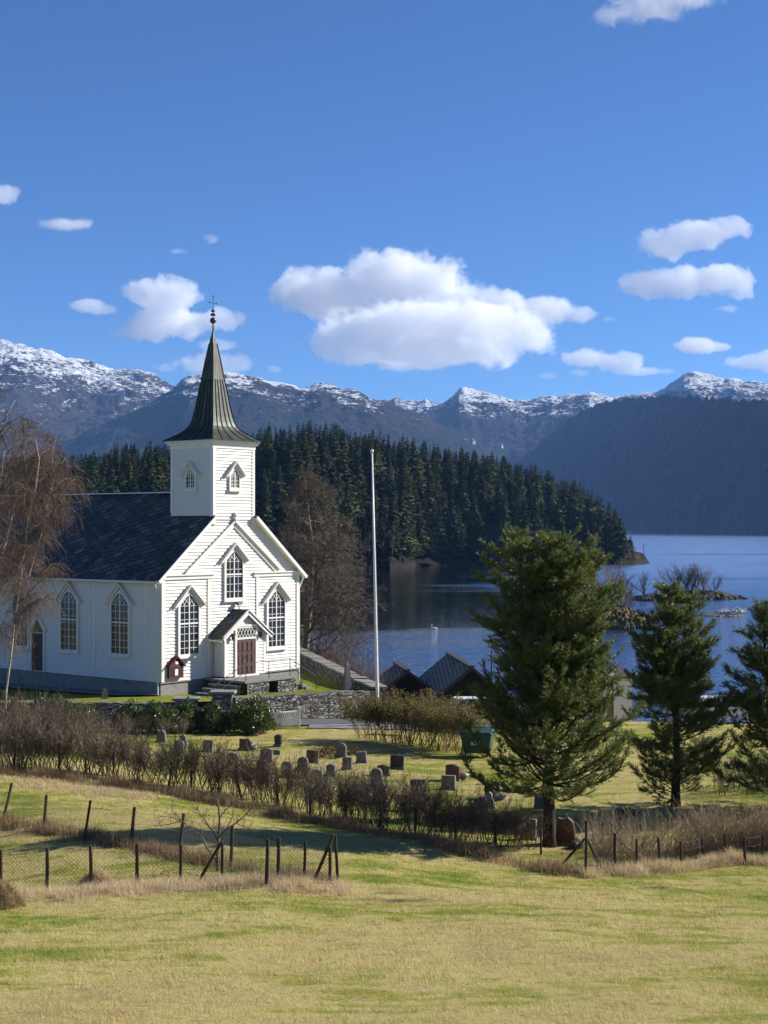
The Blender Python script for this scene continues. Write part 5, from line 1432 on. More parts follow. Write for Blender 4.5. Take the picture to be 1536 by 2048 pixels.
make_fence("rear wire netting fence of the small paddock, ending at the braced corner post",
           [(-75,1634,-62,1556),(7,1642,25,1565),(89,1657,94,1589),(169,1681,182,1600),(262,1692,270,1613),(360,1708,368,1626),(462,1735,465,1650),(556,1757,558,1674),(676,1767,670,1667)], r=.042, extra=[(627,1762,667,1668,"brace")])
make_fence("front wire netting fence of the small paddock, standing in pale straw, posts lower than behind",
           [(-85,1792,-84,1700),(2,1790,3,1698),(95,1785,96,1694),(184,1780,182,1689),(275,1772,275,1687),(361,1770,363,1688),(445,1760,445,1680),(533,1772,536,1677),(608,1760,611,1681),(660,1768,660,1690)], r=.040, extra=[(393,1770,444,1682,"brace")])
make_fence("straight wire fence with tall braced corner post before the dry canes",
           [(1170,1752,1172,1640),(1228,1742,1229,1665),(1272,1742,1272,1676),(1319,1737,1315,1673),(1361,1735,1360,1681),(1405,1726,1402,1671),(1448,1722,1448,1665),(1488,1729,1487,1671),(1523,1722,1525,1668),(1575,1718,1576,1662),(1630,1715,1631,1660)], net=False, r=.038,
           extra=[(1117,1735,1169,1676,"brace"), (1203,1742,1173,1676,"brace")])
make_fence("old post and wire fence running inside the bare brown hedge below the cemetery",
           [(-60,1540,-60,1478),(30,1540,30,1478),(119,1545,119,1485),(172,1551,172,1492),(227,1561,229,1504),(335,1580,345,1532),(383,1583,383,1534),(438,1591,438,1546),(484,1599,471,1549),(555,1610,555,1559),(620,1632,620,1575),(690,1650,690,1592),(760,1664,761,1605),(830,1674,831,1614),(910,1686,910,1628),(990,1694,990,1637),(1081,1708,1081,1658)], net=False, r=.038)

# ================================================================ road, gravel, white fence, flagpole
m_asph = varied("asphalt", (.085, .087, .09), (.14, .14, .14), 8, .9, .1, .5, .02)
def ribbon(name, pts, width, mt, lift=.03):
    L = []
    for i, p in enumerate(pts):
        a = Vector(pts[max(i - 1, 0)]); b = Vector(pts[min(i + 1, len(pts) - 1)]); d = (b - a).normalized(); n = Vector((-d.y, d.x)) * width / 2
        L.append((Vector(p) + n, Vector(p) - n))
    V = []; nn = 5
    for (a, b) in L:
        for k in range(nn): q = a.lerp(b, k / (nn - 1)); V.append((q.x, q.y, g1(q.x, q.y)))
    V = np.array(V); zz = V[:, 2].reshape(-1, nn); zz[:] = zz.max(axis=1, keepdims=True) * .5 + zz * .5; V[:, 2] = zz.ravel() + lift
    Fq = []
    for i in range(len(L) - 1):
        for k in range(nn - 1): Fq += [i * nn + k, i * nn + k + 1, (i + 1) * nn + k + 1, (i + 1) * nn + k]
    return tag(raw_mesh(name, V, Fq, 4, mt), kind='structure')
ribbon("road", [(-45 + 1.0 * i, 74.6 + max(0, i - 36) * .40) for i in range(54)], 2.6, m_asph, .07)
ribbon("path", [(-3.6 + .35 * i, 75.4 - .03 * i + .02 * i * i * .2) for i in range(20)], 2.4, m_gravel, .05)
m_pick = varied("white_picket_paint", (.62, .62, .60), (.76, .76, .74), 4, .6, .2, .1, .004)
wf = thing("picket_fence", "low white picket fence by the road, partly covered by round evergreen bushes", "fence", hit(598, 1455))
o_ = wf.location.copy(); base_ = [hit(px, py) for px, py in ((405, 1462), (445, 1463), (490, 1462), (545, 1460), (598, 1455))]
for a, b in zip(base_[:-1], base_[1:]):
    pk = MB(); a2, b2 = a - o_, b - o_; L = (b2 - a2).length; n = int(L / .13)
    for k in range(n):
        q = a2.lerp(b2, (k + .5) / n); pk.box(q.x - .032, q.x + .032, q.y - .012, q.y + .012, q.z + .08, q.z + .80)
    for z in (.18, .78): pk.bar(a2 + Vector((0, .035, z)), b2 + Vector((0, .035, z)), .04, .07)
    pk.build("panel", m_pick, wf)
for q in base_:
    pk = MB(); q2 = q - o_; pk.box(q2.x - .055, q2.x + .055, q2.y - .02, q2.y + .09, q2.z - .2, q2.z + .95); pk.prism([(q2.x - .07, q2.y - .035, q2.z + .95), (q2.x + .07, q2.y - .035, q2.z + .95), (q2.x + .07, q2.y + .105, q2.z + .95), (q2.x - .07, q2.y + .105, q2.z + .95)], [(q2.x - .02, q2.y + .02, q2.z + 1.0), (q2.x + .02, q2.y + .02, q2.z + 1.0), (q2.x + .02, q2.y + .05, q2.z + 1.0), (q2.x - .02, q2.y + .05, q2.z + 1.0)]); pk.build("post", m_pick, wf)
rf_ = thing("road_railing", "thin dark iron railing along the road below the stone wall", "railing", (-5, 78.6, 4.0))
P = [at(px, 1447, dd_) - rf_.location for px, dd_ in ((600, 78.0), (622, 78.5), (657, 79.2), (691, 80.0), (722, 80.6))]
for q in P:
    b = MB(); zb_ = g1(q.x + rf_.location.x, q.y + rf_.location.y) - rf_.location.z; b.tube([(q.x, q.y, zb_ - .1), (q.x, q.y, zb_ + .78)], .022, 6); b.build("post", m_iron, rf_)
for z in (.42, .76):
    b = MB(); b.tube([(q.x, q.y, g1(q.x + rf_.location.x, q.y + rf_.location.y) - rf_.location.z + z) for q in P], .010, 5); b.build("rail", m_iron, rf_)
fpos = hit(756, 1452); fp = thing("flagpole", "tall bare white flagpole rising from the hedge in front of the lake", "flagpole", fpos)
m_fp = varied("white_flagpole_paint", (.66, .65, .62), (.78, .77, .75), 3, .4, .4, 0)
d = fpos.y; top = at(744, 905, d) - fpos; mid = at(755, 1412, d) - fpos
b = MB(); b.tube([(0, 0, -.1), mid.lerp(top, .0), mid.lerp(top, .5), top], [.085, .082, .062, .036], 10); b.build("pole", m_fp, fp, smooth=True)
b = MB(); b.tube([(0, -.01, 0), (mid.x * .98, -.01, mid.z * .98)], [.15, .135], 10); b.build("base_sleeve", m_fp, fp, smooth=True)
b = MB(); b.lathe([(.01, -.09), (.06, -.07), (.085, 0), (.06, .07), (.01, .1)], (top.x, top.y, top.z + .07), 10); b.build("knob", m_fp, fp, smooth=True)
b = MB(); b.tube([(.11, -.05, .3), (top.x + .05, top.y - .03, top.z - .05)], .006, 4); b.build("halyard", mat("white_cord", (.7, .7, .68), .8), fp)
# white bench behind the hedge
bp = hit(795, 1470); bn = thing("bench", "white slatted bench standing behind the yellow-green hedge", "bench", bp, .1)
b = MB()
for k in range(3): b.box(-.85, .85, -.22 + k * .15, -.10 + k * .15, .43, .46)
b.build("seat", m_pick, bn); b = MB()
for k in range(2): b.box(-.85, .85, .24 + k * .03, .27 + k * .03, .58 + k * .17, .70 + k * .17)
b.build("backrest", m_pick, bn)
for x in (-.7, .7):
    b = MB(); b.box(x - .03, x + .03, -.2, -.14, 0, .43); b.box(x - .03, x + .03, .2, .26, 0, .9); b.box(x - .03, x + .03, -.14, .2, .36, .42); b.build("leg", m_pick, bn)
# waste container
wp_ = hit(955, 1512); wc = thing("waste_container", "green wheeled waste container under the left branches of the big pine", "container", wp_, -.25)
m_gp = varied("green_plastic", (.022, .055, .04), (.03, .075, .055), 3, .5, .35, 0)
b = MB(); b.prism([(-.52, -.32, .16), (.52, -.32, .16), (.52, .32, .16), (-.52, .32, .16)], [(-.64, -.42, .92), (.64, -.42, .92), (.64, .42, .92), (-.64, .42, .92)]); b.box(-.67, .67, -.45, .45, .90, .96); b.build("body", m_gp, wc)
b = MB(); b.prism([(-.66, -.46, .965), (.66, -.46, .965), (.66, .46, .965), (-.66, .46, .965)], [(-.62, -.42, 1.02), (.62, -.42, 1.02), (.62, .40, 1.14), (-.62, .40, 1.14)]); b.build("lid", m_gp, wc)
b = MB(); b.box(-.2, .22, -.436, -.39, .5, .68); b.build("sticker", mat("pale_sticker", (.45, .47, .47), .5), wc)
for x in (-.45, .45):
    for y in (-.26, .26):
        b = MB(); b.tube([(x - .03, y, .09), (x + .03, y, .09)], .09, 12); b.bar((x, y, .09), (x, y, .18), .05, .05); b.build("wheel", mat("black_rubber", (.015, .015, .015), .6), wc)

# ================================================================ boathouses, shed, cars, posts
m_tar = varied("tarred_boards", (.012, .011, .010), (.028, .025, .022), 3, .8, .2, .5, .02, stretch=(1, 1, 6))
m_bslate = slate_mat("boathouse_slate", (.085, .095, .093), (.16, .18, .172), (.26, .28, .265), size=.30, skew=.12)
m_bslate2 = slate_mat("blue_slate", (.08, .09, .10), (.14, .155, .17), (.22, .24, .26), size=.34, skew=.1)
m_ridge = mat("dark_ridge_board", (.045, .036, .04), .7)
def boathouse(label, near, far, half, rise, zb_, slate, group=None, ridge=True):
    """near/far: world ends of the ridge"""
    n_, f_ = Vector(near), Vector(far); ax = (f_ - n_); L = ax.length; ang = math.atan2(ax.y, ax.x)
    t = thing("boathouse", label, "boathouse", (n_.x, n_.y, zb_), ang, group)
    zr = n_.z - zb_; ze = zr - rise
    w = MB(); w.poly([(0, -half, -.6), (0, half, -.6), (0, half, ze), (0, 0, zr), (0, -half, ze)]); w.poly([(L, -half, -.6), (L, half, -.6), (L, half, ze), (L, 0, zr), (L, -half, ze)])
    w.poly([(0, half, -.6), (L, half, -.6), (L, half, ze), (0, half, ze)]); w.poly([(0, -half, -.6), (L, -half, -.6), (L, -half, ze), (0, -half, ze)])
    for k in range(int((zr + .3) / .16)):
        z = -.3 + k * .16; hw = half if z < ze else half * (zr - z) / rise
        if hw > .15: w.box(-.022, -.002, -hw, hw, z, z + .135)
    w.build("wall", m_tar, t)
    o = .35; sl3 = rise / half
    for s in (1, -1):
        e = [(-o, s * (half + o), ze - o * sl3 + .1), (L + o, s * (half + o), ze - o * sl3 + .1), (L + o, 0, zr + .1), (-o, 0, zr + .1)]
        slope("roof", e if s == -1 else [e[1], e[0], e[3], e[2]], slate, t, .09)
        b = MB(); b.bar((-o - .03, s * (half + o), ze - o * sl3 + .03), (-o - .03, 0, zr + .03), .06, .2); b.build("bargeboard", m_ridge, t)
    if ridge:
        b = MB(); b.bar((-o - .05, 0, zr + .14), (L + o, 0, zr + .14), .42, .10); b.build("ridge_cap", m_ridge, t)
    b = MB(); b.box(-.06, -.023, -.9, .9, -.3, min(1.9, ze + .1)); b.build("door", varied("old_door_boards", (.03, .025, .02), (.05, .04, .03), 4), t)
    return t
boathouse("smaller dark tarred boathouse with a slate roof, right of the flagpole", at(814, 1343, 103), at(793, 1330, 108), 1.95, 1.45, 1.0, m_bslate)
boathouse("larger dark boathouse with a ribbed slate roof, left of the big pine", at(942, 1336, 100), at(897, 1308, 110.5), 2.5, 2.05, .9, m_bslate)
boathouse("boathouse roof of blue-grey slate behind the churchyard wall at the water's edge", at(700, 1336, 104), at(628, 1283, 125), 2.3, 1.7, .3, m_bslate2, ridge=False)
sh = thing("shed", "low white shed with a dark roof edge between the two pines", "shed", (13.9, 96, g1(13.9, 96) - .1), .1)
zt_ = 4.55 - sh.location.z
b = MB(); b.box(-1.7, 1.6, 0, 3, -.3, zt_); b.build("wall", m_white, sh)
b = MB(); b.prism([(-1.9, -.25, zt_ + .02), (1.8, -.25, zt_ + .02), (1.8, 3.2, zt_ + .35), (-1.9, 3.2, zt_ + .35)], [(-1.9, -.25, zt_ + .12), (1.8, -.25, zt_ + .12), (1.8, 3.2, zt_ + .45), (-1.9, 3.2, zt_ + .45)]); b.build("roof", mat("dark_felt", (.04, .04, .045), .9), sh)
b = MB(); b.box(-.9, -.1, -.03, -.003, .8, 1.5); b.build("window", m_glass, sh)
p = at(1220, 1346, 88); gp_ = g1(p.x, p.y); wpz = p.z - gp_
wpst = thing("wooden_post", "thick wooden post with a small pitched cap between the two big pines", "post", (p.x, p.y, gp_), .3)
m_wd = varied("grey_weathered_wood", (.13, .095, .065), (.24, .19, .14), 6, .85, .1, .3, .01, stretch=(1, 1, .2))
b = MB(); b.box(-.16, .16, -.12, .12, -.2, wpz - .2); b.build("post_shaft", m_wd, wpst)
b = MB(); b.prism([(-.36, -.26, wpz - .2), (-.36, .26, wpz - .2), (-.36, 0, wpz + .02)], [(.36, -.26, wpz - .2), (.36, .26, wpz - .2), (.36, 0, wpz + .02)]); b.build("cap", varied("pale_cap", (.34, .27, .2), (.45, .37, .28), 5), wpst)
up_ = thing("mast", "thin dark mast with two short crossbars seen through the big pine's branches", "mast", (at(983, 1300, 112).x, 112, .2))
b = MB(); zt_ = at(983, 1300, 112).z - .2; b.tube([(0, 0, -.6), (0, 0, zt_)], [.07, .05], 7); b.build("pole", m_post, up_)
for f in (.4, .75):
    b = MB(); b.bar((-.3, 0, zt_ - f), (.3, 0, zt_ - f), .05, .05); b.build("crossbar", m_post, up_)
m_car = mat("white_car_paint", (.78, .78, .78), .25, .5); m_tyre = mat("tyre_rubber", (.015, .015, .015), .8); m_rim = mat("alloy_rim", (.35, .35, .36), .35, .5, .8)
def parked_car(label, x, y, rz):
    t = thing("parked_car", label, "car", (x, y, g1(x, y) + .03), rz)
    b = MB(); lo = [(-2.15, .30), (-2.2, .62), (-2.1, .86), (-1.2, .93), (1.15, .90), (2.05, .74), (2.18, .52), (2.12, .28)]
    b.prism([(u, -.86, z) for u, z in lo], [(u, .86, z) for u, z in lo])
    b.prism([(-1.95, -.80, .88), (1.12, -.80, .88), (.35, -.64, 1.42), (-1.5, -.64, 1.42)], [(-1.95, .80, .88), (1.12, .80, .88), (.35, .64, 1.42), (-1.5, .64, 1.42)])
    b.build("body", m_car, t)
    for s in (1, -1):
        for (u0, u1, v0, v1) in ((-1.72, -.55, -1.38, -.55), (-.48, .80, -.48, .25)):
            w = MB(); pts = [(u0, s * .792, .94), (u1, s * .792, .94), (v1, s * .668, 1.36), (v0, s * .668, 1.36)]; w.prism(pts, [(a, c + s * .012, e) for a, c, e in pts]); w.build("window", m_glass, t)
        for u in (-1.32, 1.32):
            w = MB(); w.tube([(u, s * .70, .31), (u, s * .875, .31)], .315, 16); wh = w.build("wheel", m_tyre, t); r = MB(); r.tube([(u, s * .86, .31), (u, s * .885, .31)], .2, 12); r.build("rim", m_rim, wh)
        hl = MB(); hl.box(1.98, 2.13, s * .72 - .12, s * .72 + .12, .60, .72); hl.build("headlight", mat("lamp_glass", (.6, .6, .6), .1), t)
    for (a, c) in ((1.10, .37), (-1.96, -1.51)):
        w = MB(); q = .012 if a > 0 else -.012; pts = [(a + q, -.70, .92), (a + q, .70, .92), (c + q, .60, 1.39), (c + q, -.60, 1.39)]; w.prism(pts, [(u - q * .9, v, z + .001) for u, v, z in pts]); w.build("windscreen", m_glass, t)
    return t
parked_car("white parked car seen just above the yellow-green hedge, below the larger dark boathouse", at(940, 1400, 91).x + .6, 91, .12)
parked_car("white parked car glimpsed between the second pine and the rightmost pine", at(1455, 1400, 86).x - .1, 86, .1)
# ================================================================ earth mound
m_mound = varied("mound_turf", (.06, .045, .025), (.16, .12, .06), 5, .95, .05, 1.0, .05, c3=(.05, .038, .022))
def mound(px, py, r, h, label, sq=1.0):
    p = hit(px, py); n = 26; T, R_ = np.meshgrid(np.linspace(0, 2 * math.pi, n + 1), np.linspace(0, 1, 10), indexing='ij')
    X = p.x + np.cos(T) * R_ * r; Y = p.y + np.sin(T) * R_ * r * sq; nn = fbm(np.cos(T) * R_ * 2 + px, np.sin(T) * R_ * 2, 4)
    Z = gz(X, Y) - .06 + h * (1 - R_ ** 1.6) * (.7 + .6 * nn)
    return tag(grid_mesh("earth_mound", X, Y, Z, m_mound, smooth=False), label, "mound")
mound(195, 1775, .45, .42, "small grass-covered earth mound behind a post of the front paddock fence")
mound(0, 1815, .50, .55, "brown tussocky earth mound cut by the left edge of the photo")
# ================================================================ big pines with long needles
m_needle = leafmat("pine_needles", [(.040, .072, .018), (.085, .125, .028), (.16, .195, .045), (.26, .26, .08)], .42, .35, .38)
m_pbark = varied("dark_pine_bark", (.030, .022, .016), (.075, .055, .04), 9, .95, .1, .8, .02, stretch=(1, 1, .4))
def needles(shoots, seed, nn=26, ln=.115, wd=.008):
    """vectorised tufts: (pos, dir, scale) -> triangles"""
    r = np.random.RandomState(seed)
    P = np.array([s[0] for s in shoots]); D = np.array([s[1] for s in shoots]); S = np.array([s[2] for s in shoots])
    P = np.repeat(P, nn, 0); D = np.repeat(D, nn, 0); S = np.repeat(S, nn)
    N = len(P); D /= np.linalg.norm(D, axis=1, keepdims=True)
    R = r.randn(N, 3); R -= D * (R * D).sum(1, keepdims=True); R /= np.linalg.norm(R, axis=1, keepdims=True)
    th = np.radians(r.uniform(22, 66, N))[:, None]
    dr = D * np.cos(th) + R * np.sin(th)
    L = (ln * r.uniform(.75, 1.2, N) * S)[:, None]
    b = P - D * (r.uniform(-.02, .26, N) * S)[:, None]
    sd = np.cross(dr, r.randn(N, 3)); sd /= np.linalg.norm(sd, axis=1, keepdims=True); sd *= wd
    tip = b + dr * L
    V = np.stack([b - sd, b + sd, tip], 1).reshape(-1, 3)
    return V, np.arange(len(V), dtype=np.int32)
def pine(label, px, py, H, prof, leaders, seed, trunk_r=.17, lim=1.0, lean=(0, 0), low=.13):
    rnd = random.Random(seed); p0 = hit(px, py)
    t = thing("pine_tree", label, "pine", p0, 0, "large pines by the cemetery")
    tb_ = MB(); segs = []; shoots = []
    fork = .42
    trunk = [Vector((lean[0] * z + rnd.uniform(-.03, .03), lean[1] * z + rnd.uniform(-.03, .03), z)) for z in np.linspace(-.3, H * fork, 7)]
    tb_.tube(trunk, [trunk_r * (1.25 if i == 0 else 1) * (1 - .45 * i / 6) for i in range(7)], 9)
    axes = []
    for k, (ox, oy, hh) in enumerate(leaders):
        a = [trunk[-1].lerp(Vector((ox, oy, H * hh)), f) + Vector((ox, oy, 0)) * (.35 * math.sin(f * 3.14)) for f in np.linspace(0, 1, 9)]
        tb_.tube(a, [trunk_r * .52 * (1 - f) + .015 for f in np.linspace(0, 1, 9)], 7); axes.append(a); shoots.append((a[-1], (0, 0, 1), 1.3))
    def axis_pt(z, k):
        if z < H * fork:
            f = (z + .3) / (H * fork + .3) * 6; i = min(5, int(f)); return trunk[i].lerp(trunk[i + 1], f - i)
        a = axes[k]; f = min(7.999, max(0, (z - a[0].z) / max(.01, a[-1].z - a[0].z) * 8)); i = int(f); return a[i].lerp(a[i + 1], f - i)
    z = H * low
    while z < H * .985:
        tt = z / H; up_ = z >= H * fork
        ks = [k for k in range(len(axes)) if axes[k][-1].z > z] if up_ else [0]
        for k in ks:
            nb = 6 if not up_ else (5 if len(ks) == 1 else 4); a0 = rnd.uniform(0, 6.28)
            for j in range(nb):
                az = a0 + 6.283 * j / nb + rnd.uniform(-.5, .5)
                if float(fbm(np.array([math.cos(az) * 1.1 + seed]), np.array([math.sin(az) * 1.1 + z * .75]), 2)[0]) < .31: continue
                Rm = float(np.interp(tt, prof[0], prof[1])) * rnd.uniform(.62, 1.12) * (.8 if up_ and len(ks) > 1 else 1)
                q = axis_pt(z, k); r0 = max(.008, .030 * Rm / 2); n = max(3, int(Rm / .22)); el = math.radians(rnd.uniform(-12, 34) + 30 * max(0, tt - .5)); zj = rnd.uniform(-.12, .12); dirn = Vector((math.cos(az) * math.cos(el), math.sin(az) * math.cos(el), math.sin(el)))
                if rnd.random() < .10: Rm *= 1.12
                for i in range(n):
                    dirn = (dirn + Vector((rnd.gauss(0, .10), rnd.gauss(0, .10), .02 + .17 * i / n + rnd.gauss(0, .07)))).normalized()
                    q2 = q + dirn * (Rm / n); ra, rb_ = r0 * (1 - .8 * i / n), r0 * (1 - .8 * (i + 1) / n); segs.append((q, q2, ra, rb_))
                    f = (i + 1) / n
                    if f > .25:
                        for s in range(2 if f < .55 else 3):
                            sl = (.16 + .42 * (1 - abs(f - .55)) * min(1, Rm / 1.6)) * rnd.uniform(.6, 1.25)
                            sdv = Vector((-dirn.y, dirn.x, 0)).normalized() * (1 if (s + i) % 2 else -1)
                            sdir = (dirn * .75 + sdv * rnd.uniform(.5, 1.1) + Vector((0, 0, rnd.uniform(-.15, .55)))).normalized()
                            b0 = q.lerp(q2, rnd.random()); m1 = b0 + sdir * sl * .55; sd2 = (sdir + Vector((0, 0, .5))).normalized(); e1 = m1 + sd2 * sl * .45
                            segs.append((b0, m1, .007, .005)); segs.append((m1, e1, .005, .003))
                            shoots.append((e1, sd2, 1.0))
                            if sl > .3:
                                for w in (1, -1):
                                    d3 = (sdir + Vector((-sdir.y, sdir.x, .4)) * w * .8).normalized(); e2 = m1 + d3 * sl * .42; segs.append((m1, e2, .005, .003)); shoots.append((e2, d3, .95))
                    q = q2
                shoots.append((q, dirn, 1.15))
        z += rnd.uniform(.15, .25) * (.85 if up_ else 1)
    tb_.build("trunk", m_pbark, t, smooth=True)
    build_segs("branches", segs, m_pbark, t)
    V, T = needles(shoots, seed)
    raw_mesh("crown", V, T, 3, m_needle, t)
    return t, len(shoots)
pine("largest pine with twin tops, its thick trunk in front of the red-brown gravestone", 1097, 1692, 8.75, ([.1, .17, .3, .42, .55, .75, .88, .95, 1], [2.1, 2.7, 2.95, 2.65, 2.05, 1.75, 1.4, 1.0, .5]), [(-.75, .2, 1.0), (.18, -.2, .985), (.75, .3, .93)], 5, .20, low=.17)
pine("middle pine with a bushy pointed top, second from the braced fence post", 1352, 1612, 7.15, ([.1, .17, .3, .5, .65, .8, .9, 1], [1.6, 1.85, 1.95, 1.8, 1.5, 1.15, .8, .25]), [(-.25, 0, 1.0), (.35, .3, .93), (-.75, -.2, .86)], 8, .17, low=.06)
pine("rightmost pine, cut off by the edge of the photo", 1550, 1615, 6.5, ([.08, .15, .3, .5, .65, .8, .9, 1], [1.7, 2.05, 2.2, 2.0, 1.65, 1.2, .8, .25]), [(-.35, 0, 1.0), (.4, .3, .9)], 13, .17, low=.06)

# ================================================================ weeping birches at the left
m_birch = mat("white_birch_bark", (.42, .39, .35), .7, .2)
_p = coords(m_birch, (1, 1, 2.2), kind='Object')
set_col(m_birch, ramp(m_birch, noise(m_birch, _p, 5, 5, .7), [(.36, (.03, .025, .02)), (.44, (.28, .24, .20)), (.6, (.50, .46, .41)), (.75, (.24, .20, .16))]))
def hang(segs, p, L, rnd, r=.0085):
    q = Vector(p); d = Vector((rnd.gauss(0, .5), rnd.gauss(0, .5), rnd.uniform(-.3, .4))).normalized(); n = 5
    for i in range(n):
        d = (d + Vector((rnd.gauss(0, .10), rnd.gauss(0, .10), -.42))).normalized(); q2 = q + d * (L / n)
        segs.append((q, q2, r * (1 - .13 * i), r * (1 - .13 * (i + 1)))); 
        if i in (1, 2, 3) and rnd.random() < .6:
            d2 = (d + Vector((rnd.gauss(0, .4), rnd.gauss(0, .4), .1))).normalized(); segs.append((q2, q2 + d2 * L * .2, r * .6, r * .4))
        q = q2
def weeping(label, trunks, d, seed, side=2, nst=22, spread=1.6, hl=(.7, 1.9), low=.3, bark=None, tw=None, r0=.075, group=None):
    rnd = random.Random(seed); base = hit(*trunks[0][0]) if trunks[0][0][1] > 1400 else at(*trunks[0][0], d)
    t = thing("birch_tree", label, "birch", base, 0, group)
    D = base.y; tb_ = MB(); segs = []; br = []
    for ti, tr in enumerate(trunks):
        pts = [at(px, py, D + ti * .5 * (1 if ti % 2 else -1)) - base for px, py in tr]; n = len(pts)
        if ti == 0: pts[0] = Vector((0, 0, -.2))
        rr = [r0 * (.8 if ti else 1.0) * (1 - .82 * i / (n - 1)) for i in range(n)]
        tb_.tube(pts, rr, 7)
        for i in range(n - 1):
            L = (pts[i + 1] - pts[i]).length; fr = i / (n - 1)
            for k in range(max(1, int(L * side))):
                f = (k + rnd.random()) / max(1, int(L * side)); p = pts[i].lerp(pts[i + 1], f); g = (i + f) / (n - 1)
                if g < low and ti == 0: continue
                az = rnd.uniform(0, 6.28); bl = spread * (1.15 - .65 * g) * rnd.uniform(.6, 1.2)
                dv = Vector((math.cos(az), math.sin(az), rnd.uniform(.35, 1.0))).normalized(); q = p; m = 5; path = [q]
                for s in range(m):
                    dv = (dv + Vector((rnd.gauss(0, .12), rnd.gauss(0, .12), -.12 if s > 2 else .02))).normalized(); q2 = q + dv * bl / m
                    br.append((q, q2, .022 * (1 - .16 * s), .022 * (1 - .16 * (s + 1)))); q = q2; path.append(q)
                for s in range(nst):
                    u = rnd.uniform(.2, 1) * m; ii = min(m - 1, int(u)); hang(segs, path[ii].lerp(path[ii + 1], u - ii), rnd.uniform(*hl) * (1 - .3 * g), rnd)
    tb_.build("trunk", bark or m_birch, t, smooth=True)
    build_segs("branches", br, m_bark, t)
    build_segs("hanging_twigs", segs, tw or m_twig_red, t)
    return t
c6 = lambda pts: [(x / 3.2, 780 + y / 3.2) for x, y in pts]
weeping("white-trunked weeping birch with red-brown twigs hanging in front of the church's long side",
        [[(8, 1488)] + c6([(40, 1940), (72, 1700), (95, 1480), (128, 1250), (160, 1000), (186, 780), (178, 600), (166, 490), (150, 380)]),
         c6([(74, 1690), (128, 1480), (165, 1280), (202, 1130), (258, 940), (300, 740), (330, 600), (385, 490), (420, 430)]),
         c6([(186, 790), (225, 640), (250, 450), (230, 330), (200, 230)]), c6([(300, 745), (345, 560), (330, 420), (360, 300)])],
        60, 31, side=3.2, nst=40, spread=1.8, hl=(.6, 2.0), low=.33, r0=.055)
weeping("leafless birch with a broad brown crown at the left edge, behind the white-trunked one",
        [[(-30, 1470), (-28, 1300), (-20, 1150), (-6, 1030), (4, 940), (10, 880)], [(-22, 1180), (10, 1090), (30, 1010), (44, 930)], [(-26, 1200), (-70, 1080), (-90, 960)]],
        70, 33, side=2.5, nst=38, spread=2.2, hl=(.7, 2.1), low=.25, r0=.06)
weeping("tall thin birch at the left edge with sparse bare top twigs against the mountain",
        [[(-75, 1490), (-70, 1300), (-55, 1100), (-30, 940), (2, 850), (30, 800)], [(-40, 1000), (20, 900), (62, 860), (95, 838)], [(-40, 1000), (-10, 880), (-5, 790)]],
        64, 35, side=1.6, nst=18, spread=1.8, hl=(.4, 1.2), low=.4, r0=.055)
# ================================================================ big bare tree behind the church
rnd = random.Random(17); segs = []; B0 = Vector((-6.1, 116.5, .2))
t_big = thing("bare_tree", "large leafless tree with a wide brown crown behind the church, overhanging the water", "bare tree", B0)
tr_pts = [Vector((0, 0, -.3)), Vector((.1, 0, 4)), Vector((.5, .1, 8)), Vector((.7, 0, 12)), Vector((.3, .2, 15.3)), Vector((.1, .1, 17.3))]
tb_ = MB(); tb_.tube(tr_pts, [.30, .26, .20, .13, .07, .02], 9); tb_.build("trunk", varied("pale_grey_bark", (.13, .10, .075), (.26, .21, .16), 5, .9, .1, .4, .02), t_big, smooth=True)  # paler grey-brown bark, same tones all round the trunk
limbs = []
spec_t = [dict(n=6, wob=.13, tip=.3), dict(k=12, len=.55, ang=48, n=4, wob=.16, r=.5, up=.12, rmin=.020, tip=.5, **{'from': .18}), dict(k=8, len=.6, ang=48, n=3, wob=.2, r=.55, rmin=.015, tip=.6, **{'from': .15}), dict(k=5, len=.6, ang=45, n=2, wob=.2, r=.6, rmin=.012, tip=.7, **{'from': .15})]
for k in range(46):
    z = 2.2 + 14.5 * (k / 45) ** .95; i = np.searchsorted([p.z for p in tr_pts], z) - 1; a, b = tr_pts[i], tr_pts[i + 1]; p = a.lerp(b, (z - a.z) / (b.z - a.z))
    az = k * 2.4 + rnd.uniform(-.5, .5); Lm_ = float(np.interp(z, [2, 4, 7, 10, 13, 16.5], [5.2, 6.0, 5.6, 4.6, 3.4, 1.7])) * rnd.uniform(.7, 1.1)
    if math.cos(az) < -.2 and z < 9: Lm_ *= .75
    el = rnd.uniform(.05, .5) + .4 * (z / 17) ** 2
    grow(segs, p, (math.cos(az), math.sin(az), el), Lm_, .07 * Lm_ / 4 + .01, 0, rnd, spec_t)
build_segs("crown", segs, m_twig, t_big)

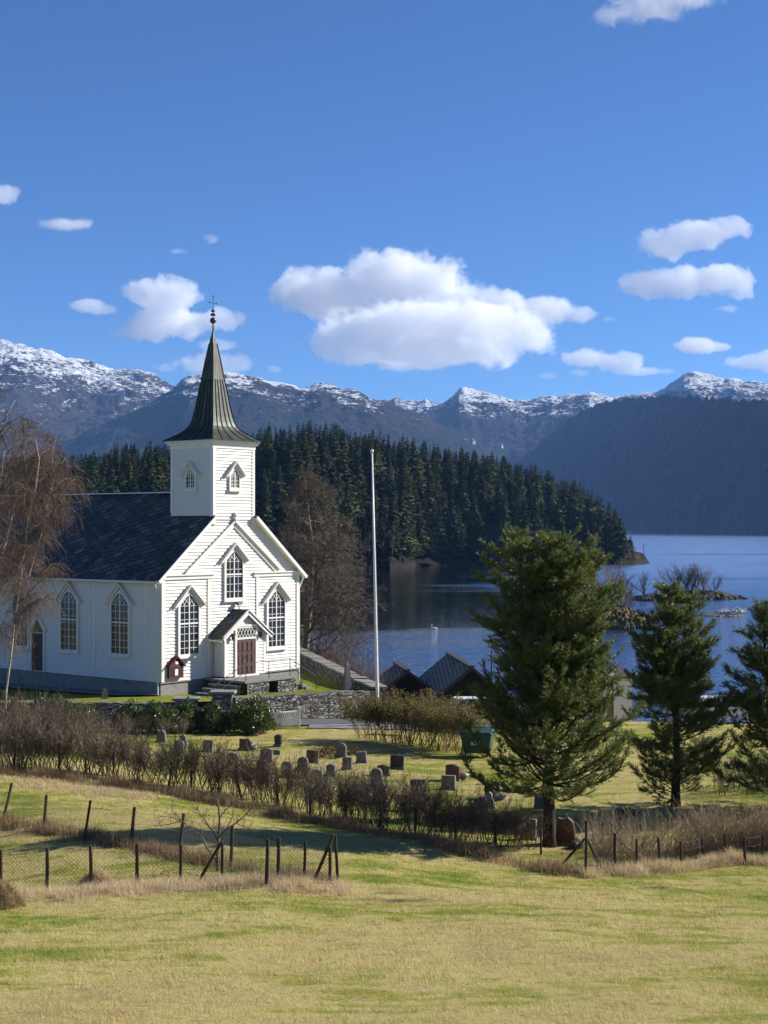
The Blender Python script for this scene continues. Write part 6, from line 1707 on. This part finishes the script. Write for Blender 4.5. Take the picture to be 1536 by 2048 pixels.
# ================================================================ shrubs
def stems_shrub(name, seed, H, spreadr, n, mt, k1=6, k2=5, r=.013, wh=0, leaves=None, parent=None, tang=.35):
    rnd = random.Random(seed); segs = []; tips = []
    sp_ = [dict(n=4, wob=.10, tip=.45, grav=.05), dict(k=k1, len=.5, ang=38, n=3, wob=.16, r=.55, rmin=.006, up=.35, **{'from': tang}), dict(k=k2, len=.55, ang=38, n=2, wob=.2, r=.6, rmin=.0048, up=.2, **{'from': .15})]
    for i in range(n):
        a = rnd.uniform(0, 6.28); q = spreadr * math.sqrt(rnd.random())
        grow(segs, (q * math.cos(a) * .6, q * math.sin(a) * .6, -.1), (math.cos(a) * .38 + rnd.gauss(0, .1), math.sin(a) * .38 + rnd.gauss(0, .1), 1), H * rnd.uniform(.55, .95), r * rnd.uniform(.7, 1.3), 0, rnd, sp_, tips)
    for i in range(wh):
        a = rnd.uniform(0, 6.28); q = spreadr * rnd.random(); p = Vector((q * math.cos(a), q * math.sin(a), 0)); dv = Vector((rnd.gauss(0, .12), rnd.gauss(0, .12), 1)).normalized(); L = H * rnd.uniform(.9, 1.35)
        for s in range(4):
            dv = (dv + Vector((rnd.gauss(0, .04), rnd.gauss(0, .04), 0))).normalized(); p2 = p + dv * L / 4; segs.append((p, p2, .006 - .001 * s, .005 - .001 * s)); p = p2
    return segs, tips
hed = []
for i in range(6):
    sg, tp_ = stems_shrub("h", 200 + i, 1.68, .48, 15, m_twig_dark, 8, 7, .013, 0 if i < 3 else 7)
    hed.append(build_segs("bare_shrub", sg, [m_twig_dark]))
uh = [False] * 6; rh = random.Random(21)
hl_ = np.array([(-60,1532),(0,1537),(119,1545),(227,1560),(383,1582),(482,1598),(620,1630),(760,1662),(910,1684),(1000,1694),(1075,1706)], float)
def put(protos, used, px, py, sc, label, cat, group, i, rnd_, sz=1.0):
    p = hit(px, py); o = protos[i] if not used[i] else link(protos[i].copy()); first = not used[i]; used[i] = True
    if not first:
        for ch in protos[i].children:
            c = ch.copy(); link(c); c.parent = o
    o.location = p; o.scale = (sc, sc, sc * sz); o.rotation_euler = (0, 0, rnd_.uniform(0, 6.28)); return tag(o, label, cat, group)
px = -50.0
while px < 1075:
    py = float(np.interp(px, hl_[:, 0], hl_[:, 1])) - rh.uniform(1, 9); i = rh.choice((0, 1, 2)) if px < 620 else rh.choice((2, 3, 4, 5))
    hfac = float(np.interp(px, [-50, 240, 600, 900, 1075], [1.12, 1.02, 1.0, .95, .75]))
    put(hed, uh, px, py, hfac * rh.uniform(.88, 1.1), "leafless brown shrub in the long hedge below the cemetery", "shrub", "shrubs of the bare cemetery hedge", i, rh)
    px += rh.uniform(19, 27)
bigs = []
for i in range(3):
    sg, tp_ = stems_shrub("b", 230 + i, 2.35, .6, 14, m_twig, 8, 6, .018, 6)
    bigs.append(build_segs("bare_shrub", sg, [m_twig]))
ubg = [False] * 3
for k, (px, py, sc) in enumerate([(-20,1500,1.0),(15,1505,.95),(45,1500,1.0),(70,1512,.95),(95,1500,.95),(118,1508,.85),(140,1498,.85),(165,1500,.75),(190,1496,.68),(215,1490,.62),(245,1478,.5),(272,1474,.48),(300,1474,.46),(332,1472,.42),(362,1472,.40),(60,1480,.9),(110,1478,.85),(160,1476,.75)]):
    put(bigs, ubg, px, py, sc, "tangled leafless brown bush in the thicket at the left end of the cemetery", "shrub", "brown thicket bushes at the left", k % 3, rh)
sg, tp_ = stems_shrub("s", 260, 2.2, .3, 13, m_twig, 5, 3, .022, 8, tang=.45)
o = build_segs("bare_shrub", sg, [leafmat("tan_young_stems", [(.14, .11, .075), (.24, .19, .13)], .8, .1, 0)]); o.location = hit(38, 1537); o.scale = (1.1,) * 3
tag(o, "tall multi-stemmed bush with pale tan stems at the left end of the bare hedge", "shrub")
# yellow-green hedge at the flagpole
m_yleaf = leafmat("yellow_green_leaves", [(.10, .115, .022), (.17, .165, .04), (.24, .20, .07), (.19, .12, .06)], .6, .2, .3)
m_ystem = leafmat("orange_brown_stems", [(.15, .085, .042), (.24, .15, .08)], .8, .1, 0)
def leaf_cards(tips, seed, n=4, L=.06, W=.022, spr=.10):
    r = np.random.RandomState(seed); P = np.repeat(np.array([t[0] for t in tips]), n, 0); D = np.repeat(np.array([t[1] for t in tips]), n, 0); N = len(P)
    P = P - D * r.uniform(0, spr * 1.6, N)[:, None] + r.randn(N, 3) * spr * .25
    d = D * .6 + r.randn(N, 3) * .55; d /= np.linalg.norm(d, axis=1, keepdims=True); s = np.cross(d, r.randn(N, 3)); s /= np.linalg.norm(s, axis=1, keepdims=True)
    l = (L * r.uniform(.7, 1.25, N))[:, None]; w = W * r.uniform(.8, 1.2, N)[:, None]; nz = np.cross(d, s) * w * .35
    V = np.stack([P, P + d * l * .5 - s * w + nz, P + d * l, P + d * l * .5 + s * w + nz], 1).reshape(-1, 3)
    return V, np.arange(len(V), dtype=np.int32)
yh = []
for i in range(3):
    sg, tp_ = stems_shrub("y", 270 + i, 2.25, .34, 14, m_ystem, 7, 4, .013, 0, tang=.4)
    yo = build_segs("hedge_shrub", sg, [m_ystem]); V, Fq = leaf_cards([t for t in tp_ if t[0].z > 1.0], 40 + i, 5, .075, .026, .14); raw_mesh("foliage", V, Fq, 4, m_yleaf, yo); yh.append(yo)
uy = [False] * 3; yl = [(726,1478),(742,1481),(760,1483),(778,1486),(797,1488),(815,1490),(832,1493),(850,1496),(868,1499),(886,1502),(903,1505),(921,1508),(938,1510),(820,1484),(858,1489),(895,1494),(925,1498),(790,1482)]
for k, (px, py) in enumerate(yl):
    put(yh, uy, px, py, rh.uniform(.92, 1.08), "yellow-green topped shrub with bare orange-brown stems in the hedge at the flagpole", "shrub", "shrubs of the flagpole hedge", k % 3, rh)
# evergreen rhododendrons
m_rleaf = leafmat("rhododendron_leaves", [(.030, .058, .016), (.065, .105, .026), (.12, .155, .045), (.20, .215, .085)], .34, .4, .15)
rho = []
for i in range(3):
    r = np.random.RandomState(300 + i); n = 620; u = r.randn(n, 3); u[:, 2] = np.abs(u[:, 2]) * .9; u /= np.linalg.norm(u, axis=1, keepdims=True)
    rad = (.62 + .38 * r.rand(n) ** .5) * (1 + .18 * np.sin(u[:, 0] * 5 + i) * np.cos(u[:, 1] * 4))
    P = u * rad[:, None] * np.array([1.25, 1.15, 1.45]) + np.array([0, 0, .28]); tips = [(Vector(p), Vector(d * .7 + np.array([0, 0, .5]))) for p, d in zip(P, u)]
    sg = []; rr_ = random.Random(i)
    for k in range(0, n, 7): sg += [(Vector((rr_.uniform(-.2, .2), rr_.uniform(-.2, .2), 0)), Vector(P[k]) * .5 + Vector((0, 0, -.1)), .02, .012), (Vector(P[k]) * .5 + Vector((0, 0, -.1)), Vector(P[k]), .012, .006)]
    ro = build_segs("rhododendron", sg, [m_bark]); V, Fq = leaf_cards(tips, 310 + i, 9, .16, .034, .17); raw_mesh("foliage", V, Fq, 4, m_rleaf, ro); rho.append(ro)
ur = [False] * 3
RH = [(128,1474,1.0,"dark green evergreen bush half hidden by brown twigs under the weeping birch"),(80,1470,.95,"evergreen bush at the far left, showing only between the birch twigs"),(262,1462,.78,"evergreen bush at the left end of the row below the church corner"),
      (318,1464,.80,"second evergreen bush of the row, in front of the church's front corner"),(372,1464,.82,"glossy evergreen bush below the red notice board"),(428,1466,.78,"evergreen bush just left of the roundest dark one"),
      (503,1466,.96,"round dark evergreen bush covering the left half of the picket fence"),(172,1468,.7,"low evergreen bush in front of the left stone wall"),(30,1475,.9,"evergreen bush at the left edge behind the brown thicket")]
for k, (px, py, sc, lb) in enumerate(RH): put(rho, ur, px, py, sc, lb, "evergreen bush", "evergreen bushes below the church", k % 3, rh)
# brown dead conifers between the gravestones
dead = []
m_deadc = leafmat("dead_conifer_sprays", [(.10, .055, .03), (.17, .10, .055), (.08, .06, .035)], .85, .1, .1)
for k, (px, py, sc, lb) in enumerate([(652,1512,.62,"low brown dead conifer bush left of the rounded gravestone"),(706,1510,.55,"low orange-brown dead conifer bush right of the rounded gravestone")]):
    r = np.random.RandomState(330 + k); n = 160; u = r.randn(n, 3); u[:, 2] = np.abs(u[:, 2]); u /= np.linalg.norm(u, axis=1, keepdims=True); P = u * r.uniform(.4, 1, n)[:, None] * np.array([1, .9, .95])
    V, Fq = leaf_cards([(Vector(p), Vector(d)) for p, d in zip(P, u)], 340 + k, 7, .14, .02, .15); o = raw_mesh("dead_conifer", V, Fq, 4, m_deadc, None, loc=hit(px, py)); o.scale = (sc,) * 3; tag(o, lb, "dead bush")
# small fruit tree in the paddock
ap = hit(436, 1742); at_ = thing("fruit_tree", "small leafless fruit tree with spreading grey branches inside the paddock fence", "fruit tree", ap)
D = ap.y; c7 = lambda x, y, o=0: at(x / 2, 1400 + y / 2, D + o) - ap
m_ap = varied("grey_lichened_bark", (.085, .075, .065), (.19, .175, .15), 12, .9, .1, .4, .01)
AP_ = [([(872,690),(870,620),(876,545),(880,470),(874,420),(868,395)], .035), ([(872,560),(850,520),(820,480),(800,455)], .018), ([(876,548),(905,515),(945,490),(985,455),(1010,425)], .022), ([(985,455),(1010,462),(1045,452)], .010), ([(880,470),(900,440),(935,410),(968,405)], .014),
       ([(850,520),(830,500),(800,480)], .008), ([(868,640),(830,590),(812,548),(770,515),(728,482),(700,448)], .020), ([(728,482),(690,492),(640,502),(610,500)], .012), ([(728,482),(700,470),(660,462),(620,470)], .010), ([(874,425),(850,408),(826,392)], .010), ([(945,490),(980,505),(1030,512)], .010), ([(770,515),(745,520),(700,510)], .008), ([(905,515),(930,470),(940,440)], .010), ([(820,480),(790,440),(770,420)], .008)]
tb_ = MB(); sg = []; ra = random.Random(4)
for k, (pl, r) in enumerate(AP_):
    off = 0 if k == 0 else ra.uniform(-.5, .5); pts = [c7(x, y, off * i / len(pl)) for i, (x, y) in enumerate(pl)]
    if k == 0: pts[0] = Vector((0, 0, -.15))
    tb_.tube(pts, [r * (1 - .6 * i / (len(pts) - 1)) for i in range(len(pts))], 6)
    if k:
        for i in range(1, len(pts)):
            for q in range(3): grow(sg, pts[i - 1].lerp(pts[i], ra.random()), (ra.gauss(0, .6), ra.gauss(0, .6), .7), ra.uniform(.15, .45), .006, 0, ra, [dict(n=3, wob=.15, tip=.5), dict(k=3, len=.5, ang=45, n=2, wob=.15, r=.6, rmin=.003, **{'from': .3})])
tb_.build("trunk", m_ap, at_, smooth=True); build_segs("twigs", sg, m_ap, at_)

# ================================================================ grass
def blades(name, X, Y, h, w, lean, mt, label, zf=gz, seg2=False, seed=1, sink=.01, dirbias=None):
    r = np.random.RandomState(seed); N = len(X); Z = zf(X, Y) - sink
    az = r.uniform(0, 2 * np.pi, N); la = r.uniform(0, 2 * np.pi, N) if dirbias is None else dirbias + r.randn(N) * .8
    ln = np.abs(r.randn(N)) * lean
    sx, sy = np.cos(az) * w / 2, np.sin(az) * w / 2; dx, dy = np.cos(la) * ln * h, np.sin(la) * ln * h
    top = h / np.sqrt(1 + ln ** 2)
    if not seg2:
        V = np.stack([np.stack([X - sx, Y - sy, Z], 1), np.stack([X + sx, Y + sy, Z], 1), np.stack([X + dx, Y + dy, Z + top], 1)], 1).reshape(-1, 3)
        return tag(raw_mesh(name, V, np.arange(3 * N, dtype=np.int32), 3, mt), label, kind='stuff')
    mx, my, mz = X + dx * .32, Y + dy * .32, Z + top * .62
    V = np.stack([np.stack([X - sx, Y - sy, Z], 1), np.stack([X + sx, Y + sy, Z], 1), np.stack([mx + sx * .8, my + sy * .8, mz], 1), np.stack([mx - sx * .8, my - sy * .8, mz], 1), np.stack([X + dx, Y + dy, Z + top * .92], 1)], 1).reshape(-1, 3)
    b = np.arange(N)[:, None] * 5; T = np.concatenate([b, b + 1, b + 2, b, b + 2, b + 3, b + 3, b + 2, b + 4], 1).reshape(-1)
    return tag(raw_mesh(name, V, T, 3, mt), label, kind='stuff')
m_grass = mat("grass_blades", (.15, .17, .04), .65, .15)
_p = coords(m_grass, kind='Position'); _c = grass_color(m_grass, _p); _i = island(m_grass)
_c = mix(m_grass, ramp(m_grass, _i, [(.55, (0,) * 3), (1.0, (.85,) * 3)]), _c, (.68, .56, .30)); _c = mix(m_grass, ramp(m_grass, _i, [(.0, (.6,) * 3), (.4, (0,) * 3)]), _c, (.10, .14, .025))
set_col(m_grass, _c); translucent(m_grass, .3, _c)
r = np.random.RandomState(5); N = 500000; dmin, dmax = 9.5, 40.0
uu = r.rand(N); dd = (dmin ** .5 + uu * (dmax ** .5 - dmin ** .5)) ** 2; xx = (r.rand(N) * 2 - 1) * .33 * dd
keep = r.rand(N) > soil(xx, dd) * .92; xx, dd = xx[keep], dd[keep]; N = len(xx)
pt_n = fbm(xx * .5, dd * .8, 4)
tuft = np.clip(fbm(xx * 5.5, dd * 5.5, 3) * 3.2 - .9, .25, 1.7)
blades("grass", xx, dd, (.030 + .035 * pt_n) * tuft * r.uniform(.6, 1.35, N) * (1 + .2 * (dd / 12 - 1)), .0032 * (dd / 11) ** 1.0 * r.uniform(.7, 1.3, N), .9, m_grass, "short patchy pasture grass of the foreground slope", seed=2, dirbias=2.6)
N = 190000; dd = r.uniform(40 ** .5, 74 ** .5, N) ** 2; xx = (r.rand(N) * 2 - 1) * .33 * dd
blades("cemetery_grass", xx, dd, .055 * r.uniform(.5, 1.5, N), .013 * r.uniform(.7, 1.4, N), .9, m_grass, "short mossy grass of the cemetery lawn", seed=3)
N = 60000; yy = r.uniform(80, 118, N); xx = np.interp(yy, [78, 118], [-1.0, -8.0]) - r.uniform(.3, 9, N); k_ = (np.stack([(xx + 11.89) * math.cos(ANG) + (yy - 82) * math.sin(ANG), -(xx + 11.89) * math.sin(ANG) + (yy - 82) * math.cos(ANG)], 0))
ok = ~((k_[0] < 11.6) & (k_[1] > -.3)) & ~((k_[0] > -1) & (k_[0] < 9.4) & (k_[1] > -3.4)) & (yy > 81.9); xx, yy = xx[ok], yy[ok]
m_lgr = leafmat("lawn_blades", [(.11, .16, .02), (.19, .21, .03), (.26, .25, .05)], .7, .1, .3)
blades("lawn_grass", xx, yy, .07 * r.uniform(.5, 1.4, len(xx)), .016 * np.ones(len(xx)), .8, m_lgr, "bright green lawn grass inside the churchyard wall", zf=lambda x, y: zt(x, y) + (fbm(x * .8, y * .8, 3) - .5) * .14, seed=4)
m_straw = leafmat("dry_straw", [(.52, .39, .22), (.68, .54, .33), (.76, .64, .43), (.38, .27, .15)], .8, .1, .25)
m_straw_dk = leafmat("brown_dead_grass", [(.19, .125, .07), (.30, .205, .12), (.42, .31, .19)], .85, .1, .2)
def band(name, pts, width, n, h, mt, label, seed, w=.008, lean=.8, off=0.0, clump=True, bias=None):
    r = np.random.RandomState(seed); W = np.array([hit(*p)[:2] for p in pts]); L = np.r_[0, np.cumsum(np.linalg.norm(np.diff(W, axis=0), axis=1))]
    s = r.rand(n) * L[-1]; X = np.interp(s, L, W[:, 0]); Y = np.interp(s, L, W[:, 1]); g = r.randn(n) * width * .5 + off
    d = np.diff(W, axis=0); k = np.clip(np.searchsorted(L, s) - 1, 0, len(d) - 1); dn = d[k] / np.linalg.norm(d[k], axis=1, keepdims=True)
    X = X - dn[:, 1] * g; Y = Y + dn[:, 0] * g
    c = fbm(X * 1.6 + seed, Y * 1.6, 3); keep = r.rand(n) < np.clip((c - .30) * 3.5, .08, 1) if clump else np.ones(n, bool); X, Y, c = X[keep], Y[keep], c[keep]
    hh = h * r.uniform(.35, 1.15, len(X)) * (.5 + c)
    return blades(name, X, Y, hh, w * r.uniform(.6, 1.3, len(X)), lean, mt, label, seg2=True, seed=seed + 1, dirbias=bias)
band("dry_grass", [(-90,1800),(95,1792),(275,1778),(445,1768),(600,1772),(690,1776)], .80, 30000, .30, m_straw, "pale matted straw along the front paddock fence", 50, w=.007, off=-.28, lean=2.0)
band("dry_grass", [(-60,1638),(89,1660),(262,1695),(462,1738),(676,1768)], .38, 13000, .34, m_straw_dk, "brown dead grass along the rear paddock fence", 52, w=.009)
band("dry_grass", [(-60,1545),(119,1552),(383,1590),(620,1640),(910,1694),(1170,1752)], .55, 26000, .40, m_straw_dk, "brown dead grass along the foot of the bare hedge", 54, w=.010, off=-.35)
band("dry_grass", [(1150,1750),(1230,1745),(1360,1738),(1450,1725),(1560,1724)], .45, 15000, .36, m_straw, "pale straw along the right wire fence", 56, w=.009, off=-.05, lean=1.0)
band("dry_grass", [(-20,1556),(60,1562),(180,1580),(300,1600)], 1.1, 9000, .16, m_straw, "matted straw on the grass bank at the left", 58, w=.010, lean=1.4)
for k, (px, py, R_, H_, nb_) in enumerate(((195, 1775, .45, .42, 2600), (0, 1815, .50, .55, 3600))):       # tussocks on the mounds
    q = hit(px, py); r = np.random.RandomState(70 + k); rr = np.sqrt(r.rand(nb_)) * R_; a = r.uniform(0, 6.283, nb_)
    X, Y = q.x + rr * np.cos(a), q.y + rr * np.sin(a)
    zm = lambda x, y, q=q, R_=R_, H_=H_: gz(x, y) - .06 + H_ * .95 * (1 - np.clip(np.hypot(x - q.x, y - q.y) / R_, 0, 1) ** 1.6)
    blades("dry_grass", X, Y, .16 * r.uniform(.5, 1.4, nb_), .006 * np.ones(nb_), 1.2, m_straw_dk if k else m_straw, "tussocky dry grass growing on the earth mound", zf=zm, seg2=True, seed=80 + k)
# dry canes behind the right fence
r = np.random.RandomState(9); n = 5200; pxs = r.uniform(1190, 1640, n); X = []; Y = []
for p in pxs:
    pass
bse = np.array([hit(px, py)[:2] for px, py in [(1195,1735),(1280,1732),(1370,1722),(1460,1712),(1560,1705),(1640,1700)]]); tt = r.rand(n); X = np.interp(tt * 5, range(6), bse[:, 0]); Y = np.interp(tt * 5, range(6), bse[:, 1]) + np.abs(r.randn(n)) * 1.5 + .1
c = fbm(X * .7, Y * .7, 3); keep = r.rand(n) < np.clip((c - .32) * 4, .05, 1); X, Y = X[keep], Y[keep]
sg = []; rc_ = random.Random(8); Zc = gz(X, Y)
for x, y, z in zip(X, Y, Zc):
    H = rc_.uniform(.45, 1.35); dv = Vector((rc_.gauss(0, .28), rc_.gauss(0, .28), 1)).normalized(); p = Vector((x, y, z - .03)); nseg = 4
    for s in range(nseg):
        dv = (dv + Vector((rc_.gauss(0, .10), rc_.gauss(0, .10), -.10 * s))).normalized(); p2 = p + dv * H / nseg; sg.append((p, p2, .0062 - .0009 * s, .0053 - .0009 * s)); p = p2
        if s and rc_.random() < .5:
            d2 = (dv + Vector((rc_.gauss(0, .6), rc_.gauss(0, .6), .1))).normalized(); sg.append((p2, p2 + d2 * H * .25, .0035, .002))
tag(build_segs("undergrowth", sg, m_twig_pale), "dense pale dry canes and brambles behind the right wire fence", kind='stuff')
sg, tp_ = [], []
for k in range(16):
    s_, _ = stems_shrub("u", 400 + k, 1.3, .4, 9, None, 5, 4, .012, 3); b0 = hit(1440 + k * 14, 1588 - (k % 4) * 5); sg += [(a + b0, b + b0, c1, c2) for a, b, c1, c2 in s_]
tag(build_segs("undergrowth", sg, m_twig), "low brown bare brambles between the two right pines", kind='stuff')
# reddish waterside scrub behind the churchyard wall
sg = []; rs_ = random.Random(6)
for k in range(150):
    y = rs_.uniform(92, 112); x = float(pathx(y)) + rs_.uniform(.9, 2.6); zb_ = g1(x, y)
    for j in range(4):
        p = Vector((x + rs_.gauss(0, .2), y + rs_.gauss(0, .2), zb_)); dv = Vector((rs_.gauss(0, .2), rs_.gauss(0, .2), 1)).normalized(); H = max(1.0, 5.7 - zb_) * rs_.uniform(.75, 1.08)
        for s in range(4):
            dv = (dv + Vector((rs_.gauss(0, .1), rs_.gauss(0, .1), 0))).normalized(); p2 = p + dv * H / 4; sg.append((p, p2, .012 - .002 * s, .010 - .002 * s)); p = p2
            for q in range(3): d2 = (dv + Vector((rs_.gauss(0, .5), rs_.gauss(0, .5), 0))).normalized(); sg.append((p, p + d2 * rs_.uniform(.2, .5), .006, .003))
tag(build_segs("undergrowth", sg, m_twig_red), "thin reddish bare scrub between the churchyard wall and the lake", kind='stuff')
